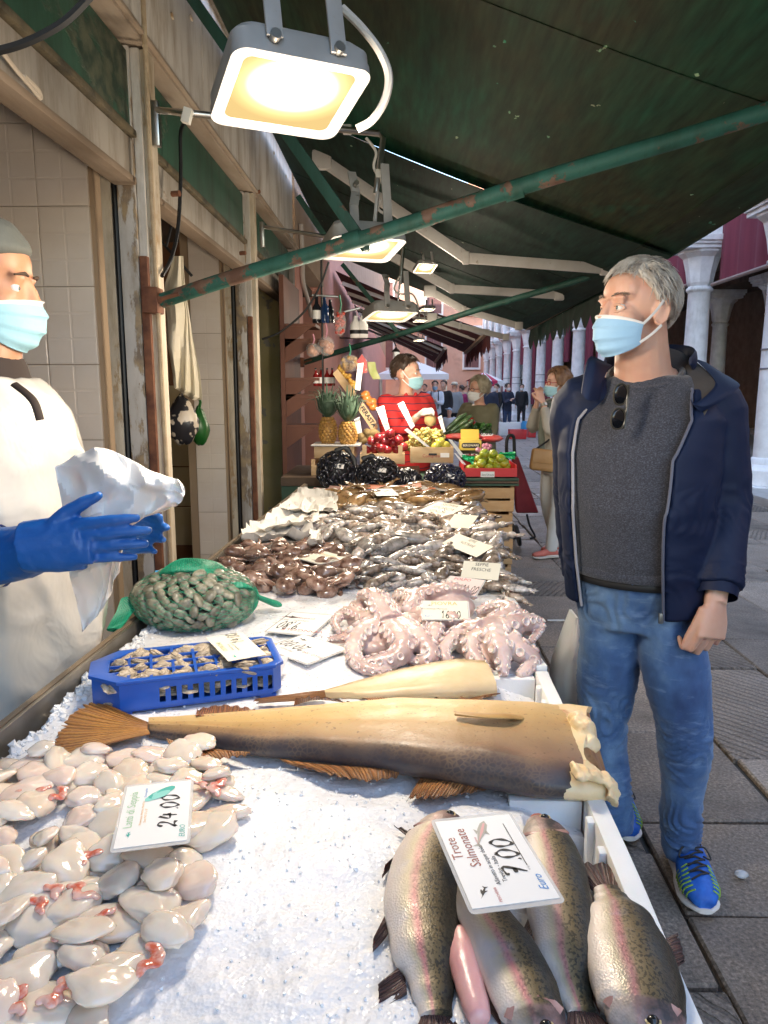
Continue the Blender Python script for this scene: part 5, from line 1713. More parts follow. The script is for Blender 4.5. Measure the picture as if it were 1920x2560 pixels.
rs = random.Random(21)
baby = []
for k in range(4):
 g = G().ell((0, 0, 0), (.034, .028, .02), nu=18, nv=12, fn=lambda p: p * (1 + .15 * nz(p, 1.3, k * 4)))
 for j in range(5):
  a = -1.0 + j * .5; pts = [V((.028, 0, 0))]
  for q in range(5):
   a += .5 * math.sin(k * 2 + j + q); pts.append(pts[-1] + V((math.cos(a), math.sin(a), .1 * math.sin(q + j))) * .013)
  g.tube(pts, [.009, .008, .0065, .005, .0035, .0018], 8)
 me = fuse(g, .0028, 2, name='baby_octopus'); me.materials.append(M_BABY); baby.append(me)
N1 = heap('baby_octopus', lambda x, y: 'small glossy brown octopus %s of the heap behind the clam net' % ('at the front edge' if y < 2.25 else 'at the back' if y > 2.55 else 'in the left half' if x < -.38 else 'in the right half'), 'octopus', 'brown baby octopus heap',
          [(560, 1420), (640, 1385), (760, 1375), (850, 1400), (885, 1450), (885, 1475), (820, 1500), (700, 1495), (600, 1470)], .062, baby, rs, 2, zs=(.018, .042))
g1 = [squid_mesh(k, M_GREYS) for k in range(4)] + [squid_mesh(k + 7, M_SILVER, (.072, .030, .020), 5) for k in range(3)]
N2 = heap('cuttlefish', lambda x, y: 'grey cuttlefish in the %s of the long heap, on its %s half' % (('far third' if y > 3.3 else 'middle third' if y > 2.75 else 'near third'), ('right' if x > .08 else 'left')), 'cuttlefish', 'grey cuttlefish heap',
          [(735, 1345), (850, 1290), (1040, 1290), (1185, 1288), (1215, 1330), (1252, 1420), (1250, 1440), (1000, 1395), (880, 1400), (860, 1375)], .076, g1, rs, 2, zs=(.02, .048))
N3 = heap('cuttlefish', lambda x, y: 'small dark grey cuttlefish just behind the %s end of the octopus heap' % ('left' if x < .03 else 'right'), 'cuttlefish', 'cuttlefish behind the octopus',
          [(870, 1470), (900, 1440), (985, 1415), (1240, 1425), (1285, 1480), (1300, 1505), (1100, 1470), (920, 1480)], .06, g1, rs, 2, (.55, .8), zs=(.014, .034))
oc = [squid_mesh(k + 11, M_OCHRE, (.085, .042, .026), 6, .06) for k in range(3)]
N4 = heap('cuttlefish', lambda x, y: 'large ochre brown cuttlefish at the far end, %s' % ('by the crumpled paper' if x < -.05 else 'towards the wooden crates'), 'cuttlefish', 'ochre cuttlefish at the far end',
          [(850, 1290), (850, 1255), (1010, 1240), (1175, 1248), (1190, 1285), (1000, 1280)], .11, oc, rs, 2, zs=(.03, .06))
N5 = heap('small_fish', 'small dull silver fish spread on the paper lined ice at the left', 'fish', 'small silver fish',
          [(585, 1420), (660, 1365), (745, 1350), (780, 1365), (640, 1400)], .04, [squid_mesh(30, mat('dull fish skin', (.36, .30, .24), .3, (.24, .19, .15), 30, rand=.5, coat=.3), (.06, .011, .010), 3, .02)], rs, 1, (.8, 1.1), zs=(.014,), direct=.2)

# ---------------------------------------------------------------- clams in a green net
clam_me = []
n = NT('clam shell')
v = n.coord('Object'); oi = n.n('ObjectInfo')
rg = n.wave(v, 200, 1.2, 2, 3, 'BANDS', 'X')
c = n.ramp(n.noise(v, 55, 4), [(.3, (.09, .09, .07)), (.5, (.23, .22, .16)), (.72, (.42, .39, .29))])
c = n.mix(1, c, n.ramp(oi.outputs['Random'], [(0, .55), (.5, 1.0), (1, 1.3)]), 'MULTIPLY')
c = n.mix(n.ramp(rg, [(.3, .35), (.6, 0.0)]), c, (.07, .065, .05))
n.set(col=c, rough=.3, coat=.4, crough=.15, normal=n.bump(rg, .35, .0015))
for k in range(3):
 g = G().ell((0, 0, 0), (.0195, .0155, .0095), nu=22, nv=12, fn=lambda p: V((p.x - .22 * p.y * p.y, p.y, p.z * (1 - .25 * p.x))) * (1 + .04 * nz(p, 2, k * 3)))
 me = g.mesh('clam', smooth=180); me.materials.append(n.m); clam_me.append(me)
bag = thing('clam_net_bag', 'net bag bulging with grey green clams beside the blue crate', 'net bag', (-.565, 1.90, ZI))
bc = V((-.548, 1.905, ZI + .068)); br = V((.158, .115, .082))
N = 230
rs = random.Random(8)
for i in range(N):
 z = 1 - 2 * (i + .5) / N
 if z < -.75: continue
 a = i * 2.39996
 r = math.sqrt(1 - z * z)
 d = V((r * math.cos(a), r * math.sin(a), z))
 if d.y > .55 and d.z < .3: continue          # turned away from every near view
 bump_ = 1 + .06 * nz(d, 2.2, 3)
 p = bc + V((d.x * br.x, d.y * br.y, d.z * br.z)) * bump_
 if p.z < ZI + .006: continue
 nn = V((d.x / br.x, d.y / br.y, d.z / br.z)).normalized()
 q = nn.to_track_quat('Z', 'Y').to_matrix().to_4x4()
 M = Matrix.Translation(p) @ q @ Matrix.Rotation(rs.uniform(0, 6.28), 4, 'Z') @ Matrix.Rotation(rs.gauss(0, .5), 4, 'X') @ Matrix.Diagonal((*(rs.uniform(.8, 1.12),) * 3, 1))
 place(clam_me[i % 3], 'clam', M, bag)
G().ell(bc, tuple(br * .86), nu=20, nv=14).obj('inner_fill', mat('dark clams inside', (.07, .065, .05), .6), bag)
M_NET = mat('green net', (.02, .30, .17), .45)
g = G()
for fam in (1, -1):
 for k in range(34):
  pts = []
  for j in range(26):
   t = -1 + 2 * j / 25; th = 2 * math.pi * k / 34 + fam * t * 1.3
   zz = math.sin(t * 1.5); rr = math.cos(t * 1.5)
   d = V((zz, rr * math.cos(th), rr * math.sin(th)))
   p = bc + V((d.x * br.x, d.y * br.y, d.z * br.z)) * 1.085
   p.z = max(p.z, ZI + .002); pts.append(p)
  g.tube(pts, .00055, 3, caps=False)
nb = tag(g.obj('net', M_NET, bag, smooth=None), kind='stuff')


def net_tail(path, widths, name='net_tail', strands=22):
 """bunched end of the net: many fine crossing strands in a flat tongue"""
 sp_ = spline(path, 8); N_ = len(sp_); g = G()
 for fam in (1, -1):
  for k in range(strands):
   pts = []
   for i, p in enumerate(sp_):
    u = i / (N_ - 1); T = (sp_[min(i + 1, N_ - 1)] - sp_[max(i - 1, 0)]).normalized()
    sd = T.cross(V((0, 0, 1))); sd = sd.normalized() if sd.length > .05 else V((0, 1, 0))
    up = sd.cross(T)
    w = interp([(j / (len(widths) - 1), w_) for j, w_ in enumerate(widths)], u)
    ph = 2 * math.pi * (k / strands) + fam * u * 5
    pts.append(p + sd * (w * math.cos(ph)) + up * (w * .35 * math.sin(ph)))
   g.tube(pts, .0012, 3, caps=False)
 return tag(g.obj(name, M_NET, bag, smooth=None), kind='stuff')


net_tail([P(560, 1470, Z=.96), P(600, 1462, Z=.975), P(640, 1490, Z=.925), P(690, 1510, Z=.885)], [.05, .022, .016, .024])
net_tail([P(330, 1500, Z=.93), P(305, 1540, Z=.905), P(282, 1575, Z=.885)], [.03, .02, .016])
net_tail([P(400, 1440, Z=.99), P(450, 1415, Z=1.02), P(520, 1420, Z=1.01), P(570, 1450, Z=.98)], [.02, .045, .05, .03], strands=30)
lab = G().box((0, 0, 0), (.05, .022, .001)).mesh('tag_label')
o = place(lab, 'tag_label', frame(P(412, 1432, Z=1.0), (1, .15, .12), (-.2, .6, .6)), bag, mat('blue tag', (.05, .30, .55), .4))
text('VONGOLE', .008, M_CARD, frame(P(412, 1432, Z=1.0), (1, .15, .12), (-.2, .6, .6)) @ Matrix.Translation((0, -.003, .001)), bag)

# ---------------------------------------------------------------- oysters in the blue crate
M_BLUE = mat('blue plastic', (.006, .075, .40), .32, (.010, .095, .46), 4, bump=.08)
cr = thing('oyster_crate', 'blue plastic lidded crate full of oysters on the ice', 'crate', (-.42, 1.455, ZI))
MC = TRS((-.44, 1.455, ZI + .004), R_(19), (.95, .95, .92))
l_, w_, h_ = .385, .19, .062


def octr(l, w, c):
 return [(-l / 2 + c, -w / 2), (l / 2 - c * .35, -w / 2), (l / 2, -w / 2 + c * .35), (l / 2, w / 2 - c * .35), (l / 2 - c * .35, w / 2), (-l / 2 + c, w / 2), (-l / 2, w / 2 - c), (-l / 2, -w / 2 + c)]


outer = octr(l_, w_, .055); inn = octr(l_ - .008, w_ - .008, .053)
g = G().prism(octr(l_ - .01, w_ - .01, .055), 0, .006, MC); g.obj('crate_floor', M_BLUE, cr)
g = G()
for i in range(8):
 a = V((*outer[i], 0)); b = V((*outer[(i + 1) % 8], 0)); L = (b - a).length
 d = (b - a).normalized(); nn = V((d.y, -d.x, 0))
 for z0, z1 in ((.0065, .016), (h_ - .014, h_)):
  g.add([MC @ (p + V((0, 0, z))) for z in (z0, z1) for p in (a, b, b - nn * .004, a - nn * .004)], [(0, 1, 5, 4), (1, 2, 6, 5), (2, 3, 7, 6), (3, 0, 4, 7), (4, 5, 6, 7), (0, 3, 2, 1)])
 k = max(1, int(L / .021))
 for j in range(k):
  solid = .0105 if L > .15 and .18 < j / k < .95 else L / k
  s0 = a + d * (L * j / k) ; s1 = s0 + d * min(solid, L / k)
  g.add([MC @ (p + V((0, 0, z))) for z in (.0158, h_ - .0138) for p in (s0, s1, s1 - nn * .0036, s0 - nn * .0036)], [(0, 1, 5, 4), (1, 2, 6, 5), (2, 3, 7, 6), (3, 0, 4, 7)])
g.obj('side_wall', M_BLUE, cr, smooth=30)
for px_, py_ in ((-l_ / 2 + .06, -w_ / 2 + .02), (l_ / 2 - .03, -w_ / 2 + .02), (-l_ / 2 + .02, 0), (l_ / 2 - .03, w_ / 2 - .03)):
 place(G().bx(px_ - .018, px_ + .018, py_ - .014, py_ + .014, -.012, .001).mesh('foot', bevel=.003), 'foot', MC, cr, M_BLUE)
lid = G()
for i in range(8):
 o1, o2 = V((*outer[i], 0)) * 1.03, V((*outer[(i + 1) % 8], 0)) * 1.03
 fi = lambda p: V((p.x * .91 if p.x > 0 else p.x * .80, p.y * .86, 0))
 i1, i2 = fi(o1), fi(o2)
 lid.add([MC @ (p + V((0, 0, z))) for z in (h_ + .001, h_ + .009) for p in (o1, o2, i2, i1)], [(0, 1, 5, 4), (2, 3, 7, 6), (4, 5, 6, 7), (0, 3, 2, 1)])
lo = lid.obj('lid', M_BLUE, cr, smooth=30, bevel=.0015)
for k in range(7):
 x = lerp(-l_ / 2 * .62, l_ / 2 * .78, k / 6)
 place(G().bx(x - .003, x + .003, -w_ / 2 * .88, w_ / 2 * .88, h_ + .002, h_ + .0075).mesh('lid_bar'), 'lid_bar', MC, lo, M_BLUE)
for k in range(3):
 y = lerp(-w_ / 2 * .42, w_ / 2 * .42, k / 2)
 place(G().bx(-l_ / 2 * .82, l_ / 2 * .93, y - .003, y + .003, h_ + .0025, h_ + .008).mesh('lid_bar'), 'lid_bar', MC, lo, M_BLUE)
oy = []
n = NT('oyster shell'); v = n.coord('Object')
lay = n.noise(n.coord('Object', (1, 1, 6)), 22, 6, .7, 1.5)
n.set(col=n.ramp(lay, [(.3, (.05, .045, .045)), (.45, (.36, .28, .19)), (.58, (.62, .52, .40)), (.72, (.68, .62, .55))]), rough=.4, normal=n.bump(lay, .9, .006))
for k in range(3):
 g = G()
 for j in range(4):
  g.ell((.004 * j, 0, .004 * j), (.040 - .006 * j, .026 - .004 * j, .006), Matrix.Rotation(.2 * j, 3, 'X'), 18, 8, fn=lambda p: p * (1 + .28 * nz((p.x, p.y, 0), 2.4, k * 4 + j)))
 me = g.mesh('oyster', smooth=35); me.materials.append(n.m); oy.append(me)
rs = random.Random(9)
for i in range(8):
 for j in range(4):
  for z in (.026, .055):
   x = lerp(-.135, .165, i / 7) + rs.uniform(-.01, .01); y = lerp(-.062, .062, j / 3) + rs.uniform(-.008, .008)
   q = MC @ V((x, y, z + rs.uniform(-.003, .006)))
   tag(place(rs.choice(oy), 'oyster', TRS(q, rs.uniform(0, 6), rs.uniform(.75, 1.0), rs.uniform(-.3, .3), rs.uniform(-.3, .3))), 'rough layered oyster inside the blue lidded crate', 'oyster', 'oysters in the blue crate')
q = [P(686, 1640, Z=.92), P(722, 1640, Z=.90), P(700, 1700, Z=.868), P(672, 1705, Z=.868)]
t = thing('crate_tag', 'white printed tag hanging at the right end of the blue crate', 'tag', q[3])
G().add(q + [p + V((.0, .002, 0)) for p in q], [(0, 1, 2, 3), (7, 6, 5, 4), (0, 4, 5, 1), (1, 5, 6, 2), (2, 6, 7, 3), (3, 7, 4, 0)]).obj('sheet', M_CARD, t, smooth=None)
text('MARE', .016, M_INKB, frame((q[0] + q[2]) / 2 + V((0, -.003, .003)), q[1] - q[3], q[0] - q[3]), t)

# ---------------------------------------------------------------- crumpled papers at the wall side of the stall
def crumple(name, label, px, z, n_=26, amp=.03, m=None, seed=0, rim=.03):
 """a crushed sheet: corner pixels, facets from ridged noise, edges turned up"""
 q = [P(*p, Z=z) for p in px]
 def fn(u, v_):
  p = q[0] * (1 - u) * (1 - v_) + q[1] * u * (1 - v_) + q[2] * u * v_ + q[3] * (1 - u) * v_
  e = max(abs(u - .5), abs(v_ - .5)) * 2
  h = amp * (1 - abs(nz((u * 3, v_ * 3, seed), 1)) * 2) * .6 + amp * .5 * abs(nz((u * 7, v_ * 7, seed), 1)) + rim * max(0, e - .6) ** 1.2 * 2 * (1 + .8 * nz((u * 5, v_ * 5, seed + 4), 1))
  return p + V((.02 * nz((u * 4, v_ * 4, seed + 1), 1), .02 * nz((u * 4, v_ * 4, seed + 2), 1), h))
 return tag(G().grid(fn, n_, n_, thick=.0008).obj(name, m or M_WRAP, smooth=12), label, 'paper', 'papers on the stall')


M_WRAP = mat('white wrapping paper', (.74, .70, .64), .75, (.78, .75, .70), 4)
crumple('wrapping_paper', 'crumpled white paper sheet heaped at the far left of the stall', [(700, 1290), (842, 1300), (845, 1240), (745, 1235)], .90, seed=1)
crumple('wrapping_paper', 'crumpled white paper holding a few fish beside the cream pillar', [(640, 1345), (800, 1330), (790, 1275), (700, 1285)], .895, seed=3, rim=.05)
crumple('wrapping_paper', 'paper lining with lifted edge nearest to the brown octopus heap', [(600, 1370), (790, 1350), (760, 1322), (625, 1330)], .885, seed=6, rim=.05)
crumple('wrapping_paper', 'small upright paper corner behind the scrawled cream card', [(772, 1372), (806, 1374), (800, 1345), (776, 1345)], .91, 10, .03, seed=8)

# ================================================================ MUSSEL NETS AND BAGS AT THE END OF THE FISH STALL
n = NT('mussel shell'); v = n.coord('Object'); oi = n.n('ObjectInfo')
n.set(col=n.ramp(n.noise(v, 60, 3), [(.4, (.008, .009, .014)), (.7, (.03, .03, .045))]), rough=.16, coat=.5, crough=.1, normal=n.bump(n.wave(v, 90, 1, 2, 2), .15, .001))
M_MUS = n.m
mus_me = []
for k in range(2):
 me = G().ell((0, 0, 0), (.028, .0135, .009), nu=14, nv=8, fn=lambda p: V((p.x, p.y * (1 + .45 * p.x) + .12 * p.x * p.x, p.z * (1 + .3 * p.x)))).mesh('mussel', smooth=180)
 me.materials.append(M_MUS); mus_me.append(me)
M_BNET = mat('black net', (.012, .012, .014), .5)
M_BLUNET = mat('blue plastic net', (.01, .06, .42), .4)


def mussel_bag(label, c, r, net_m, knot, blue=False, seed=0, N=120):
 t = thing('mussel_net_bag', label, 'net bag', (c[0], c[1], ZI), 'net bags of mussels')
 c = V(c); rs = random.Random(seed)
 G().ell(c, tuple(x * .86 for x in r), nu=18, nv=12).obj('inner_fill', mat('dark mussels inside', (.01, .01, .012), .5), t)
 for i in range(N):
  z = 1 - 2 * (i + .5) / N; a = i * 2.39996; q = math.sqrt(1 - z * z)
  d = V((q * math.cos(a), q * math.sin(a), z))
  if z < -.7 or d.y > .5: continue
  p = c + V((d.x * r[0], d.y * r[1], d.z * r[2])) * (1 + .07 * nz(d, 2, seed))
  if p.z < ZI + .004: continue
  nn = V((d.x / r[0], d.y / r[1], d.z / r[2])).normalized()
  M = Matrix.Translation(p) @ nn.to_track_quat('Z', 'Y').to_matrix().to_4x4() @ Matrix.Rotation(rs.uniform(0, 6.3), 4, 'Z') @ Matrix.Rotation(rs.gauss(0, .6), 4, 'X') @ Matrix.Diagonal((*(rs.uniform(.8, 1.1),) * 3, 1))
  place(mus_me[i % 2], 'mussel', M, t)
 g = G()
 for fam in (1, -1):
  for k in range(20):
   pts = []
   for j in range(18):
    tt = -1 + 2 * j / 17; th = 2 * math.pi * k / 20 + fam * tt * 1.2
    d = V((math.cos(tt * 1.5) * math.cos(th), math.cos(tt * 1.5) * math.sin(th), math.sin(tt * 1.5)))
    p = c + V((d.x * r[0], d.y * r[1], d.z * r[2])) * 1.09; p.z = max(p.z, ZI + .002); pts.append(p)
   g.tube(pts, .0011, 3, caps=False)
 tag(g.obj('net', net_m, t, smooth=None), kind='stuff')
 if knot:
  kp = spline([V(k_) for k_ in knot], 6)
  G().tube(kp, [(.014 + .004 * math.sin(i), .006) for i in range(len(kp))], 8).obj('net_handle', net_m, t)
 if blue:
  G().ell(c + V((-.01, -.03, -r[2] * .62)), (r[0] * .85, r[1] * .75, r[2] * .35), nu=18, nv=10, fn=lambda p: p * (1 + .12 * nz(p, 3, 2))).obj('blue_plastic', M_BLUNET, t, smooth=60)
 o = place(G().box((0, 0, 0), (.055, .03, .001)).mesh('tag_label'), 'tag_label', frame(c + V((r[0] * .2, -r[1] * .95, r[2] * .35)), (1, -.1, -.1), (0, .5, .8)), t, M_CARD)
 return t


mussel_bag('black net bag of mussels at the far left under the pineapples', P(842, 1178, Y=4.42) + V((0, 0, 0)), (.115, .10, .115), M_BNET, [P(838, 1130, Y=4.40), P(862, 1120, Y=4.40), P(880, 1140, Y=4.40), P(888, 1165, Y=4.38)], seed=1)
mussel_bag('black net bag of mussels in front of the red apples', P(945, 1185, Y=4.42), (.12, .10, .10), M_BNET, [P(905, 1150, Y=4.40), P(925, 1140, Y=4.40), P(940, 1148, Y=4.40)], seed=2)
mussel_bag('small net bag of mussels half wrapped in bright blue plastic', P(1020, 1200, Y=4.38), (.072, .07, .065), M_BNET, None, True, seed=3, N=70)
mussel_bag('blue black net bag of mussels with a white tag at the right', P(1112, 1198, Y=4.38), (.118, .09, .082), mat('navy net', (.015, .02, .09), .5), None, True, seed=4)

st = thing('bag_stack', 'stack of thin printed plastic bags lying at the far end of the stall', 'plastic bags', P(950, 1235, Z=ZI))
rs = random.Random(2)
cols = [mat('film pale blue', (.30, .42, .58), .25), mat('film grey', (.55, .53, .5), .25), mat('film pink', (.62, .38, .33), .25), mat('film orange', (.72, .2, .08), .3), mat('film clear', (.6, .6, .6), .2), mat('film dark', (.12, .11, .1), .3)]
for k in range(16):
 cx = lerp(835, 1110, (k * .37) % 1); q = P(cx, 1240 - 8 * rs.random(), Z=ZI + .03)
 w_ = rs.uniform(.14, .22)
 def fn(u, v_, q=q, w_=w_, k=k):
  return (q.x + (u - .5) * w_ * 2, q.y + (v_ - .5) * .16, ZI + .012 + .0045 * k + .012 * math.sin(u * 5 + k) * u + .006 * nz((u * 3, v_ * 3, k), 1))
 G().grid(fn, 12, 4, thick=.003).obj('plastic_bag', cols[(k * 5 + 1) % 6] if k < 12 else cols[k % 4], st, smooth=50)
card('white printed slip lying on the stack of plastic bags', (925, 1222), (975, 1222), (1003, 1238), (945, 1240), .95, M_CARD, [('COZZE', .3, 0, .05, M_INK), ('2,50', .3, 0, -.3, M_INKGR)], lam=False)

# ================================================================ FRUIT STALL
M_CRATEW = mat('poplar wood', (.50, .33, .17), .75, (.62, .45, .27), 5, stretch=(1, 4, 4), bump=.3, rand=.15)
M_CRATEO = mat('old orange wood', (.52, .30, .13), .75, (.60, .39, .20), 6, stretch=(1, 4, 4), bump=.3, rand=.15)
M_GREENW = mat('dark green wood', (.03, .07, .045), .7, (.05, .10, .06), 6)


def crate(name, label, x0, x1, y0, y1, z0, z1, m, slats=2, group=None, words=None, gap=.25):
 """slatted wooden crate: four corner posts, boards on each side, a slatted floor"""
 t = thing(name, label, 'crate', ((x0 + x1) / 2, (y0 + y1) / 2, z0), group)
 h = z1 - z0; th = .009
 bh = h / slats * (1 - gap)
 for x in (x0 + .012, x1 - .012):
  for y in (y0 + .012 + th, y1 - .012 - th):
   G().bx(x - .012, x + .012, y - .012, y + .012, z0, z1).obj('corner_post', m, t)
 for k in range(slats):
  za = z0 + .004 + k * (h / slats)
  G().bx(x0, x1, y0, y0 + th, za, za + bh).obj('slat', m, t, bevel=.0015)
  G().bx(x0, x1, y1 - th, y1, za, za + bh).obj('slat', m, t, bevel=.0015)
  G().bx(x0 - .0005, x0 + th, y0 + th + .001, y1 - th - .001, za, za + bh).obj('slat', m, t)
  G().bx(x1 - th, x1 + .0005, y0 + th + .001, y1 - th - .001, za, za + bh).obj('slat', m, t)
 G().bx(x0 + .01, x1 - .01, y0 + .01, y1 - .01, z0 + .002, z0 + .01).obj('floor_board', m, t)
 if words:
  s, size, ink = words
  text(s, size, ink, frame(((x0 + x1) / 2, y0 - .002, z0 + .004 + bh * .35), (1, 0, 0), (0, 0, 1)), t)
 return t


labs = ['top crate of the stacked wooden crates under the limes', 'second wooden crate down, printed on its slats', 'third wooden crate down the stack', 'fourth wooden crate down, with dark numerals', 'bottom wooden crate of the stack on the paving']
for k in range(5):
 z1 = .872 - k * .174
 crate('wooden_crate', labs[k], .20, .735 - .006 * (k % 2), 4.72, 5.14, z1 - .168, z1, M_CRATEO, 2, 'stacked wooden crates', [None, ('FRUTTA', .05, mat('faded print', (.30, .14, .06), .7)), None, ('30', .07, M_INK), None][k], .18)
ft = thing('fruit_stall_table', 'boxes and boards that raise the fruit stall behind the fish', 'table', (-.2, 5.3, 0))
G().bx(-.80, .20, 4.95, 5.7, .02, .84).obj('trestle', M_GREENW, ft)
G().bx(-.80, .15, 4.93, 5.75, .842, .90).obj('board', M_DARKW, ft)
G().bx(.20, .80, 5.2, 6.1, .02, .86).obj('trestle', M_GREENW, ft)
pal = thing('green_slat_tray', 'dark green slatted tray between the wooden crates and the red lime box', 'tray', (.47, 4.92, .874))
for k in range(3):
 z = .876 + k * .017
 G().bx(.14, .76, 4.70, 5.16, z, z + .012).obj('slat', M_GREENW if k != 1 else M_DARKW, pal)


def fruit(name, label, cat, group, pts, r, me, Y, rs, jitter=.01, zs=None):
 for i, (px, py) in enumerate(pts):
  q = P(px, py, Y=Y + rs.uniform(-jitter, jitter))
  tag(place(me, name, TRS(q, rs.uniform(0, 6), rs.uniform(.93, 1.06), rs.uniform(-.5, .5), rs.uniform(-.4, .4))), label, cat, group)


def lime_fn(p):
 return V((p.x, p.y, p.z * .86 - (.1 if p.z > .9 else 0)))


def apple_fn(p):
 r = math.sqrt(p.x * p.x + p.y * p.y)
 return V((p.x * (1 + .06 * p.z), p.y * (1 + .06 * p.z), p.z * .9 - .28 * math.exp(-r * r * 10) * (1 if p.z > 0 else -.5)))


M_APPLE = mat('red apple', (.22, .012, .025), .18, (.34, .03, .03), 16, coat=.4, spots=(.42, .2, .1), sscale=60, sfac=(.7, .76))
ap = G().ell((0, 0, 0), .036, nu=20, nv=14, fn=apple_fn); ap.tube([(0, 0, .02), (.003, 0, .034)], .0018, 5)
ap = ap.mesh('apple', smooth=60); ap.materials.append(M_APPLE)
M_LIME = mat('green mandarin', (.20, .30, .02), .32, (.42, .40, .03), 14, bump=.3, bscale=400, bdist=.001, coat=.2)
li = G().ell((0, 0, 0), .033, nu=20, nv=14, fn=lime_fn).mesh('green_mandarin', smooth=180); li.materials.append(M_LIME)
ya = G().ell((0, 0, 0), .034, nu=20, nv=14, fn=apple_fn).mesh('yellow_apple', smooth=60); ya.materials.append(mat('yellow apple', (.55, .46, .06), .25, (.48, .50, .10), 10, coat=.3))
rs = random.Random(14)
z5 = lambda *a: [(740 + x * .241, 850 + y * .241) for x, y in a]
z6 = lambda *a: [(1040 + x * .241, 900 + y * .241) for x, y in a]

a0 = P(900, 1161, Y=5.0); a1 = P(1012, 1134, Y=5.0)
crate('apple_crate', 'pale wooden box heaped with red apples', a0.x, a1.x, 5.0, 5.3, a0.z, a1.z, M_CRATEW, 1, 'fruit boxes', None, .08)
for x in (a0.x + .03, a1.x - .03):
 G().bx(x - .014, x + .014, 4.998, 5.012, a1.z - .005, a1.z + .055).obj('corner_post', M_CRATEW, COL.objects['apple_crate'])
fruit('apple', 'dark red apple heaped in the pale wooden box', 'apple', 'red apples', z5((975, 970), (860, 1015), (785, 1050), (915, 1050), (1005, 1070), (1065, 1035), (820, 1135), (945, 1135), (1040, 1135), (730, 1140), (1110, 1110), (880, 1120)), .036, ap, 5.1, rs, .05)
fruit('apple', 'dark red apple heaped in the pale wooden box', 'apple', 'red apples', z5((900, 1000), (960, 1030), (840, 1085), (1030, 1090)), .036, ap, 5.2, rs, .02)
b0 = P(1026, 1158, Y=5.0); b1 = P(1134, 1118, Y=5.0)
gc = crate('grape_crate', 'pale wooden box with a hand slot, piled with white grapes', b0.x, b1.x, 5.0, 5.35, b0.z, b1.z, M_CRATEW, 1, 'fruit boxes', ('Colognese', .03, M_INKR), .04)
G().box(P(1082, 1136, Y=4.998), (.055, .006, .014)).obj('hand_slot', M_BLACK, gc, bevel=.003)
place(G().box((0, 0, 0), (.06, .002, .03)).mesh('paper_label'), 'paper_label', Matrix.Translation(P(1112, 1138, Y=4.997)), gc, M_CARD)
M_GRAPE = mat('white grape', (.52, .44, .12), .2, (.60, .50, .20), 12, sss=.3, ssss=.006, coat=.3, rand=.25)
gm = []
for k in range(3):
 g = G(); r2 = random.Random(k)
 for j in range(34):
  a = r2.uniform(0, 6.3); u = r2.random()
  g.ell((u * .09 - .045, math.cos(a) * .026 * (1 - .6 * u), math.sin(a) * .022 * (1 - .5 * u)), (.0115, .0105, .0105), nu=10, nv=7)
 me = g.mesh('grape_bunch', smooth=180); me.materials.append(M_GRAPE); gm.append(me)
for i, (px, py) in enumerate(z5((1330, 940), (1400, 960), (1290, 985), (1370, 1000), (1450, 990), (1250, 1030), (1330, 1050), (1420, 1050), (1500, 1010), (1200, 1070), (1270, 1080), (1230, 1000), (1480, 960), (1340, 1090), (1180, 1120))):
 q = P(px, py, Y=5.15 + .06 * math.sin(i)); tag(place(gm[i % 3], 'grape_bunch', TRS(q, rs.uniform(0, 6), 1, rs.uniform(-.5, .5), rs.uniform(-.4, .4))), 'bunch of yellowish white grapes heaped over its box', 'grapes', 'white grape bunches')
fruit('yellow_apple', 'yellow green apple at the front right of the grapes', 'apple', 'yellow apples', z5((1455, 1100), (1550, 1092), (1500, 1055)), .034, ya, 5.04, rs, .005)
c0 = P(1158, 1198, Y=4.74); c1 = P(1293, 1172, Y=4.74)
lb = thing('lime_box', 'red carton tray with a white label, full of green mandarins', 'carton', ((c0.x + c1.x) / 2, 4.9, c0.z), 'fruit boxes')
M_REDC = mat('red carton', (.62, .03, .035), .45, (.55, .028, .03), 5)
zb_ = .93
G().bx(c0.x, c1.x, 4.74, 4.748, zb_, zb_ + .055).obj('front_panel', M_REDC, lb)
G().bx(c0.x, c1.x, 5.09, 5.098, zb_, zb_ + .07).obj('back_panel', M_REDC, lb)
for x, nm in ((c0.x, 'side_panel'), (c1.x - .006, 'side_panel')):
 G().bx(x, x + .006, 4.7485, 5.0895, zb_, zb_ + .075).obj(nm, M_REDC, lb)
G().bx(c0.x + .007, c1.x - .007, 4.75, 5.088, zb_, zb_ + .008).obj('floor_panel', M_REDC, lb)
q = P(1219, 1186, Y=4.737); place(G().box((0, 0, 0), (.088, .002, .036)).mesh('paper_label', bevel=0), 'paper_label', Matrix.Translation(q), lb, M_CARD)
text("Sant'Orsola", .017, M_INK, frame(q + V((0, -.002, -.008)), (1, 0, 0), (0, 0, 1)), lb, shear=.2)
fruit('green_mandarin', 'green mandarin piled in the red carton tray', 'mandarin', 'green mandarins', z6((565, 1125), (665, 1130), (755, 1112), (790, 1045), (680, 1072), (650, 1022), (710, 968), (797, 972), (880, 1025), (912, 1068), (850, 1112), (730, 1170), (620, 1165), (930, 1105), (700, 1020), (860, 1070)), .033, li, 4.85, rs, .04)
fruit('green_mandarin', 'green mandarin piled in the red carton tray', 'mandarin', 'green mandarins', z6((720, 1060), (800, 1100), (840, 1010), (640, 1090), (760, 1010)), .033, li, 4.95, rs, .02)
M_GPLAS = mat('green plastic film', (.01, .36, .12), .3, (.02, .45, .2), 12)
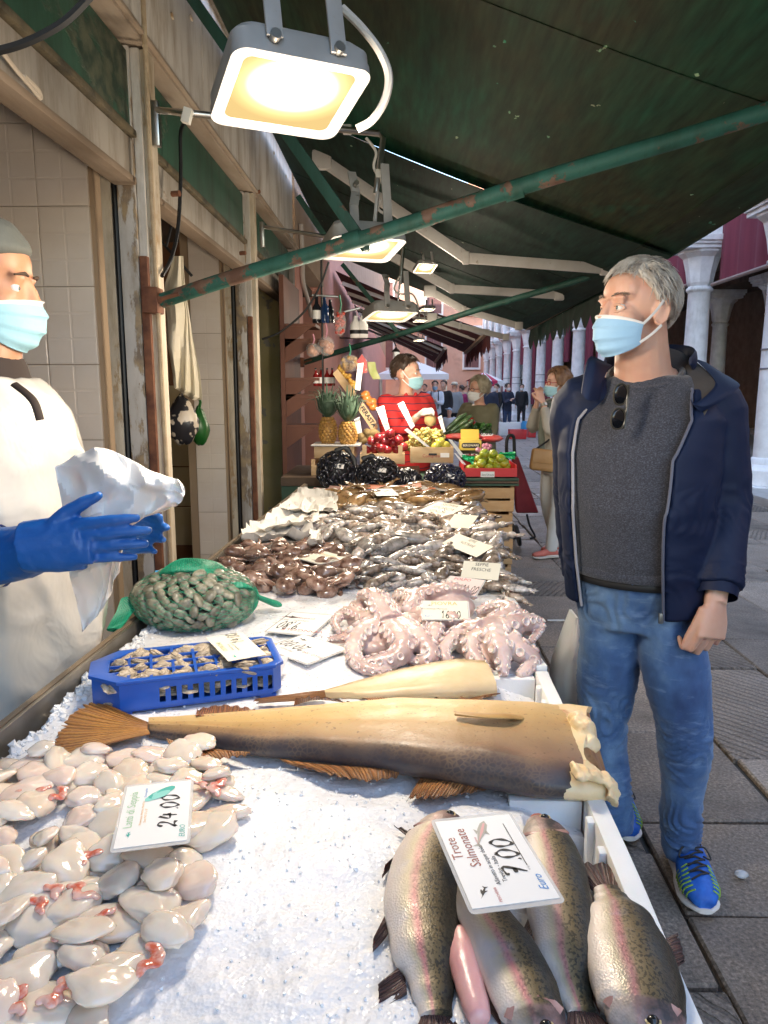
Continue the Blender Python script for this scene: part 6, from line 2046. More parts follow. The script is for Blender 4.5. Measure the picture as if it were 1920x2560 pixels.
for k, (pp, lab) in enumerate([([(1150, 1142), (1182, 1160), (1186, 1140), (1155, 1136)], 'crumpled green plastic film left of the mandarins'), ([(1250, 1140), (1285, 1148), (1286, 1128), (1248, 1132)], 'crumpled green plastic film right of the mandarins')]):
 q = [P(*p, Y=4.9) for p in pp]
 def fn(u, v_, q=q):
  p = q[0] * (1 - u) * (1 - v_) + q[1] * u * (1 - v_) + q[2] * u * v_ + q[3] * (1 - u) * v_
  return p + V((0, .03 * nz((u * 3, v_ * 3, k), 1) - .04 * u, .012 * nz((u * 5, v_ * 5, k + 3), 1)))
 tag(G().grid(fn, 12, 8, thick=(0, .002, 0)).obj('plastic_film', M_GPLAS, smooth=25), lab, 'plastic film')

M_PINE = NT('pineapple skin'); n = M_PINE
v = n.coord('Object'); e = n.vor(n.coord('Object', (1, 1, .8)), 48, 'F1')
n.set(col=n.ramp(e, [(.1, (.48, .27, .07)), (.45, (.36, .17, .04)), (.75, (.10, .06, .03))]), rough=.5)
PINE_M = n.m
M_PLEAF = mat('pineapple leaf', (.035, .075, .04), .5, (.085, .13, .09), 20, rand=.2)


def pineapple(label, px, py, Y, w, h, lh, seed):
 c = P(px, py, Y=Y); t = thing('pineapple', label, 'pineapple', c - V((0, 0, h / 2)), 'pineapples')
 G().ell(c, (w / 2 * .92, w / 2 * .92, h / 2 * .98), nu=20, nv=14, fn=lambda p: V((p.x, p.y, p.z)) * (1 if abs(p.z) > .9 else 1.03)).obj('flesh_core', PINE_M, t, smooth=180)
 g = G(); rows = 9
 for j in range(rows):
  a = (j + .5) / rows * 2 - 1; r = w / 2 * math.sqrt(max(.05, 1 - (a * .93) ** 2)) ** .75
  nn = 13
  for k in range(nn):
   th = 2 * math.pi * (k + .5 * (j % 2)) / nn
   d = V((math.cos(th), math.sin(th), a * .3)).normalized()
   q = c + V((math.cos(th) * r * .95, math.sin(th) * r * .95, a * h / 2 * .93))
   Mq = d.to_track_quat('Z', 'Y').to_matrix()
   s = w * .105
   g.lathe([(s, -s * .3), (s * .95, s * .15), (s * .5, s * .42), (s * .12, s * .5), (s * .03, s * .8)], 6, Mq, q)
 tag(g.obj('eyes', mat('pineapple eye', (.50, .28, .06), .5, (.34, .17, .05), 60, spots=(.55, .42, .2), sscale=90, sfac=(.6, .7)), t, smooth=30), kind='stuff')
 rs = random.Random(seed); top = c + V((0, 0, h / 2 * .93))
 for k in range(38):
  th = k * 2.4; lay = k / 37
  L = lh * lerp(.62, 1.0, lay) * rs.uniform(.85, 1.1); out = lerp(.95, .12, lay)
  d = V((math.cos(th), math.sin(th), 0))
  pts = [top + d * .012, top + d * (.03 + .05 * out) + V((0, 0, L * .35)), top + d * (.03 + L * .45 * out) + V((0, 0, L * .75)), top + d * (.03 + L * .85 * out) + V((0, 0, L * (.95 - .25 * out)))]
  sp_ = spline(pts, 4); N_ = len(sp_)
  G().tube(sp_, [(.0016, .014 * (1 - (i / (N_ - 1)) ** 1.6) + .0006) for i in range(N_)], 6, up=d).obj('leaf', M_PLEAF, t, smooth=60)
 return t


pineapple('pineapple at the left with its crown leaning on the shelf', 820, 1077, 5.2, .128, .205, .25, 1)
pineapple('pineapple at the right in front of the slanted crate', 870, 1084, 5.12, .132, .175, .26, 2)
q0, q1 = P(778, 1112, Y=5.05), P(900, 1112, Y=5.05)
tag(G().bx(q0.x, q1.x, 5.03, 5.35, q0.z - .008, q0.z).obj('display_board', mat('pale board', (.6, .58, .56), .5)), 'pale board under the two pineapples', 'board')
q2 = P(783, 1146, Y=5.05)
crate('fruit_box', 'pale printed wooden box carrying the pineapples', q0.x + .02, q1.x - .04, 5.04, 5.34, q2.z, q0.z - .012, M_CRATEW, 1, 'fruit boxes', ('ALMERIA', .022, M_INKGR), .06)
crate('fruit_box', 'lower pale box behind the mussel bags at the left', q0.x + .0, q1.x - .06, 5.02, 5.34, .90, q2.z - .004, M_CRATEW, 1, 'fruit boxes', None, .4)
kw = G().ell((0, 0, 0), (.042, .03, .03), nu=16, nv=12).mesh('kiwi', smooth=180); kw.materials.append(mat('kiwi skin', (.21, .14, .05), .8, (.28, .2, .09), 30, bump=.3))
fruit('kiwi', 'brown kiwi lying between the pineapple and the apples', 'kiwi', 'kiwis', z5((680, 1000), (740, 960), (800, 965), (700, 1040), (830, 975), (760, 1000)), .03, kw, 5.3, rs, .02)


def stick_card(label, px, Y, lines, ink2=None):
 """tall narrow card: four corner pixels top-left, top-right, bottom-right, bottom-left"""
 q = [P(*p, Y=Y) for p in px]
 t = thing('price_stick', label, 'price card', (q[2] + q[3]) / 2, 'tall price cards in the fruit')
 b = V((0, .004, 0))
 G().add(q + [p + b for p in q], [(3, 2, 1, 0), (4, 5, 6, 7), (0, 1, 5, 4), (1, 2, 6, 5), (2, 3, 7, 6), (3, 0, 4, 7)]).obj('card', M_CARD, t, smooth=None)
 up = ((q[0] + q[1]) - (q[2] + q[3])) / 2; rt = ((q[1] + q[2]) - (q[0] + q[3])) / 2
 M = frame(sum(q, V((0, 0, 0))) / 4, rt, up)
 if M.col[2].y > 0: M = M @ Matrix.Rotation(math.pi, 4, 'Y')
 for i, s in enumerate(lines):
  text(s, rt.length * .62, ink2 if (ink2 and i == 1) else M_INK, M @ Matrix.Translation((0, up.length * (.28 - .28 * i), .004)), t)
 return t


stick_card('tall white card with red figures standing in the apples', z5((828, 705), (912, 680), (972, 920), (930, 945)), 5.05, ('MELE', '1,80', 'kg'), M_INKR)
stick_card('long tilted white card in front of the red striped vendor', z5((1055, 665), (1115, 635), (1232, 890), (1195, 925)), 5.06, ('UVA', 'IT', 'kg'))
stick_card('white card stuck flat into the grapes', z5((1122, 935), (1155, 912), (1390, 1110), (1350, 1105)), 4.99, ())
stick_card('tall pinkish card hanging by the garlic bags', z5((640, 245), (702, 235), (665, 525), (612, 515)), 5.5, ('3,50', '', 'O'))
stick_card('small card with a picture beside the right pineapple', z5((600, 825), (660, 795), (685, 960), (640, 975)), 5.05, ('ANANAS',))
stick_card('white card behind the grapes near the gloved hand', z5((1470, 800), (1510, 780), (1552, 950), (1520, 962)), 5.4, ('2,00',))
stick_card('white card standing left of the mandarins', z6((330, 820), (375, 830), (500, 990), (470, 1010)), 4.9, ())
stick_card('cream card slanting down towards the mandarins', z6((390, 960), (415, 970), (520, 1085), (490, 1090)), 4.82, ())
stick_card('white card lying on the red bags of greens', z6((680, 760), (800, 765), (770, 835), (640, 830)), 5.55, ('6,00',))

rs = random.Random(31)
M_LEAFG = mat('parsley leaf', (.025, .09, .015), .5, (.05, .15, .03), 30, rand=.2)
g = G()
for i in range(420):
 q = P(1165 + 62 * rs.random(), 1060 + 32 * rs.random(), Y=5.75 + .18 * rs.random()); s = rs.uniform(.012, .022)
 M = Matrix.Rotation(rs.uniform(0, 6), 3, V((rs.uniform(-1, 1), rs.uniform(-1, 1), rs.uniform(-.3, 1))).normalized())
 g.add([q + M @ V(p) * s for p in ((-1, 0, 0), (-.3, .6, .1), (.4, .8, 0), (1, .1, .1), (.3, -.7, 0), (-.5, -.5, .1))], [(0, 1, 2, 3, 4, 5)])
tag(g.obj('parsley', M_LEAFG, smooth=None), 'heap of leafy green parsley on the far right of the fruit stall', 'parsley', kind='stuff')
zc = G().tube([(-.11, 0, 0), (-.05, 0, .004), (.05, 0, .004), (.1, 0, 0), (.115, 0, 0)], [.014, .019, .02, .016, .006], 10).mesh('courgette', smooth=60); zc.materials.append(mat('courgette skin', (.03, .075, .02), .3, (.07, .13, .05), 30, coat=.3, rand=.2))
for i, (px, py) in enumerate(z6((380, 680), (430, 700), (470, 660), (500, 720), (360, 730), (420, 640), (450, 740), (400, 750))):
 q = P(px, py, Y=5.7); tag(place(zc, 'courgette', TRS(q, rs.uniform(-.6, .3), .9, 0, rs.uniform(-.9, -.4))), 'dark green courgette in the bundle beside the parsley', 'courgette', 'courgettes')
pp_ = G().ell((0, 0, 0), (.026, .024, .036), nu=14, nv=10, fn=lambda p: p * (1 + .12 * math.cos(4 * math.atan2(p.y, p.x)))).mesh('red_pepper', smooth=180); pp_.materials.append(mat('red pepper skin', (.42, .015, .012), .2, coat=.4))
for px, py in z6((545, 640), (580, 635), (560, 670), (595, 665), (525, 665)):
 tag(place(pp_, 'red_pepper', TRS(P(px, py, Y=5.85), rs.uniform(0, 6), .9, rs.uniform(-.8, .8))), 'red pepper behind the courgettes', 'pepper', 'red peppers')
g = G().ell(P(1165, 1092, Y=5.6), (.17, .08, .03), nu=20, nv=10, fn=lambda p: p * (1 + .1 * nz(p, 3))); tag(g.obj('red_tray', mat('red plastic bag', (.55, .05, .05), .3, (.65, .12, .1), 9), smooth=60), 'red plastic bag lying under the courgettes', 'bag')
g = G().ell(P(1225, 1096, Y=5.6), (.10, .08, .03), nu=20, nv=10, fn=lambda p: p * (1 + .1 * nz(p, 3, 4))); tag(g.obj('red_tray', MATS['red plastic bag'], smooth=60), 'red plastic bag lying under the parsley', 'bag')
bw = thing('yellow_carton', 'yellow carton with a black lozenge lettered BERGWARE', 'carton', P(1175, 1120, Y=5.3))
q = P(1175, 1112, Y=5.3)
G().box(q, (.15, .12, .07)).obj('body', mat('yellow carton', (.62, .45, .07), .5), bw, bevel=.004)
pl_ = rrect(.13, .036, .017); place(G().prism(pl_, 0, .001).mesh('lozenge'), 'lozenge', frame(q + V((0, -.0605, 0)), (1, 0, 0), (0, 0, 1)), bw, M_INK)
text('BERGWARE', .022, mat('cream ink', (.8, .7, .5), .5), frame(q + V((0, -.0625, -.007)), (1, 0, 0), (0, 0, 1)), bw, bold=.01)
G().box(q + V((0, .03, .07)), (.13, .006, .08), Matrix.Rotation(-.4, 3, 'X')).obj('flap', MATS['yellow carton'], bw)
rd = G().ell((0, 0, 0), .017, nu=12, nv=9).mesh('radish', smooth=180); rd.materials.append(mat('radish skin', (.45, .06, .16), .3, (.7, .45, .5), 40))
for px, py in z6((705, 890), (735, 885), (765, 895), (720, 915), (750, 918), (640, 930), (665, 940)):
 tag(place(rd, 'radish', TRS(P(px, py, Y=5.2), rs.uniform(0, 6))), 'pink radish behind the mandarins', 'radish', 'radishes')
q = P(1180, 1145, Y=5.1)
bl = thing('plum_bowl', 'shallow bowl of dark red plums behind the mandarins', 'bowl', q)
G().lathe([(.03, -.02), (.07, .0), (.085, .02), (.083, .021), (.066, .003), (.01, -.014)], 20, c=q).obj('bowl', mat('clear bowl', (.55, .55, .55), .2), bl)
for i in range(9):
 a = i * 2.4; r = .018 * math.sqrt(i); G().ell(q + V((r * math.cos(a), r * math.sin(a), .012)), .014, nu=10, nv=8).obj('plum', mat('plum skin', (.12, .01, .02), .25), bl)

M_BROWN = mat('brown shelf wood', (.11, .038, .022), .6, (.15, .055, .03), 6, stretch=(1, 1, .4))
sh = thing('shelf_unit', 'dark brown wooden shelves with sloping brackets behind the pineapples', 'shelves', (-.85, 6.0, .9))
G().bx(-.93, -.895, 5.85, 6.75, .4, 2.35).obj('back_panel', M_BROWN, sh)
for k, (px, py, w_) in enumerate([(770, 813, .24), (770, 945, .26), (772, 985, .26), (800, 850, .30), (790, 1060, .25)]):
 z = P(px, py, Y=6.0).z
 G().bx(-.893, -.893 + w_, 5.85, 6.2 + .45 * (k == 3), z - .022, z).obj('shelf', M_BROWN, sh)
 G().prism([(0, 0), (w_ * .9, 0), (0, -.16)], 0, .02, Matrix(((1, 0, 0, -.893), (0, 0, -1, 5.87), (0, 1, 0, z - .023), (0, 0, 0, 1)))).obj('bracket', M_BROWN, sh)


def bottle(label, px, py, Y, h, r, m, cap, lab_m=None, group='bottles on the shelves'):
 q = P(px, py, Y=Y); t = thing('bottle', label, 'bottle', q, group)
 G().lathe([(r * .9, 0), (r, .01), (r, h * .58), (r * .45, h * .74), (r * .34, h * .9)], 16, c=q).obj('body', m, t)
 G().lathe([(r * .38, h * .9), (r * .38, h), (r * .1, h * 1.0)], 12, c=q).obj('cap', cap, t)
 if lab_m: G().lathe([(r * 1.02, h * .15), (r * 1.02, h * .48)], 16, c=q).obj('paper_label', lab_m, t)


M_WINE = mat('dark bottle glass', (.012, .014, .02), .08)
M_BLUB = mat('blue bottle glass', (.015, .05, .16), .1)
M_REDJ = mat('red sauce glass', (.22, .012, .012), .15)
bottle('dark bottle with white label on the upper shelf', 792, 808, 5.92, .2, .035, M_WINE, M_WINE, M_CARD)
bottle('blue glass bottle on the upper shelf', 812, 808, 5.92, .2, .035, M_BLUB, M_BLUB)
bottle('dark bottle at the right end of the upper shelf', 826, 808, 5.95, .18, .03, M_WINE, M_WINE)
for k, px in enumerate((790, 803, 818, 831)):
 bottle(['red sauce bottle at the left of the lower shelf row', 'second red sauce bottle of the lower shelf row', 'third red sauce bottle of the lower shelf row', 'red sauce bottle at the right of the lower shelf row'][k], px, 965, 5.92, .14, .022, M_REDJ, M_WINE, M_CARD)
M_SKIN_ON = mat('onion skin', (.50, .20, .12), .35, (.6, .3, .18), 20)
M_FILM = clear('clear bag', (.85, .85, .85), .8, .1)


def hanging_bag(name, label, px, py, Y, r, n_, rr, m, strap, seed, film=True):
 q = P(px, py, Y=Y); t = thing(name, label, 'hanging bag', q, 'goods hanging at the fruit shop')
 rs = random.Random(seed)
 for i in range(n_):
  o = V((rs.uniform(-1, 1) * (r[0] - rr), rs.uniform(-1, 1) * (r[1] - rr * .8), rs.uniform(-1, 1) * (r[2] - rr)))
  G().ell(q + o, rr, nu=12, nv=9).obj('produce', m, t, smooth=180)
 if film: G().ell(q, tuple(x * 1.1 for x in r), nu=16, nv=12, fn=lambda p: p * (1 + .1 * nz(p, 3, seed))).obj('film', M_FILM, t, smooth=60)
 G().tube([q + V((0, 0, r[2] * .9)), q + V((.01, 0, r[2] * 1.6)), q + V((.0, 0, r[2] * 2.4))], .006, 6).obj('strap', strap, t)


M_PINKS = mat('pink string', (.62, .28, .36), .6)
hanging_bag('onion_bag', 'small bag of red onions hanging on pink string at the left shelf', 783, 875, 5.8, (.05, .04, .05), 4, .028, M_SKIN_ON, M_PINKS, 1)
hanging_bag('onion_bag', 'bag of red onions hanging right of the pink string one', 815, 865, 5.8, (.06, .05, .07), 6, .028, M_SKIN_ON, M_PINKS, 2)
hanging_bag('chilli_bag', 'clear bag of red dried chillies hanging by the upper shelf', 850, 808, 5.7, (.042, .035, .085), 40, .013, mat('chilli', (.45, .04, .02), .35), mat('green tie', (.03, .25, .14), .5), 3)
hanging_bag('garlic_bag', 'clear bag of brown shelled nuts above the slanted crate', 874, 908, 5.75, (.07, .05, .06), 26, .018, mat('nut shell', (.48, .30, .12), .5), mat('green tie', (.03, .25, .14), .5), 4)
for k, px in enumerate((889, 906)):
 q = P(px, 845, Y=6.0); t = thing('hanging_bottle', ['white labelled bottle hanging at the left of a pair', 'white labelled bottle hanging at the right of a pair'][k], 'bottle', q, 'goods hanging at the fruit shop')
 G().lathe([(.04, 0), (.045, .01), (.045, .10), (.02, .14), (.014, .17)], 14, c=q).obj('body', M_CARD, t)
 G().lathe([(.046, .03), (.046, .06)], 14, c=q).obj('paper_label', M_INK, t)
 G().tube([q + V((0, 0, .17)), q + V((0, 0, .25))], .004, 6).obj('strap', M_BLACK, t)
tag(G().tube([P(860, 780, Y=5.9), P(900, 770, Y=5.9)], .008, 6).obj('hanging_rail', M_STEEL), 'short steel rail the labelled bottles hang from', 'rail')
tag(G().tube([P(780, 738, Y=5.8), P(845, 742, Y=5.8)], .008, 6).obj('hanging_rail', M_STEEL), 'steel rail above the upper shelf bottles', 'rail')
g = G().add([P(890, 905, Y=5.72), P(905, 885, Y=5.72), P(918, 905, Y=5.72), P(918, 932, Y=5.72), P(893, 935, Y=5.72)], [(0, 1, 2, 3, 4)])
g.v += [(a, b + .03, c) for a, b, c in g.v]; g.f = [(4, 3, 2, 1, 0), (5, 6, 7, 8, 9)] + [(i, (i + 1) % 5, (i + 1) % 5 + 5, i + 5) for i in range(5)]
tag(g.obj('food_packet', mat('red packet', (.38, .02, .02), .3, spots=(.7, .6, .3), sscale=25, sfac=(.62, .66)), smooth=None), 'red packet hanging beside the nut bag', 'packet')
lk = thing('leek_bundle', 'bundle of pale green leeks leaning by the brown bracket', 'leeks', P(930, 940, Y=5.9))
for k in range(6):
 a = P(921 + 3 * k, 905, Y=5.9); b = P(935 + 3 * k, 948, Y=5.88)
 G().tube(spline([a, (a + b) / 2 + V((-.012, 0, .0)), b], 4), [.006, .008, .009, .009, .009, .009, .009, .008, .006], 8).obj('leek', mat('leek', (.45, .52, .16), .4, (.62, .64, .36), 9), lk)
def slant_box(label, tl, tr, br, bl, Y, words=None, m=None):
 q = [P(*p, Y=Y) for p in (tl, tr, br, bl)]
 t = thing('slanted_crate', label, 'crate', q[3], 'slanted display crates')
 b = V((0, .02, 0))
 G().add(q + [p + b for p in q], [(3, 2, 1, 0), (4, 5, 6, 7), (0, 1, 5, 4), (1, 2, 6, 5), (2, 3, 7, 6), (3, 0, 4, 7)]).obj('side_board', m or M_CRATEW, t, smooth=None)
 b2 = V((.03, .32, .02))
 G().add([q[3], q[2], q[2] + b2, q[3] + b2] + [p + V((0, 0, -.01)) for p in (q[3], q[2], q[2] + b2, q[3] + b2)], [(0, 1, 2, 3), (7, 6, 5, 4), (0, 4, 5, 1), (1, 5, 6, 2), (2, 6, 7, 3), (3, 7, 4, 0)]).obj('floor_board', m or M_CRATEW, t, smooth=None)
 if words:
  rt = q[1] - q[0]; up = q[0] - q[3]
  text(words, up.length * .7, M_INK, frame((q[0] + q[1] + q[2] + q[3]) / 4 + V((0, -.003, 0)) - up * .22, rt, up), t, bold=.03)
 return t


slant_box('slanted crate of orange physalis above the pineapples', *z5((430, 300), (615, 535), (560, 585), (385, 345)), 5.72)
slant_box('slanted crate lettered FERASTA holding tomatoes', *z5((690, 640), (832, 850), (800, 945), (650, 720)), 5.5, 'FERASTA')
ph = G().ell((0, 0, 0), .015, nu=10, nv=8).mesh('physalis', smooth=180); ph.materials.append(mat('physalis', (.62, .30, .04), .4, (.7, .42, .08), 20, rand=.2))
for i in range(34):
 u = rs.random(); px = lerp(440, 610, u) + rs.uniform(-12, 25); py = lerp(275, 500, u) + rs.uniform(-25, 12)
 x_, y_ = z5((px, py))[0]; tag(place(ph, 'physalis', TRS(P(x_, y_, Y=5.78), 0, rs.uniform(.8, 1.2))), 'orange physalis heaped in the upper slanted crate', 'fruit', 'orange physalis')
tm_ = G().ell((0, 0, 0), .035, nu=16, nv=12, fn=apple_fn).mesh('tomato', smooth=180); tm_.materials.append(mat('tomato', (.60, .17, .04), .2, (.66, .26, .06), 12, coat=.4))
fruit('tomato', 'orange red tomato in the slanted lettered crate', 'tomato', 'tomatoes', z5((735, 610), (765, 650), (800, 695), (720, 570), (790, 640)), .035, tm_, 5.56, rs, .01)

# ================================================================ SHOPPING TROLLEY
tr = thing('shopping_trolley', 'dark red wheeled shopping trolley parked behind the crates', 'trolley', P(1310, 1350, Z=0))
Yt = 7.0
M_TROL = mat('dark red fabric', (.19, .012, .02), .7, (.24, .02, .03), 8, bump=.3)
tp = [P(*p, Y=Yt) for p in z6((1000, 1010), (1060, 1000), (1275, 1590), (1040, 1590))]
g = G().add(tp + [p + V((.02, .22, 0)) for p in tp], [(3, 2, 1, 0), (4, 5, 6, 7), (0, 1, 5, 4), (1, 2, 6, 5), (2, 3, 7, 6), (3, 0, 4, 7)]); g.obj('bag', M_TROL, tr, bevel=.02, segs=3)
hd = [P(*p, Y=Yt + .05) for p in z6((945, 1100), (940, 880), (955, 800), (985, 780), (1015, 810), (1022, 960), (1030, 1020))]
G().tube(spline(hd, 5), .016, 8).obj('handle', M_BLACK, tr)
wc = P(1295, 1324, Y=Yt - .02); wr = .108
for s in (0, .34):
 c_ = wc + V((0, s, 0)); c_.z = wr
 Mw = Matrix.Rotation(R_(78), 4, 'Y')
 w_o = G().lathe([(wr * .84, -.014), (wr * .97, -.012), (wr, 0), (wr * .97, .012), (wr * .84, .014)], 28, Mw, c_).obj('wheel', M_BLACK, tr)
 g = G().lathe([(wr * .84, -.010), (wr * .74, -.008), (wr * .74, .008), (wr * .84, .010)], 28, Mw, c_)
 for k in range(3):
  d = Mw.to_3x3() @ V((math.cos(k * 2.1), math.sin(k * 2.1), 0)); g.beam(c_ - d * .01, c_ + d * wr * .78, .012, .02)
 g.obj('rim', mat('grey rim', (.4, .4, .42), .4), w_o)
ax = [P(*p, Y=Yt) for p in z6((1150, 1600), (1180, 1720), (1235, 1830), (1180, 1850))]
G().tube(spline(ax, 4), .010, 8).obj('foot', M_BLACK, tr)

# ================================================================ BOXES AND TENTS FAR OFF
def open_box(name, label, px0, px1, py0, py1, Y, d, m):
 a = P(px0, py0, Y=Y); b = P(px1, py1, Y=Y); a.z = b.z + (a.z - b.z)
 t = thing(name, label, 'box', ((a.x + b.x) / 2, Y, 0), 'fish boxes across the street')
 z0, z1 = 0.0, a.z - b.z
 G().bx(a.x, b.x, Y, Y + .03, z0, z1).obj('front_wall', m, t, bevel=.008); G().bx(a.x, b.x, Y + d - .03, Y + d, z0, z1).obj('back_wall', m, t, bevel=.008)
 G().bx(a.x, a.x + .03, Y + .031, Y + d - .031, z0, z1).obj('side_wall', m, t); G().bx(b.x - .03, b.x, Y + .031, Y + d - .031, z0, z1).obj('side_wall', m, t)
 G().bx(a.x + .03, b.x - .03, Y + .03, Y + d - .03, z0, z0 + .03).obj('floor_panel', m, t)
open_box('foam_box', 'large white foam box standing on the street far behind the trolley', 1248, 1308, 1052, 1085, 24.5, .5, M_EPS)
open_box('plastic_bin', 'red plastic bin in front of the white foam box', 1275, 1316, 1069, 1092, 22.8, .4, M_REDC)
open_box('plastic_bin', 'second red bin right of the blue barrel', 1322, 1340, 1066, 1086, 23.5, .4, M_REDC)
q = P(1316, 1080, Y=24.4); q.z = 0
tag(G().lathe([(.17, 0), (.19, .05), (.19, .40), (.16, .44), (.16, .48)], 18, c=q).obj('blue_barrel', mat('blue barrel plastic', (.05, .28, .55), .4)), 'small blue barrel beside the red bins', 'barrel')


def tent(label, x0, x1, y0, y1, z, h, mats, strips=6):
 t = thing('market_tent', label, 'tent', ((x0 + x1) / 2, (y0 + y1) / 2, 0), 'market tents at the street end')
 for k in range(strips):
  a, b = lerp(x0, x1, k / strips), lerp(x0, x1, (k + 1) / strips)
  cx = (x0 + x1) / 2; cy = (y0 + y1) / 2
  G().add([(a, y0, z), (b, y0, z), (lerp(cx, b, .15), cy, z + h), (lerp(cx, a, .15), cy, z + h), (a, y0, z - .25), (b, y0, z - .25), (a, y1, z), (b, y1, z)], [(0, 1, 2, 3), (4, 5, 1, 0), (3, 2, 7, 6)]).obj('canvas_strip', mats[k % len(mats)], t, smooth=None)
 for x in (x0 + .1, x1 - .1):
  for y in (y0 + .1, y1 - .1):
   G().tube([(x, y, 0), (x, y, z)], .03, 6).obj('pole', M_STEEL, t)


M_TW = mat('white tent canvas', (.78, .78, .78), .7); M_TR = mat('red tent canvas', (.5, .02, .08), .7)
tent('red and white striped market tent behind the grey haired woman', 3.2, 4.8, 35, 37, 1.9, .38, [M_TR, M_TW])
tent('plain white market tent behind the red striped vendor', -1.0, 2.2, 34, 37, 2.2, .6, [M_TW])
tent('white market tent at the end of the colonnade', 5.6, 8.2, 40, 43, 2.3, .6, [M_TW])
tag(G().bx(-.5, 4.6, 38, 38.6, 0, .95).obj('market_counter', mat('pale counter', (.55, .5, .42), .6), bevel=.02), 'long pale market counter under the far tents', 'counter')

pts = [[(1440, 1560), (1440, 1700), (1436, 1800), (1440, 1880)], [(1400, 1650), (1395, 1720), (1402, 1800), (1425, 1880)]]
def fnb(u, v_):
 l = spline([V((*p, 0)) for p in [(1440, 1545), (1412, 1620), (1388, 1700), (1400, 1800), (1430, 1890)]], 6); r = spline([V((*p, 0)) for p in [(1446, 1545), (1470, 1620), (1480, 1700), (1490, 1800), (1480, 1890)]], 6)
 a, b = l[min(int(v_ * 24), 24)], r[min(int(v_ * 24), 24)]
 p = lerp(a, b, u); bul = .07 * math.sin(math.pi * u) * math.sin(math.pi * min(1, v_ * 1.1))
 return P(p.x, p.y, Y=2.42 - bul + .01 * nz((u * 6, v_ * 6, 0), 1))
g = G().grid(fnb, 14, 20, thick=(0, .10, 0))
tag(g.obj('carrier_bag', mat('white plastic bag', (.74, .75, .76), .4, (.68, .68, .69), 9, bump=.2, sss=.1), smooth=60), 'white plastic carrier bag hanging beside the man\'s leg', 'bag')

# ================================================================ PEOPLE
def skin_mat(name, a, b, rough=.45):
 n = NT(name); v = n.coord('Object')
 c = n.ramp(n.noise(v, 12, 4), [(.35, a), (.65, b)])
 n.set(col=c, rough=rough, sss=.25, ssss=.012, normal=n.bump(n.noise(v, 240, 3), .15, .001))
 n.b.inputs['Subsurface Radius'].default_value = (1, .35, .2)
 return n.m


M_SKIN = skin_mat('fair skin', (.64, .39, .29), (.60, .33, .24))
M_SKINT = skin_mat('tanned skin', (.52, .27, .16), (.46, .22, .12))
M_MASKB = mat('blue mask', (.30, .52, .74), .7, (.34, .56, .78), 9, bump=.15, bscale=200)
M_MASKT = mat('teal mask', (.28, .52, .60), .7, (.33, .57, .65), 9, bump=.2, bscale=60)
M_MASKW = mat('white mask', (.74, .73, .72), .7)
M_EYEW = mat('eye white', (.62, .60, .58), .15)
M_IRIS = mat('grey iris', (.10, .13, .13), .1)
M_GLOVEW = mat('white glove', (.68, .66, .62), .5)


def head_shapes(g, M, k=1.0, ears=True):
 def e(c, r, rot=None):
  R3 = M.to_3x3() @ (rot if rot is not None else Matrix.Identity(3))
  g.ell(M @ V([x * k for x in c]), tuple(x * k for x in r), R3, 20, 14)
 e((0, -.018, .032), (.077, .098, .092)); e((0, .042, .045), (.060, .050, .052)); e((0, .042, -.03), (.058, .055, .07))
 e((0, .034, -.078), (.054, .058, .042)); e((0, .080, -.106), (.024, .020, .018))
 g.tube([M @ (V(p) * k) for p in ((0, .090, .018), (0, .102, -.008), (0, .109, -.026), (0, .095, -.044))], [.008 * k, .010 * k, .014 * k, .010 * k], 10)
 for s in (-1, 1):
  e((s * .030, .083, .024), (.024, .010, .006)); e((s * .042, .056, -.034), (.022, .024, .024)); e((s * .012, .096, -.036), (.009, .010, .008))
  e((s * .031, .078, .012), (.016, .010, .005)); e((s * .031, .077, -.015), (.016, .010, .005))
  if ears:
   e((s * .079, -.014, -.016), (.009, .019, .031), Matrix.Rotation(s * .35, 3, 'Z'))
   g.tube([M @ (V(p) * k) for p in ((s * .082, .004, -.035), (s * .088, -.008, -.046), (s * .092, -.026, -.03), (s * .094, -.034, -.002), (s * .09, -.022, .018), (s * .084, -.004, .01))], .0045 * k, 8)


def hair_cap(g, M, k, lim, th=.012, lump=.006, seed=0, rad=(.078, .100, .094), c=(0, -.018, .034)):
 """closed shell of hair over the skull; lim(az in degrees, 0 front) -> lowest elevation in degrees"""
 nu, nv = 44, 14; out = []
 for side in (1.0, 0.0):
  for j in range(nv + 1):
   for i in range(nu):
    az = -180 + 360 * i / nu; lo = lim(abs(az)); el = R_(lerp(lo, 89, j / nv)); a = R_(az)
    d = V((math.sin(a) * math.cos(el), math.cos(a) * math.cos(el), math.sin(el)))
    t = (th * (1 if j > 0 else .35) + lump * nz(d, 3.2, seed) + lump * .6 * nz(d, 9, seed + 2)) * side - .006 * (1 - side)
    out.append(M @ (V((c[0] + d.x * (rad[0] + t), c[1] + d.y * (rad[1] + t), c[2] + d.z * (rad[2] + t))) * k))
 h = nu * (nv + 1)
 fs = []
 for j in range(nv):
  for i in range(nu):
   a, b = j * nu + i, j * nu + (i + 1) % nu
   fs += [(a, b, b + nu, a + nu), (a + nu + h, b + nu + h, b + h, a + h)]
 for i in range(nu): fs.append((i + h, (i + 1) % nu + h, (i + 1) % nu, i))
 fs.append(tuple(range(nv * nu, nv * nu + nu))); fs.append(tuple(reversed(range(nv * nu + h, nv * nu + nu + h))))
 g.add(out, fs)


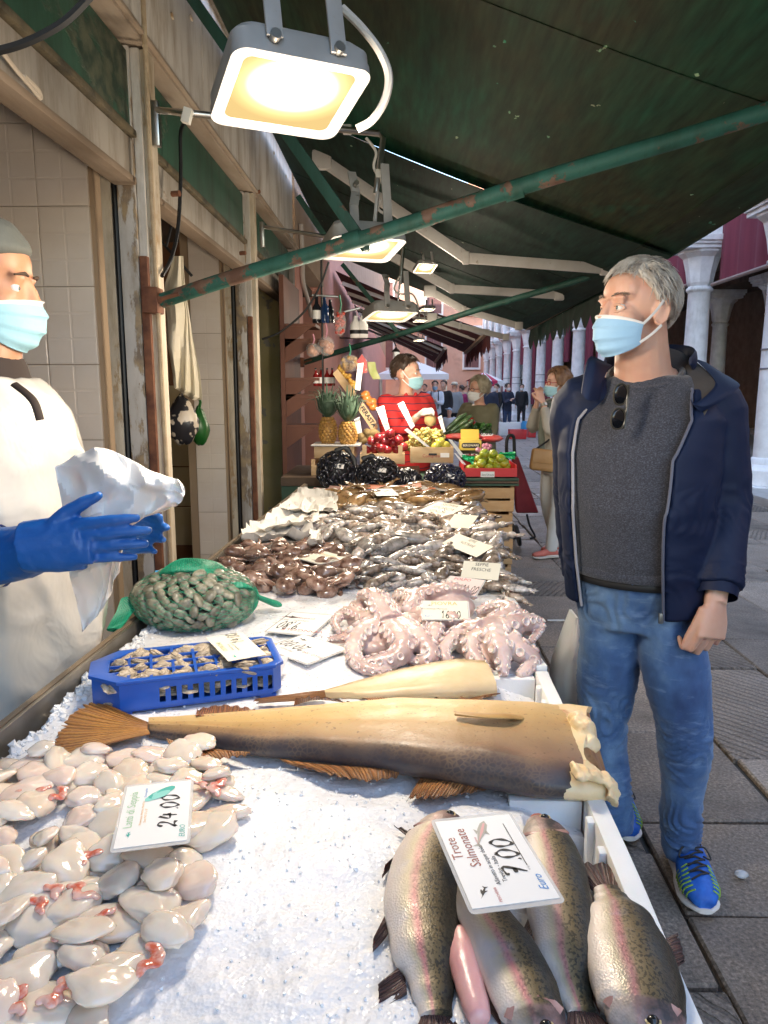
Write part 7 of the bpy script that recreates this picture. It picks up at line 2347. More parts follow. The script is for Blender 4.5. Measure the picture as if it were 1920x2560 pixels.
def hair_strands(g, M, k, lim, n_, L, flow, seed=0, rad=(.088, .110, .104), c=(0, -.018, .034), r=.0011, lift=.25):
 rs = random.Random(seed)
 for i in range(n_):
  az = rs.uniform(-180, 180); lo = lim(abs(az)); el = lo + (88 - lo) * (rs.random() ** .8)
  a, e_ = R_(az), R_(el)
  d = V((math.sin(a) * math.cos(e_), math.cos(a) * math.cos(e_), math.sin(e_)))
  p = V((c[0] + d.x * rad[0], c[1] + d.y * rad[1], c[2] + d.z * rad[2])) - d * .004
  t = V(flow(az, el)) + V((rs.gauss(0, .25), rs.gauss(0, .25), rs.gauss(0, .25)))
  t = (t - d * t.dot(d)); t = t.normalized() if t.length > .01 else V((0, 1, 0))
  l = L * rs.uniform(.6, 1.3)
  p1 = p + t * l * .5 + d * l * lift; p2 = p + t * l + d * l * lift * .6
  g.tube([M @ (q * k) for q in (p, p1, p2)], [r * k, r * .9 * k, r * .15 * k], 3, caps=False)


def lim_short(a):
 return interp([(0, 40), (35, 36), (55, 26), (72, 8), (84, -10), (95, 4), (112, -8), (135, -34), (180, -40)], a)


def lim_bob(a):
 return interp([(0, 44), (35, 34), (50, 10), (62, -35), (90, -45), (180, -48)], a)


def mask_mesh(M, k, m, parent, white_m=None, straps=True, drop=0.0):
 pl = lambda v_: .0055 * ((v_ * 3.2) % 1)
 def fn(u, v_):
  uu = u * 2 - 1; an = uu * R_(74)
  zt = -.023 - .018 * uu * uu - drop; zb = -.130 + .035 * uu * uu - drop
  z = lerp(zt, zb, v_)
  cb = math.cos(an)
  prof = interp([(0, .043), (.3, .056), (.55, .052), (.8, .038), (1, .014)], v_)
  y = .018 + cb * (.062 + prof * (1 - .5 * abs(uu))) + pl(v_) * (1 - uu ** 4) - .006
  x = math.sin(an) * (.079 - .012 * v_)
  return M @ (V((x, y, z)) * k)
 off = M.to_3x3() @ V((0, -.003, 0)) * k
 mo = G().grid(fn, 26, 22, thick=tuple(off)).obj('mask', m, parent, smooth=50)
 wm = white_m or M_MASKW
 g = G().grid(lambda u, v_: V(fn(u, v_ * .09 - .02)) + M.to_3x3() @ V((0, .0016, .0)) * k, 26, 2, thick=tuple(off)); g.obj('mask_edge', wm, mo, smooth=60)
 if straps:
  for s in (0, 1):
   sx = -1 if s == 0 else 1
   for v_, ez in ((.06, .018), (.93, -.045)):
    a = V(fn(s, v_)); b = M @ (V((sx * .092, -.012, ez)) * k); mid = (a + b) / 2 + M.to_3x3() @ V((sx * .006, 0, 0)) * k
    G().tube(spline([a, mid, b], 4), [(.001 * k, .0042 * k)] * 9, 6, up=M.to_3x3() @ V((sx, 0, 0))).obj('strap', wm, mo)
 return mo


def hand_shapes(g, w, d, n_, t, curl=.35, s=1.0, thumb_up=.75, r=.0088, fist=False):
 """w wrist, d finger direction, n_ way the fingers curl, t thumb side"""
 d, n_, t = V(d).normalized(), V(n_).normalized(), V(t).normalized()
 w = V(w)
 g.tube([w - d * .03 * s, w + d * .01 * s, w + d * .05 * s, w + d * .088 * s], [(.017 * s, .026 * s), (.017 * s, .029 * s), (.016 * s, .041 * s), (.012 * s, .041 * s)], 14, up=n_)
 for i in range(4):
  b = w + d * (.082 - .004 * abs(i - 1)) * s + t * (.031 - .0205 * i) * s
  f = (.95, 1.06, 1.0, .80)[i] * s
  a = curl * .55; pts = [b - d * .012 * s, b]
  for q, l in enumerate((.044, .028, .022)):
   dd = d * math.cos(a) + n_ * math.sin(a) + t * (.03 * (1.5 - i))
   pts.append(pts[-1] + dd.normalized() * l * f); a += curl * (1.25 if q == 0 else 1.0)
  rr = r * s * (1.0, 1.05, 1.0, .88)[i]
  g.tube(pts, [rr * 1.1, rr * 1.1, rr, rr * .92, rr * .75], 10)
  g.ell(pts[-1], rr * .76, nu=10, nv=8)
 b = w + d * .018 * s + t * .026 * s
 dd = (d * (1 - .35 * thumb_up) + t * thumb_up + n_ * .25).normalized(); p1 = b + dd * .042 * s
 d2 = (dd * .75 + d * .45 + n_ * curl * .3).normalized(); p2 = p1 + d2 * .034 * s; p3 = p2 + (d2 + d * .2).normalized() * .026 * s
 g.tube([b, p1, p2, p3], [r * 1.7 * s, r * 1.35 * s, r * 1.2 * s, r * .85 * s], 10); g.ell(p3, r * .86 * s, nu=10, nv=8)


def ring(c, rx, ry, yaw, n_=28, pw=1.0):
 c = V(c); out = []
 for i in range(n_):
  a = 2 * math.pi * i / n_; cs, sn = math.cos(a), math.sin(a)
  x = math.copysign(abs(cs) ** pw, cs) * rx; y = math.copysign(abs(sn) ** pw, sn) * ry
  out.append(c + V((x * math.cos(yaw) - y * math.sin(yaw), x * math.sin(yaw) + y * math.cos(yaw), 0)))
 return out


def limb(g, pts, rad, n_=14, per=5):
 sp_ = spline(pts, per); N = len(sp_)
 keys = [(i / (len(rad) - 1), r) for i, r in enumerate(rad)]
 g.tube(sp_, [interp(keys, i / (N - 1)) for i in range(N)], n_)


def shoe(parent, heel, toe, m_up, m_sole, m_lace=None, s=1.0, high=.075, name='shoe', stripes=None):
 heel, toe = V(heel), V(toe); heel.z = toe.z = 0
 d = (toe - heel).normalized(); L = (toe - heel).length; x = V((d.y, -d.x, 0))
 prof = [(0, .030, .5), (.06, .036, .9), (.2, .037, 1.0), (.4, .036, .92), (.6, .043, .72), (.8, .045, .56), (.93, .034, .48), (1, .016, .36)]
 def sec(u, grow, z0, z1, top):
  hw = interp([(p[0], p[1]) for p in prof], u) * s * grow
  c = heel + d * (u * L)
  out = []
  for i in range(18):
   a = 2 * math.pi * i / 18; cs, sn = math.cos(a), math.sin(a)
   zz = (z0 + z1) / 2 + (z1 - z0) / 2 * math.copysign(abs(sn) ** .7, sn)
   pinch = 1 - (.42 if top else 0) * max(0, sn) ** 2
   out.append(c + x * (cs * hw * pinch) + V((0, 0, zz)))
  return out
 us = [0, .03, .08, .15, .25, .35, .45, .55, .65, .75, .85, .92, .97, 1.0]
 so = G().rings([sec(u, 1.08, .0 + .012 * max(0, (u - .8) / .2), (.034 if u < .5 else .030) + .004 * math.sin(u * 6), False) for u in us]).obj('sole', m_sole, None, smooth=50)
 up = G().rings([sec(lerp(.01, .985, u), 1.0, .024, .024 + high * interp([(p[0], p[2]) for p in prof], u) * s, True) for u in us]).obj(name, m_up, parent, smooth=70)
 adopt(so, up)
 if m_lace:
  g = G()
  for i in range(5):
   u = .42 + .075 * i; c = heel + d * (u * L); z = .026 + high * interp([(p[0], p[2]) for p in prof], u) * s
   g.tube([c - x * .024 * s + V((0, 0, z - .010)), c + d * .004 + V((0, 0, z + .003)), c + x * .024 * s + V((0, 0, z - .010))], .0034, 6)
   g.tube([c - x * .022 * s + V((0, 0, z - .008)), c + d * .02 + V((0, 0, z)), c + x * .022 * s + d * .03 + V((0, 0, z - .012))], .003, 6)
  for sgn in (-1, 1):
   c = heel + d * (.52 * L); z = .03 + high * .85 * s
   g.tube(spline([c + V((0, 0, z)), c + x * sgn * .03 + V((0, 0, z + .004)), c + x * sgn * .045 + d * .02 + V((0, 0, z - .02)), c + x * sgn * .02 + d * .03 + V((0, 0, z - .006))], 4), .0028, 6)
  g.obj('laces', m_lace, up)
 if stripes:
  for k in range(7):
   u = .62 + .045 * k; hw = interp([(p[0], p[1]) for p in prof], u) * s
   c = heel + d * (u * L); z = .024 + high * interp([(p[0], p[2]) for p in prof], u) * s
   for sgn in (-1, 1):
    G().tube(spline([c + x * sgn * hw * 1.0 + V((0, 0, .038)), c + x * sgn * hw * .93 + d * .006 + V((0, 0, (z + .038) / 2)), c + x * sgn * hw * .55 + d * .012 + V((0, 0, z - .004))], 4), .0022, 5).obj('stripe', stripes, up)
 return up


def wrinkle(amp, sc, seed=0, knees=()):
 def f(p):
  d = amp * (fbm((p[0], p[1], p[2] * .6), sc, seed, 3))
  d += amp * .8 * (.5 - abs(nz((p[0] * 1.0, p[1] * 1.0, p[2] * 2.2), sc * 1.5, seed + 5)))
  for kz, ks, ka in knees:
   w = math.exp(-((p[2] - kz) / ks) ** 2)
   d += ka * w * math.sin((p[2] + .25 * nz((p[0], p[1], p[2]), 7, seed)) * 150 + 2 * nz((p[0], p[1], p[2]), 9, seed + 2))
  return d
 return f


def person(label, loc, yaw, h, top_m, leg_m, shoe_m, hair_m, skin=None, head_yaw=None, mask=None, lim=lim_short, hair_n=0, pose=None, voxel=.016, hem=.80, skirt=False,
           gloves=None, extras=None, head_drop=0.0, bulk=1.0, glasses=None, sleeve=1.0, group=None, hat=None, hair_vol=.016):
 """a standing figure built about its own frame: y forward, z up, feet on the ground at loc"""
 s = h / 1.75; skin = skin or M_SKIN
 M = TRS(loc, yaw, s)
 Mh = TRS(M @ V((0, .02, 1.625 - head_drop)), head_yaw if head_yaw is not None else yaw)
 J = dict(hl=(-.09, 0, .9), kl=(-.10, .03, .5), al=(-.10, -.02, .09), hr=(.09, 0, .9), kr=(.10, .02, .5), ar=(.10, -.03, .09),
             sl=(-.175, 0, 1.41), el=(-.235, -.03, 1.14), wl=(-.235, .07, .90), sr=(.175, 0, 1.41), er=(.235, -.03, 1.14), wr=(.235, .07, .90))
 J.update(pose or {})
 j = {a: M @ V(b) for a, b in J.items()}
 t = thing('person', label, 'person', loc, group)
 tor = [(.80, .15, .10), (.92, .165, .112), (1.05, .150, .108), (1.2, .165, .115), (1.34, .180, .115), (1.42, .150, .095), (1.47, .075, .065)]
 def torso(g, grow, z0, z1, fl=0):
  rr = []
  for i in range(14):
   z = lerp(z0, z1, i / 13); a = interp([(q[0], (q[1], q[2])) for q in tor], z)
   f = fl * max(0, (1.0 - z)) if fl else 0
   rr.append(ring(M @ V((0, 0, z)), (a[0] * bulk + grow + f) * s, (a[1] * bulk + grow + f) * s, yaw))
  g.rings(rr)
 g = G(); torso(g, -.012, .82, 1.46); head_shapes(g, Mh, s * 1.0)
 g.tube([M @ V((0, -.01, 1.42)), M @ V((0, .0, 1.5)), Mh @ V((0, -.01, -.06)) if False else Mh.translation + V((0, 0, -.06 * s))], [.062 * s, .055 * s, .055 * s], 14)
 for a in 'lr':
  limb(g, [j['s' + a], j['e' + a], j['w' + a]], [.045 * s, .038 * s, .026 * s]); limb(g, [j['h' + a], j['k' + a], j['a' + a]], [.075 * s, .05 * s, .034 * s])
  d = (j['w' + a] - j['e' + a]).normalized(); side = M.to_3x3() @ V((1 if a == 'l' else -1, 0, 0)); fw = M.to_3x3() @ V((0, 1, 0))
  if not (gloves and a in gloves): hand_shapes(g, j['w' + a], d, side + fw * .2, fw, .4, s)
 place(fuse(g, voxel * .75, 2), 'body', None, t, skin)
 if gloves:
  for a in gloves:
   g = G(); d = (j['w' + a] - j['e' + a]).normalized(); side = M.to_3x3() @ V((1 if a == 'l' else -1, 0, 0)); fw = M.to_3x3() @ V((0, 1, 0))
   hand_shapes(g, j['w' + a], d, V((0, 0, -1)), fw, .6, s * 1.06); place(fuse(g, .008, 2), 'glove', None, t, M_GLOVEW)
 g = G(); torso(g, .018, hem, 1.455, .10 if skirt else .0)
 for a in 'lr':
  w = lerp(j['e' + a], j['w' + a], sleeve)
  limb(g, [lerp(j['s' + a], M @ V((0, 0, 1.36)), .25), j['s' + a], j['e' + a], w], [.062 * s, .066 * s, .054 * s, .042 * s])
 me = fuse(g, voxel, 3); displace(me, wrinkle(.008 * s, 7, loc[0] * 3)); place(me, 'top', None, t, top_m)
 g = G(); torso(g, .004, .78, .98)
 for a in 'lr': limb(g, [j['h' + a] + V((0, 0, .04 * s)), j['k' + a], j['a' + a] + V((0, 0, -.02))], [.092 * s, .066 * s, .054 * s])
 me = fuse(g, voxel, 3); displace(me, wrinkle(.006 * s, 8, loc[0] * 5)); place(me, 'trousers', None, t, leg_m)
 fw = M.to_3x3() @ V((0, 1, 0)); fw.normalize()
 for a in 'lr':
  q = j['a' + a].copy(); q.z = 0; shoe(t, q - fw * .07 * s, q + fw * .19 * s, shoe_m, mat('pale sole', (.6, .55, .48), .7), None, s)
 if hat: hat(t, Mh, s)
 else:
  g = G(); hair_cap(g, Mh, s, lim, hair_vol, hair_vol * .7, loc[0])
  if hair_n: hair_strands(g, Mh, s, lim, hair_n, .04, lambda az, el: (math.sin(R_(az)) * .6, .15 if abs(az) < 70 else -.5, -.8), 3, rad=(.078 + hair_vol, .1 + hair_vol, .094 + hair_vol), lift=.2, r=.0018)
  g.obj('hair', hair_m, t, smooth=60)
 for sx in (-1, 1):
  eo = G().ell(Mh @ (V((sx * .031, .0752, -.002)) * s), .0120 * s, nu=12, nv=10).obj('eye', M_EYEW, t); G().ell(Mh @ (V((sx * .031, .0835, -.002)) * s), .0054 * s, nu=10, nv=8).obj('iris', M_IRIS, eo)
  G().tube([Mh @ (V(p) * s) for p in ((sx * .012, .094, .027), (sx * .03, .095, .030), (sx * .05, .082, .024))], [.002 * s, .003 * s, .0015 * s], 6).obj('eyebrow', hair_m, t)
 if mask: mask_mesh(Mh, s, mask, t)
 if glasses:
  g = G()
  for sx in (-1, 1):
   pts = [Mh @ (V((sx * (.033 + .024 * math.cos(a)), .103 - .012 * abs(math.cos(a) > 0.5), -.004 + .018 * math.sin(a))) * s) for a in [2 * math.pi * i / 16 for i in range(17)]]
   g.tube(pts, .0028 * s, 6); g.tube([Mh @ (V((sx * .057, .092, .002)) * s), Mh @ (V((sx * .086, -.01, .004)) * s)], .0026 * s, 6)
  g.tube([Mh @ (V((-.010, .108, 0)) * s), Mh @ (V((.010, .108, 0)) * s)], .0026 * s, 6)
  g.obj('glasses', glasses, t)
 if extras: extras(t, M, Mh, s, j)
 return t


# ---------------------------------------------------------------- the man at the stall
n = NT('denim'); v = n.coord('Object')
wv = n.wave(n.coord('Object', (1, 1, 1), (0, .6, 0)), 420, 1, 2, 1)
fade = n.noise(n.coord('Object', (1, 1, .7)), 4.5, 5, .6)
spz = n.sep(v)
c = n.ramp(fade, [(.3, (.014, .042, .14)), (.48, (.045, .11, .27)), (.66, (.14, .25, .43))])
c = n.mix(1, c, n.ramp(wv, [(.2, .78), (.8, 1.12)]), 'MULTIPLY')
crs = n.noise(n.coord('Object', (1.2, 1.2, 5)), 9, 5, .65)
c = n.mix(n.ramp(crs, [(.56, 0.0), (.74, .45)]), c, (.24, .35, .52))
n.set(col=c, rough=.8, normal=n.bump(n.noise(v, 300, 3), .25, .0015), sheen=.15)
M_DENIM = n.m
n = NT('charcoal knit'); v = n.coord('Object')
c = n.ramp(n.noise(n.coord('Object', (1, 1, 1.8)), 210, 4, .7), [(.32, (.014, .016, .023)), (.52, (.038, .041, .058)), (.72, (.11, .12, .155))])
n.set(col=c, rough=.9, normal=n.bump(n.noise(v, 260, 3), .4, .002), sheen=.3)
M_KNIT = n.m
M_NAVY = mat('navy softshell', (.006, .012, .040), .6, (.009, .018, .054), 3, bump=.12, bscale=350, bdist=.001, spec=.25)
M_LINING = mat('dark grey lining', (.045, .042, .045), .8, (.06, .055, .055), 8, bump=.2, bscale=150)

man = thing('person', 'grey haired man in navy jacket, charcoal sweater and jeans wearing a blue mask', 'person', (.78, 2.15, 0))
BY = R_(153); HY = R_(114)
HC = P(1588, 776, Y=2.12); KH = 1.01
Mh = TRS(HC, HY, 1, R_(2))
sL, eL, wL = P(1768, 1020, Y=2.16), P(1806, 1255, Y=2.14), P(1788, 1510, Y=1.99)
sR, eR, wR = P(1450, 1020, Y=2.24), P(1440, 1270, Y=2.36), P(1448, 1440, Y=2.34)
hL, kL, aL = P(1665, 1500, Y=2.15), P(1712, 1830, Y=2.06), P(1702, 2105, Z=.10)
hR, kR, aR = P(1535, 1500, Y=2.22), P(1508, 1830, Y=2.24), P(1540, 2050, Z=.10)
TOR = [(1600, 1560, 2.19, .175, .125), (1600, 1500, 2.19, .185, .135), (1595, 1400, 2.17, .186, .150), (1590, 1260, 2.15, .187, .155), (1592, 1130, 2.16, .198, .142), (1600, 1045, 2.18, .205, .125), (1610, 978, 2.20, .155, .10), (1622, 915, 2.21, .088, .082)]


def man_torso(g, grow, i0, i1):
 keys = [(i, (p[0], p[1], p[2], p[3], p[4])) for i, p in enumerate(TOR)]
 rr = []
 for q in range(25):
  a = interp(keys, lerp(i0, i1, q / 24)); rr.append(ring(P(a[0], a[1], Y=a[2]), a[3] + grow, a[4] + grow, BY, 36))
 g.rings(rr)


g = G(); man_torso(g, -.02, .3, 6.8); head_shapes(g, Mh, KH)
g.tube([P(1612, 985, Y=2.19), P(1606, 930, Y=2.18), P(1604, 860, Y=2.15), P(1606, 805, Y=2.14)], [.086, .079, .071, .064], 20)
limb(g, [sL, eL, wL], [.05, .042, .030]); limb(g, [sR, eR, wR], [.05, .042, .030])
limb(g, [hL, kL, aL], [.085, .055, .04]); limb(g, [hR, kR, aR], [.085, .055, .04])
inw = V((-.75, -.1, 0)); outf = V((-.55, -.83, 0))
hd_ = (P(1772, 1640, Y=1.96) - wL).normalized()
hand_shapes(g, wL - hd_ * .012, hd_, V((-.35, .9, -.1)), V((-.95, -.3, 0)), .92, 1.22, .25, .0080)
place(fuse(g, .0045, 2, .4), 'body', None, man, M_SKIN)
for sx in (-1, 1):
 eo = G().ell(Mh @ (V((sx * .031, .0755, -.002)) * KH), .0128 * KH, nu=16, nv=12).obj('eye', M_EYEW, man)
 G().ell(Mh @ (V((sx * .031 + .001, .0842, -.002)) * KH), .0058 * KH, nu=12, nv=8).obj('iris', M_IRIS, eo)
 for zz, nm in ((.0075, 'upper_lid'), (-.011, 'lower_lid')):
  G().tube([Mh @ (V(p) * KH) for p in ((sx * .016, .0835, -.004 + zz * .2), (sx * .024, .0880, -.002 + zz), (sx * .034, .0870, -.002 + zz), (sx * .047, .076, -.003 + zz * .1))], [.002, .0034, .0034, .002], 8).obj(nm, M_SKIN, man)
 g = G()
 rs = random.Random(4)
 for i in range(60):
  u = rs.random(); x = lerp(.013, .054, u); y = .0955 - .020 * u * u; z = .028 + .005 * math.sin(u * 2.9) + rs.uniform(-.0025, .0025)
  g.tube([Mh @ (V((sx * x, y, z)) * KH), Mh @ (V((sx * (x + .009), y - .0015, z + .002)) * KH)], [.0009, .0003], 3, caps=False)
 g.obj('eyebrow', mat('grey brow', (.20, .15, .12), .7), man)
n = NT('silver hair'); v = n.coord('Object')
n.set(col=n.ramp(n.noise(n.coord('Object', (1, 1, .5)), 40, 4), [(.3, (.26, .22, .19)), (.5, (.46, .43, .39)), (.75, (.62, .60, .56))]), rough=.45)
M_SILV = n.m
g = G(); hair_cap(g, Mh, KH, lim_short, .012, .006, 2)
fl = lambda az, el: (math.sin(R_(az)) * .3 + .25, .9, .1) if el > 55 and abs(az) < 120 else ((math.sin(R_(az)) * .2 + .2, .35, -.9) if abs(az) < 50 else (0, -.35, -.9))
hair_strands(g, Mh, KH, lim_short, 3200, .034, fl, 5, rad=(.089, .111, .105), r=.0012, lift=.22)
g.obj('hair', M_SILV, man, smooth=60)
mask_mesh(Mh, KH, M_MASKB, man)
g = G(); man_torso(g, .004, 1.72, 6.55)
limb(g, [lerp(sL, sR, .3), sL, lerp(sL, eL, .7)], [.07, .066, .055]); limb(g, [lerp(sR, sL, .3), sR, lerp(sR, eR, .7)], [.07, .066, .055])
me = fuse(g, .008, 4); displace(me, wrinkle(.006, 5, 1)); place(me, 'sweater', None, man, M_KNIT)
c_ = P(1613, 935, Y=2.195); nbr = [p + V((0, 0, -.045 * ((p - c_).x * -.45 + (p - c_).y * -.89) / .1)) for p in ring(c_, .100, .097, BY, 40)]
G().tube(nbr + [nbr[0]], .010, 8).obj('neckband', M_KNIT, man)
rr = ring(P(1597, 1418, Y=2.175), .192, .155, BY, 40); G().tube(rr + [rr[0]], [(.016, .005)] * 41, 8, up=(0, 0, 1)).obj('sweater_hem', M_KNIT, man)
rr = ring(P(1597, 1438, Y=2.178), .190, .150, BY, 40); G().tube(rr + [rr[0]], [(.013, .004)] * 41, 8, up=(0, 0, 1)).obj('belt', M_BLACK, man)
g = G(); man_torso(g, .003, 0, 1.75)
limb(g, [hL + V((0, 0, .02)), lerp(hL, kL, .5) + V((-.005, -.01, 0)), kL, lerp(kL, aL, .5), aL + V((0, 0, -.035))], [.100, .096, .074, .064, .055], 20)
limb(g, [hR + V((0, 0, .02)), lerp(hR, kR, .5), kR, lerp(kR, aR, .5), aR + V((0, 0, -.035))], [.100, .095, .073, .063, .055], 20)
me = fuse(g, .0085, 4)
kz = kL.z
displace(me, wrinkle(.0055, 9, 3, ((kz - .02, .10, .004), (.18, .09, .005), (.86, .08, .003))))
jo = place(me, 'jeans', None, man, M_DENIM)
g = G()
NA, NZ = 44, 30
keys = [(i, p) for i, p in enumerate(TOR)]
co = [[], []]
for side in (0, 1):
 for q in range(NZ + 1):
  v_ = q / NZ
  a = interp(keys, lerp(.80, 6.2, v_))
  c_ = P(a[0], a[1], Y=a[2])
  tl = interp([(0, 25), (.25, 27), (.55, 33), (.8, 44), (1, 58)], v_); tr = interp([(0, 47), (.3, 50), (.6, 49), (.85, 44), (1, 42)], v_)
  gw = interp([(0, .036), (.3, .032), (.7, .026), (1, .020)], v_) - side * .013
  for i in range(NA + 1):
   th = R_(lerp(tl, 360 - tr, i / NA))
   lx, ly = -math.sin(th) * (a[3] + gw), math.cos(th) * (a[4] + gw)
   if abs(i / NA - .0) < .12: ly += .012 * (1 - i / NA / .12)
   co[side].append(c_ + V((lx * math.cos(BY) - ly * math.sin(BY), lx * math.sin(BY) + ly * math.cos(BY), 0)))
w = NA + 1; hN = w * (NZ + 1)
fs = [(j_ * w + i, j_ * w + i + 1, (j_ + 1) * w + i + 1, (j_ + 1) * w + i) for j_ in range(NZ) for i in range(NA)]
fs += [tuple(k_ + hN for k_ in reversed(f)) for f in fs]
rim = list(range(w)) + [j_ * w + NA for j_ in range(1, NZ + 1)] + [NZ * w + i for i in range(NA - 1, -1, -1)] + [j_ * w for j_ in range(NZ - 1, 0, -1)]
fs += [(b, a, a + hN, b + hN) for a, b in zip(rim, rim[1:] + rim[:1])]
g.add(co[0] + co[1], fs)
limb(g, [lerp(sL, sR, .18) + V((0, 0, .012)), sL + V((.012, 0, .0)), lerp(sL, eL, .5) + V((.008, 0, 0)), eL, lerp(eL, wL, .45), lerp(eL, wL, .84)], [.074, .088, .084, .081, .076, .068], 20)
limb(g, [lerp(sR, sL, .18) + V((0, 0, .012)), sR, lerp(sR, eR, .5), eR, wR], [.075, .084, .076, .068, .055], 18)
me = fuse(g, .0072, 3, .4)
displace(me, wrinkle(.007, 4.5, 9, ((eL.z, .06, .002), (wL.z + .07, .05, .0022))))
jk = place(me, 'jacket', None, man, M_NAVY)
def edge(i_col, off=0.0):
 return [co[1][q * w + i_col] + V((-.45, -.89, 0)) * off for q in range(NZ + 1)]
def strip(name, a, b, m, th=.003):
 G().add(a + b, [(i, i + 1, len(a) + i + 1, len(a) + i) for i in range(len(a) - 1)]).obj(name, m, jk, smooth=60)
zipL = [lerp(co[0][q * w], co[1][q * w], .5) + V((-.006, -.010, 0)) for q in range(NZ + 1)]
G().tube(zipL, .0042, 6).obj('zip', mat('grey zip', (.10, .11, .16), .5), jk)
zipR = [lerp(co[0][q * w + NA], co[1][q * w + NA], .5) + V((.004, -.010, 0)) for q in range(NZ + 1)]
G().tube(zipR, .0045, 6).obj('zip', mat('pale piping', (.30, .30, .34), .5), jk)
G().box(zipL[0] + V((-.008, -.004, .012)), (.012, .008, .03)).obj('zip_pull', mat('zip pull', (.2, .2, .2), .35, metal=.8), jk, bevel=.002)
def flap(name, grid_px, m, th=(0, .012, .004), nu=18, nv=12, amp=.004, pin=None):
 """grid_px: rows of (px, py, Y); smooth sheet through them"""
 rows = [spline([P(a, b, Y=y) for a, b, y in r], 6) for r in grid_px]
 def fn(u, v_):
  col = [r[min(int(round(u * (len(r) - 1))), len(r) - 1)] for r in rows]
  s_ = spline(col, 6); p = s_[min(int(round(v_ * (len(s_) - 1))), len(s_) - 1)]
  return p + V((0, 1, 0)) * amp * nz((p.x, p.y, p.z), 14)
 return G().grid(fn, nu, nv, thick=th).obj(name, m, jk, smooth=70, bevel=0)


flap('collar_lining', [[(1655, 868, 2.23), (1672, 905, 2.20), (1692, 965, 2.14), (1700, 1040, 2.07), (1696, 1110, 2.025)],
              [(1700, 880, 2.21), (1722, 920, 2.16), (1742, 975, 2.09), (1735, 1050, 2.03), (1708, 1120, 2.01)],
              [(1735, 900, 2.19), (1768, 930, 2.13), (1792, 968, 2.06), (1765, 1030, 2.02), (1716, 1125, 2.008)]], M_LINING)
flap('collar_flap', [[(1735, 898, 2.185), (1768, 928, 2.125), (1792, 966, 2.055), (1742, 1012, 2.01), (1728, 1000, 2.02)],
              [(1770, 910, 2.18), (1805, 938, 2.12), (1820, 972, 2.055), (1770, 1012, 2.015), (1740, 1020, 2.015)],
              [(1790, 925, 2.19), (1835, 950, 2.13), (1848, 968, 2.07), (1800, 1005, 2.03), (1752, 1030, 2.02)]], M_NAVY)
flap('collar_stand', [[(1455, 985, 2.10), (1462, 940, 2.12), (1470, 905, 2.15), (1480, 893, 2.18)], [(1470, 1000, 2.09), (1482, 950, 2.11), (1490, 905, 2.145), (1493, 897, 2.175)], [(1500, 1000, 2.12), (1508, 955, 2.14), (1520, 925, 2.17), (1530, 915, 2.2)]], M_NAVY)
rg_ = ring(P(1622, 905, Y=2.21), .122, .115, BY, 40)
G().tube(rg_[18:] + rg_[:2], [(.003 + .053 * math.sin(math.pi * (i + .5) / 24) ** .7, .002 + .011 * math.sin(math.pi * (i + .5) / 24) ** .5) for i in range(24)], 10, up=(0, 0, 1)).obj('collar_back', M_NAVY, jk)
G().tube([lerp(eL, wL, .80), lerp(eL, wL, .93)], [.060, .056], 20, caps=False).obj('cuff', M_NAVY, jk)
M_TRAIN = mat('blue mesh trainer', (.012, .10, .48), .55, (.02, .15, .60), 40, bump=.4, bscale=500, bdist=.001)
M_SOLEW = mat('white foam sole', (.72, .69, .66), .6)
M_NEON = mat('neon green trim', (.30, .52, .06), .5)
tL = P(1762, 2296, Z=0); hL_ = P(1692, 2125, Z=0); hL_ = tL + (hL_ - tL).normalized() * .305
sh_o = shoe(man, hL_, tL, M_TRAIN, M_SOLEW, M_BLACK, 1.22, .088, 'trainer', M_NEON)
c_ = lerp(hL_, tL, .40) + V((0, 0, .118)); fd = (tL - hL_).normalized()
G().box(c_, (.034, .05, .008), frame((0, 0, 0), (fd.y, -fd.x, 0), fd * .5 + V((0, 0, -.8))).to_3x3()).obj('tongue_tab', mat('dark tab', (.02, .05, .05), .4), sh_o, bevel=.004)
tR = P(1575, 2112, Z=0); hR_ = P(1535, 2020, Z=0); hR_ = tR + (hR_ - tR).normalized() * .30
shoe(man, hR_, tR, M_TRAIN, M_SOLEW, M_BLACK, 1.15, .085, 'trainer', M_NEON)
sg = thing('sunglasses', 'black sunglasses hooked by one arm in the sweater neckline', 'sunglasses', P(1555, 1010, Y=1.99))
M_LENS = mat('black lens', (.004, .004, .005), .03)
M_FRM = mat('dark olive frame', (.05, .045, .035), .3)
for px, py, Y in ((1551, 986, 2.012), (1545, 1047, 1.993)):
 q = P(px, py, Y=Y); Mq = frame(q, (1, .35, 0), (-.1, -.1, 1))
 pts = [(.020 * math.copysign(abs(math.cos(a)) ** .85, math.cos(a)), .026 * math.copysign(abs(math.sin(a)) ** .85, math.sin(a))) for a in [2 * math.pi * i / 28 for i in range(28)]]
 me = G().ell((0, 0, 0), (.0205, .0265, .004), nu=28, nv=8).mesh('lens', smooth=180); place(me, 'lens', Mq, sg, M_LENS)
 rr = [Mq @ V((p[0] * 1.08, p[1] * 1.06, .001)) for p in pts]
 G().tube(rr + [rr[0]], .0026, 8).obj('rim', M_FRM, sg)
G().tube(spline([P(1560, 1008, Y=2.0), P(1564, 1018, Y=1.997), P(1558, 1026, Y=1.995)], 4), .0022, 8).obj('bridge', M_FRM, sg)
G().tube(spline([P(1570, 962, Y=2.04), P(1569, 990, Y=2.02), P(1566, 1030, Y=2.01), P(1560, 1072, Y=2.0)], 5), [(.0016, .0045)] * 16, 8, up=(-.4, -.9, 0)).obj('temple_arm', M_FRM, sg)

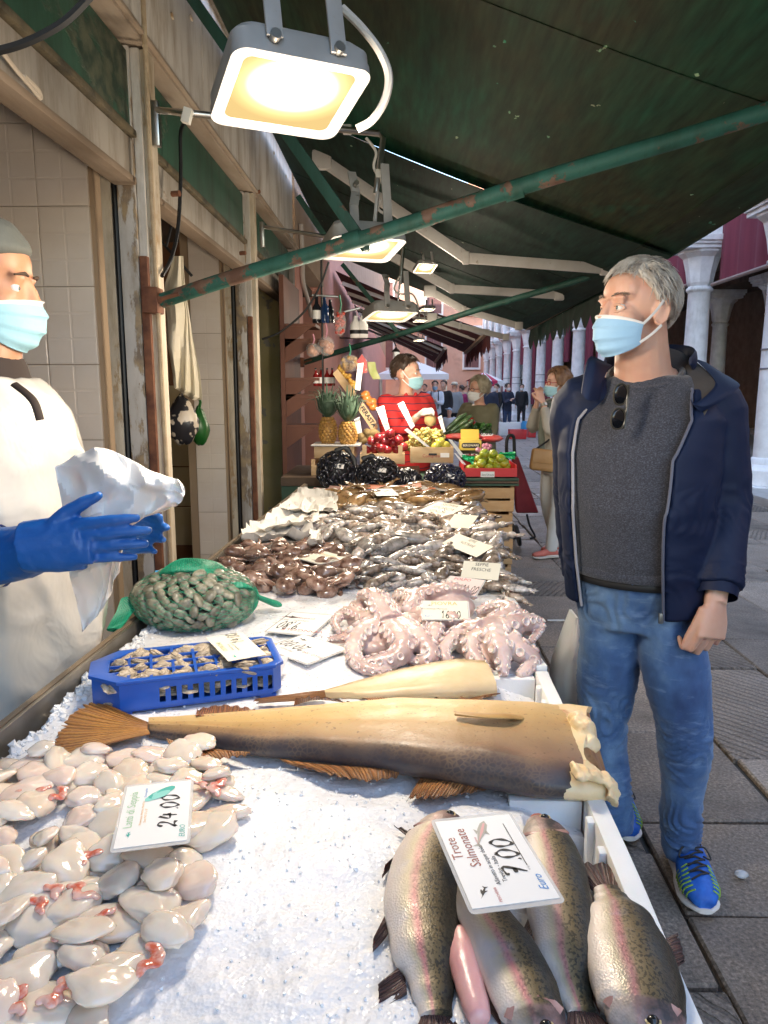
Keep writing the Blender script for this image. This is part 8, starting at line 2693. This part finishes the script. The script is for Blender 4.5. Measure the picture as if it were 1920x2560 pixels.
# ---------------------------------------------------------------- the fishmonger at the left
M_APRON = NT('white oilcloth apron'); n = M_APRON; v = n.coord('Object')
n.set(col=n.ramp(n.noise(v, 3, 4), [(.3, (.60, .56, .50)), (.7, (.68, .64, .58))]), rough=.3, coat=.5, crough=.12, normal=n.bump(n.noise(n.coord('Object', (1, 1, .6)), 6, 4, .5, .6), .55, .03))
M_APRON = n.m
fm = thing('person', 'fishmonger in grey cap, mask and white apron reaching with a blue glove', 'person', (-.95, 1.62, 0))
FY = R_(-86)
Mf = TRS(P(-40, 712, Y=1.66), FY, 1, R_(-6))
KF = 1.05
ed = [(1900, 60, .20), (1860, 120, .20), (1700, 188, .21), (1560, 208, .21), (1400, 205, .20), (1250, 178, .19), (1120, 145, .17), (1040, 112, .15), (985, 85, .13), (945, 40, .08)]
rr = []
for py, ex, dep in ed:
 q = P(ex, py, Y=1.60); rr.append(ring((q.x - dep, 1.67, q.z), dep, .19 if py > 1000 else .16, 0, 36))
g = G(); g.rings(rr)
g.rings([ring((rr[0][0].x - .22, 1.6, .02), .15, .17, 0, 36), ring((rr[0][0].x - .2, 1.6, .8), .19, .2, 0, 36)])
me = fuse(g, .012, 3); displace(me, lambda p: .016 * fbm((p[0], p[1], p[2] * .5), 5, 2) + .030 * (.4 - abs(nz((p[0] * 2, p[1] * 2, p[2] * .8 + p[1]), 3.0, 6))) + .014 * (.4 - abs(nz((p[0] * 2, p[1] * 2 + p[2], p[2] * 1.6), 5.5, 9))))
place(me, 'apron', None, fm, M_APRON)
g = G(); head_shapes(g, Mf, KF); g.tube([P(-30, 960, Y=1.66), P(-20, 880, Y=1.66), P(-20, 800, Y=1.66)], [.07, .062, .06], 16)
sp_sh = V((-1.0, 1.42, 1.36)); ew = [P(-260, 1180, Y=1.42), P(-60, 1395, Y=1.32), P(95, 1360, Y=1.30)]
limb(g, [V((-1.0, 1.55, 1.40)), V((-1.05, 1.40, 1.18)), ew[1], ew[2] + V((-.03, 0, 0))], [.05, .045, .04, .032])
place(fuse(g, .008, 2), 'body', None, fm, M_SKINT)
g = G(); hair_cap(g, Mf, KF, lambda a: interp([(0, 19), (60, 14), (90, 6), (130, -18), (180, -30)], a), .020, .004, 1)
me = fuse(g, .006, 3); place(me, 'cap', None, fm, mat('grey green cap', (.10, .105, .093), .85, (.125, .13, .115), 6, bump=.2, bscale=200))
for sx in (-1, 1):
 eo = G().ell(Mf @ (V((sx * .031, .0745, -.002)) * KF), .0115 * KF, nu=14, nv=10).obj('eye', M_EYEW, fm); G().ell(Mf @ (V((sx * .031, .0822, -.002)) * KF), .0052 * KF, nu=10, nv=8).obj('iris', M_IRIS, eo)
 G().tube([Mf @ (V(p) * KF) for p in ((sx * .014, .095, .026), (sx * .03, .096, .029), (sx * .052, .083, .023))], [.003, .004, .002], 6).obj('eyebrow', mat('dark brow', (.06, .035, .02), .8), fm)
mask_mesh(Mf, KF, M_MASKT, fm)
M_DKBR = mat('dark brown jumper', (.030, .018, .014), .8, (.04, .026, .02), 9)
hx = Mf.translation.x; G().rings([ring((hx - .01, 1.665, z), r, r * 1.05, 0, 28) for z, r in ((1.40, .12), (1.46, .105), (1.50, .088), (1.535, .080), (1.55, .074), (1.54, .066))]).obj('jumper_collar', M_DKBR, fm, smooth=70)
G().tube(spline([P(35, 960, Y=1.49), P(82, 1000, Y=1.455), P(100, 1050, Y=1.448)], 6), [(.003, .008)] * 13, 8, up=(.7, -.7, 0)).obj('apron_strap', M_DKBR, fm)
M_GLOVE = mat('blue rubber glove', (.006, .085, .33), .42, (.01, .11, .40), 7, bump=.35, bscale=40, bdist=.004)
g = G(); gw = P(108, 1362, Y=1.26)
limb(g, [P(-150, 1405, Y=1.32), P(-20, 1392, Y=1.32), P(60, 1380, Y=1.31), gw], [.056, .054, .050, .036], 18)
hand_shapes(g, gw, V((1, -.06, .10)), V((.0, .95, -.3)), V((-.12, -.15, 1)), .10, 1.04, .66, .0096)
g.tube([gw + V((-.035, 0, -.004)), gw + V((.02, 0, .0)), gw + V((.07, 0, .005))], [(.036, .046), (.03, .05), (.024, .05)], 14, up=(0, 1, 0))
me = fuse(g, .0038, 2, .45); displace(me, lambda p: .0018 * (.5 - abs(nz((p[0], p[1], p[2]), 38, 3))) - .0005)
place(me, 'glove', None, fm, M_GLOVE)
G().tube([P(-8, 1390, Y=1.32), P(4, 1389, Y=1.32)], [.0585, .0585], 20, caps=False).obj('glove_cuff', M_GLOVE, fm)
g = G(); hand_shapes(g, P(225, 1362, Y=1.47), V((1, .1, .22)), V((0, -1, -.2)), V((0, 0, 1)), .3, 1.0, .4, .0105); place(fuse(g, .005, 3), 'glove', None, fm, M_GLOVE)
pp = thing('held_paper', 'big crumpled sheet of white paper held by the fishmonger', 'paper', P(300, 1250, Y=1.42))
NET = [[(140, 1170, 1.50), (195, 1135, 1.48), (255, 1122, 1.46), (320, 1145, 1.44), (378, 1178, 1.42), (440, 1196, 1.40), (462, 1222, 1.39)],
       [(150, 1230, 1.46), (200, 1200, 1.43), (262, 1185, 1.39), (322, 1200, 1.42), (380, 1215, 1.38), (430, 1225, 1.40), (460, 1240, 1.38)],
       [(160, 1300, 1.44), (210, 1280, 1.40), (270, 1262, 1.43), (330, 1240, 1.40), (385, 1240, 1.42), (425, 1250, 1.39), (448, 1262, 1.385)],
       [(170, 1370, 1.43), (220, 1345, 1.42), (268, 1320, 1.40), (325, 1308, 1.39), (360, 1290, 1.41), (395, 1278, 1.40), (425, 1270, 1.39)],
       [(180, 1450, 1.44), (225, 1430, 1.43), (262, 1390, 1.44), (300, 1350, 1.41), (312, 1330, 1.42), (322, 1315, 1.41), (330, 1308, 1.40)],
       [(195, 1520, 1.46), (228, 1490, 1.44), (258, 1460, 1.45), (278, 1430, 1.43), (290, 1410, 1.44), (300, 1395, 1.43), (306, 1380, 1.42)],
       [(208, 1580, 1.47), (220, 1565, 1.46), (240, 1545, 1.46), (262, 1515, 1.45), (276, 1480, 1.45), (286, 1455, 1.45), (300, 1430, 1.44)]]
rows = [spline([P(a, b, Y=y - .10) for a, b, y in r], 8) for r in NET]
def fpap(u, v_):
 cc = [r[min(int(round(u * (len(r) - 1))), len(r) - 1)] for r in rows]; s_ = spline(cc, 8)
 p = s_[min(int(round(v_ * (len(s_) - 1))), len(s_) - 1)]
 f = .020 * (.5 - abs(nz((u * 3.2 + v_, v_ * 3.2 - u, 1), 1.0)) * 2) + .010 * (.5 - abs(nz((u * 7 - v_ * 2, v_ * 6, 4), 1)) * 2)
 return p + V((.2, -1, .3)) * f
G().grid(fpap, 48, 48, thick=(0, .0012, 0)).obj('sheet', mat('thin white paper', (.76, .74, .71), .7, (.79, .77, .75), 3, sss=.05), pp, smooth=22)

# ---------------------------------------------------------------- the other people
n = NT('red striped polo'); v = n.coord('Object'); sp3 = n.sep(v)
wv = n.math('FRACT', n.math('MULTIPLY', n.math('ADD', sp3[2], n.math('MULTIPLY', n.noise(v, 5, 2), .03)), 18.0))
n.set(col=n.mix(n.ramp(wv, [(.10, 1.0), (.13, 0.0)]), n.ramp(n.noise(v, 4, 3), [(.3, (.46, .018, .02)), (.7, (.58, .03, .03))]), (.035, .02, .05)), rough=.8, normal=n.bump(n.noise(v, 200, 3), .2, .002))
M_POLO = n.m
M_DKHAIR = mat('dark brown hair', (.028, .016, .011), .5, (.05, .03, .02), 40)
M_BRHAIR = mat('auburn hair', (.16, .075, .035), .45, (.26, .14, .07), 40, stretch=(1, 1, .4))
M_GYHAIR = mat('ash blonde hair', (.30, .25, .17), .6, (.40, .35, .26), 30)
M_GREYH = mat('grey hair', (.34, .34, .34), .6, (.45, .45, .45), 30)
M_BLK = mat('black cloth', (.014, .014, .017), .8)
M_DKJ = mat('dark jeans', (.03, .05, .11), .8)


def vendor_extras(t, M, Mh, s, j):
 q = j['wr'] + V((.09, -.03, -.03))
 g = G().ell(q, (.045, .04, .05), nu=14, nv=10, fn=lambda p: p * (1 + .15 * nz(p, 3))); g.tube([q + V((0, 0, .04)), j['wr'] + V((.05, 0, .0))], .010, 8)
 g.obj('paper_bag', mat('ochre bag', (.50, .33, .12), .7, (.6, .42, .18), 12), t, smooth=50)
 G().tube([M @ V((-.05, .07, 1.47)), M @ V((0, .095, 1.40)), M @ V((.05, .07, 1.47))], .014, 8).obj('polo_collar', M_POLO, t)


vl = P(1014, 1200, Y=5.85); vl.z = 0
inv = lambda p, loc, yaw, s: tuple((TRS(loc, yaw, s).inverted() @ p))
VY = R_(-150); VS = 1.78 / 1.75
person('fruit vendor in a red striped shirt with white gloves and a teal mask', vl, VY, 1.73, M_POLO, M_DKJ, M_BLK, M_DKHAIR, M_SKIN, R_(-108), M_MASKT, lim_short, 900,
       dict(sr=(.185, 0, 1.40), er=inv(P(998, 1062, Y=5.62), vl, VY, VS), wr=inv(P(1046, 1026, Y=5.50), vl, VY, VS), sl=(-.185, 0, 1.40), el=(-.25, .05, 1.14), wl=inv(P(1075, 1075, Y=5.5), vl, VY, VS)),
       .013, gloves='lr', bulk=1.22, extras=vendor_extras, sleeve=.55, hair_vol=.020)

M_OLIVE = mat('olive wool coat', (.13, .12, .07), .9, (.17, .155, .095), 9, bump=.3)
gl = P(1192, 1300, Y=7.4); gl.z = 0
GY = R_(140)
person('grey blonde woman in an olive coat and white mask facing the fruit vendor', gl, GY, 1.60, M_OLIVE, M_BLK, M_BLK, M_GYHAIR, M_SKIN, R_(118), M_MASKW, lim_bob, 500,
       dict(er=(.22, .10, 1.12), wr=(.02, .22, 1.18), el=(-.22, .10, 1.12), wl=(-.04, .24, 1.24)), .016, bulk=1.2, glasses=mat('dark red frames', (.08, .01, .012), .3), hem=.62, hair_vol=.026)

M_JACKB = mat('pale khaki jacket', (.34, .31, .26), .8, (.40, .37, .32), 7, bump=.2)
M_WHTR = mat('cream trousers', (.62, .58, .53), .8, (.66, .62, .57), 6)
M_CORAL = mat('coral suede', (.62, .16, .12), .8, (.68, .2, .15), 20)
bl_ = P(1382, 1388, Z=0); BY2 = R_(108)


def bag_extras(t, M, Mh, s, j):
 q = P(1357, 1150, Y=bl_.y - .16)
 mb = mat('tan leather', (.38, .20, .07), .55, (.44, .25, .10), 9, bump=.25)
 bo = G().box(q, (.21, .09, .19), Matrix.Rotation(.12, 3, 'Y')).obj('shoulder_bag', mb, t, bevel=.03, segs=3)
 G().box(q + V((0, -.052, .03)), (.19, .012, .11), Matrix.Rotation(.12, 3, 'Y')).obj('flap', mb, bo, bevel=.01)
 G().tube(spline([q + V((-.08, 0, .08)), M @ V((-.05, .02, 1.2)), M @ V((.06, .0, 1.45)), M @ V((.05, -.12, 1.2))], 6), .009, 6).obj('strap', M_BLK, bo)
 g = G().tube([M @ V(p) for p in ((-.08, .03, 1.44), (-.03, .10, 1.40), (.05, .09, 1.40), (.09, 0, 1.45), (.03, -.07, 1.47), (-.07, -.05, 1.46), (-.08, .03, 1.44))], [.04, .045, .045, .04, .04, .04, .04], 10)
 g.tube([M @ V((.0, .12, 1.40)), M @ V((.02, .15, 1.15)), M @ V((.01, .14, .98))], [.045, .035, .03], 10)
 me = fuse(g, .012, 3); displace(me, wrinkle(.008, 12, 2)); place(me, 'scarf', None, t, mat('sage scarf', (.16, .18, .15), .9, (.2, .22, .18), 8))
 G().tube([lerp(j['el'], j['wl'], .86), lerp(j['el'], j['wl'], .95)], .034, 12).obj('watch', mat('steel watch', (.5, .48, .42), .3, metal=.8), t)


person('woman in a khaki jacket and white trousers adjusting her red sunglasses', bl_, BY2, 1.66, M_JACKB, M_WHTR, M_CORAL, M_BRHAIR, M_SKIN, R_(102), M_MASKT, lim_bob, 700,
       dict(er=(.20, .16, 1.20), wr=(.05, .19, 1.46), el=(-.21, .17, 1.18), wl=(-.07, .20, 1.45), al=(-.10, .08, .09), ar=(.10, -.12, .09)), .014, bulk=1.08, glasses=mat('red frames', (.45, .02, .02), .3), extras=bag_extras, sleeve=.8, hair_vol=.024)

loc = P(1495, 1200, Y=7.6); loc.z = 0
person('person with grey hair mostly hidden behind the man in the navy jacket', loc, R_(150), 1.74, M_BLK, M_DKJ, M_BLK, M_GREYH, M_SKIN, R_(140), M_MASKW, lim_short, 300, voxel=.02)


def straw(t, Mh, s):
 M_ST = mat('straw', (.66, .60, .48), .8)
 g = G().lathe([(.10, .05), (.165, .052), (.168, .058), (.105, .064), (.098, .12), (.07, .145), (.01, .15)], 20, Mh); g.obj('straw_hat', M_ST, t)
 G().lathe([(.106, .064), (.104, .085)], 20, Mh).obj('hat_band', M_BLK, t)


def cap_of(m):
 def f(t, Mh, s):
  g = G(); hair_cap(g, Mh, s, lambda a: interp([(0, 28), (90, 12), (180, 0)], a), .016, .002, 1)
  g.ell(Mh @ V((0, .12, .07)), (.06, .06, .008), Mh.to_3x3(), 14, 8); g.obj('cap', m, t, smooth=60)
 return f


M_WSH = mat('white shirt cloth', (.62, .66, .74), .8); M_GRY = mat('grey vest cloth', (.26, .28, .30), .85); M_MAG = mat('magenta cloth', (.26, .02, .10), .8); M_NVY2 = mat('dark navy cloth', (.02, .025, .05), .8)
M_REDH = mat('dark red hood', (.26, .02, .03), .8); M_BEI = mat('beige trousers', (.4, .33, .25), .8)
M_CAPB = mat('navy cap', (.03, .05, .12), .8); M_CAPL = mat('pale blue cap', (.35, .45, .6), .8)
FAR = [
 ('man in a white shirt and dark braces looking at his phone', 1087, 20.0, 176, 1.72, M_WSH, M_NVY2, M_DKHAIR, M_MASKB, None, dict(er=(.2, .12, 1.15), wr=(.05, .26, 1.22), el=(-.2, .12, 1.15), wl=(-.05, .26, 1.2))),
 ('figure in a black jacket standing beside the white shirted man', 1109, 20.8, 150, 1.74, M_BLK, M_BLK, M_DKHAIR, None, None, None),
 ('man in a straw hat and grey vest seen from behind', 1136, 23.0, 10, 1.70, M_GRY, M_BLK, M_GREYH, None, straw, None),
 ('figure in magenta right of the straw hat', 1154, 24.0, 40, 1.62, M_MAG, M_BLK, M_DKHAIR, None, None, None),
 ('short figure in a pale blue cap low behind the vegetables', 1124, 15.0, 160, 1.12, M_WSH, M_DKJ, M_DKHAIR, None, cap_of(M_CAPL), None),
 ('man in a navy cap and dark clothes behind the olive coat', 1222, 19.0, 20, 1.70, M_NVY2, M_DKJ, M_GREYH, None, cap_of(M_CAPB), None),
 ('person all in black with a jacket tied at the waist', 1241, 25.0, 120, 1.68, M_BLK, M_BLK, M_DKHAIR, M_MASKW, None, None),
 ('woman in a dark coat with a red hood and jeans', 1268, 25.0, -150, 1.70, M_NVY2, M_DKJ, M_DKHAIR, M_MASKW, None, dict(er=(.2, .12, 1.1), wr=(.02, .22, 1.2), el=(-.2, .12, 1.1), wl=(-.02, .22, 1.15))),
 ('dark figure with a white mask between two far columns', 1304, 30.0, 170, 1.70, M_BLK, M_BLK, M_DKHAIR, M_MASKW, None, None),
 ('distant figure in dark clothes under the white tent', 1062, 30.0, 150, 1.70, M_NVY2, M_BLK, M_DKHAIR, None, None, None),
 ('distant figure in beige beyond the straw hat', 1168, 31.0, 200, 1.66, M_BEI, M_BLK, M_BRHAIR, None, None, None),
]
for lab, px, Y, yaw, h, tm_, lm_, hm, mk, hat, pose in FAR:
 loc = P(px, 1000, Y=Y); loc.z = 0
 ex = None
 if 'red hood' in lab:
  def ex(t, M, Mh, s, j):
   g = G().tube([M @ V(p) for p in ((-.10, .02, 1.46), (0, -.1, 1.50), (.10, .02, 1.46))], [.04, .06, .04], 10); g.obj('hood', M_REDH, t)
 if 'braces' in lab:
  def ex(t, M, Mh, s, j):
   for sx in (-1, 1): G().tube([M @ V((sx * .09, .145, 1.0)), M @ V((sx * .10, .155, 1.25)), M @ V((sx * .10, .10, 1.44)), M @ V((sx * .1, 0, 1.48))], .012, 6).obj('brace', M_BLK, t)
 person(lab, loc, R_(yaw), h, tm_, lm_, M_BLK, hm, M_SKIN, None, mk, lim_short if 'woman' not in lab else lim_bob, 0, pose, .026, hat=hat, extras=ex)
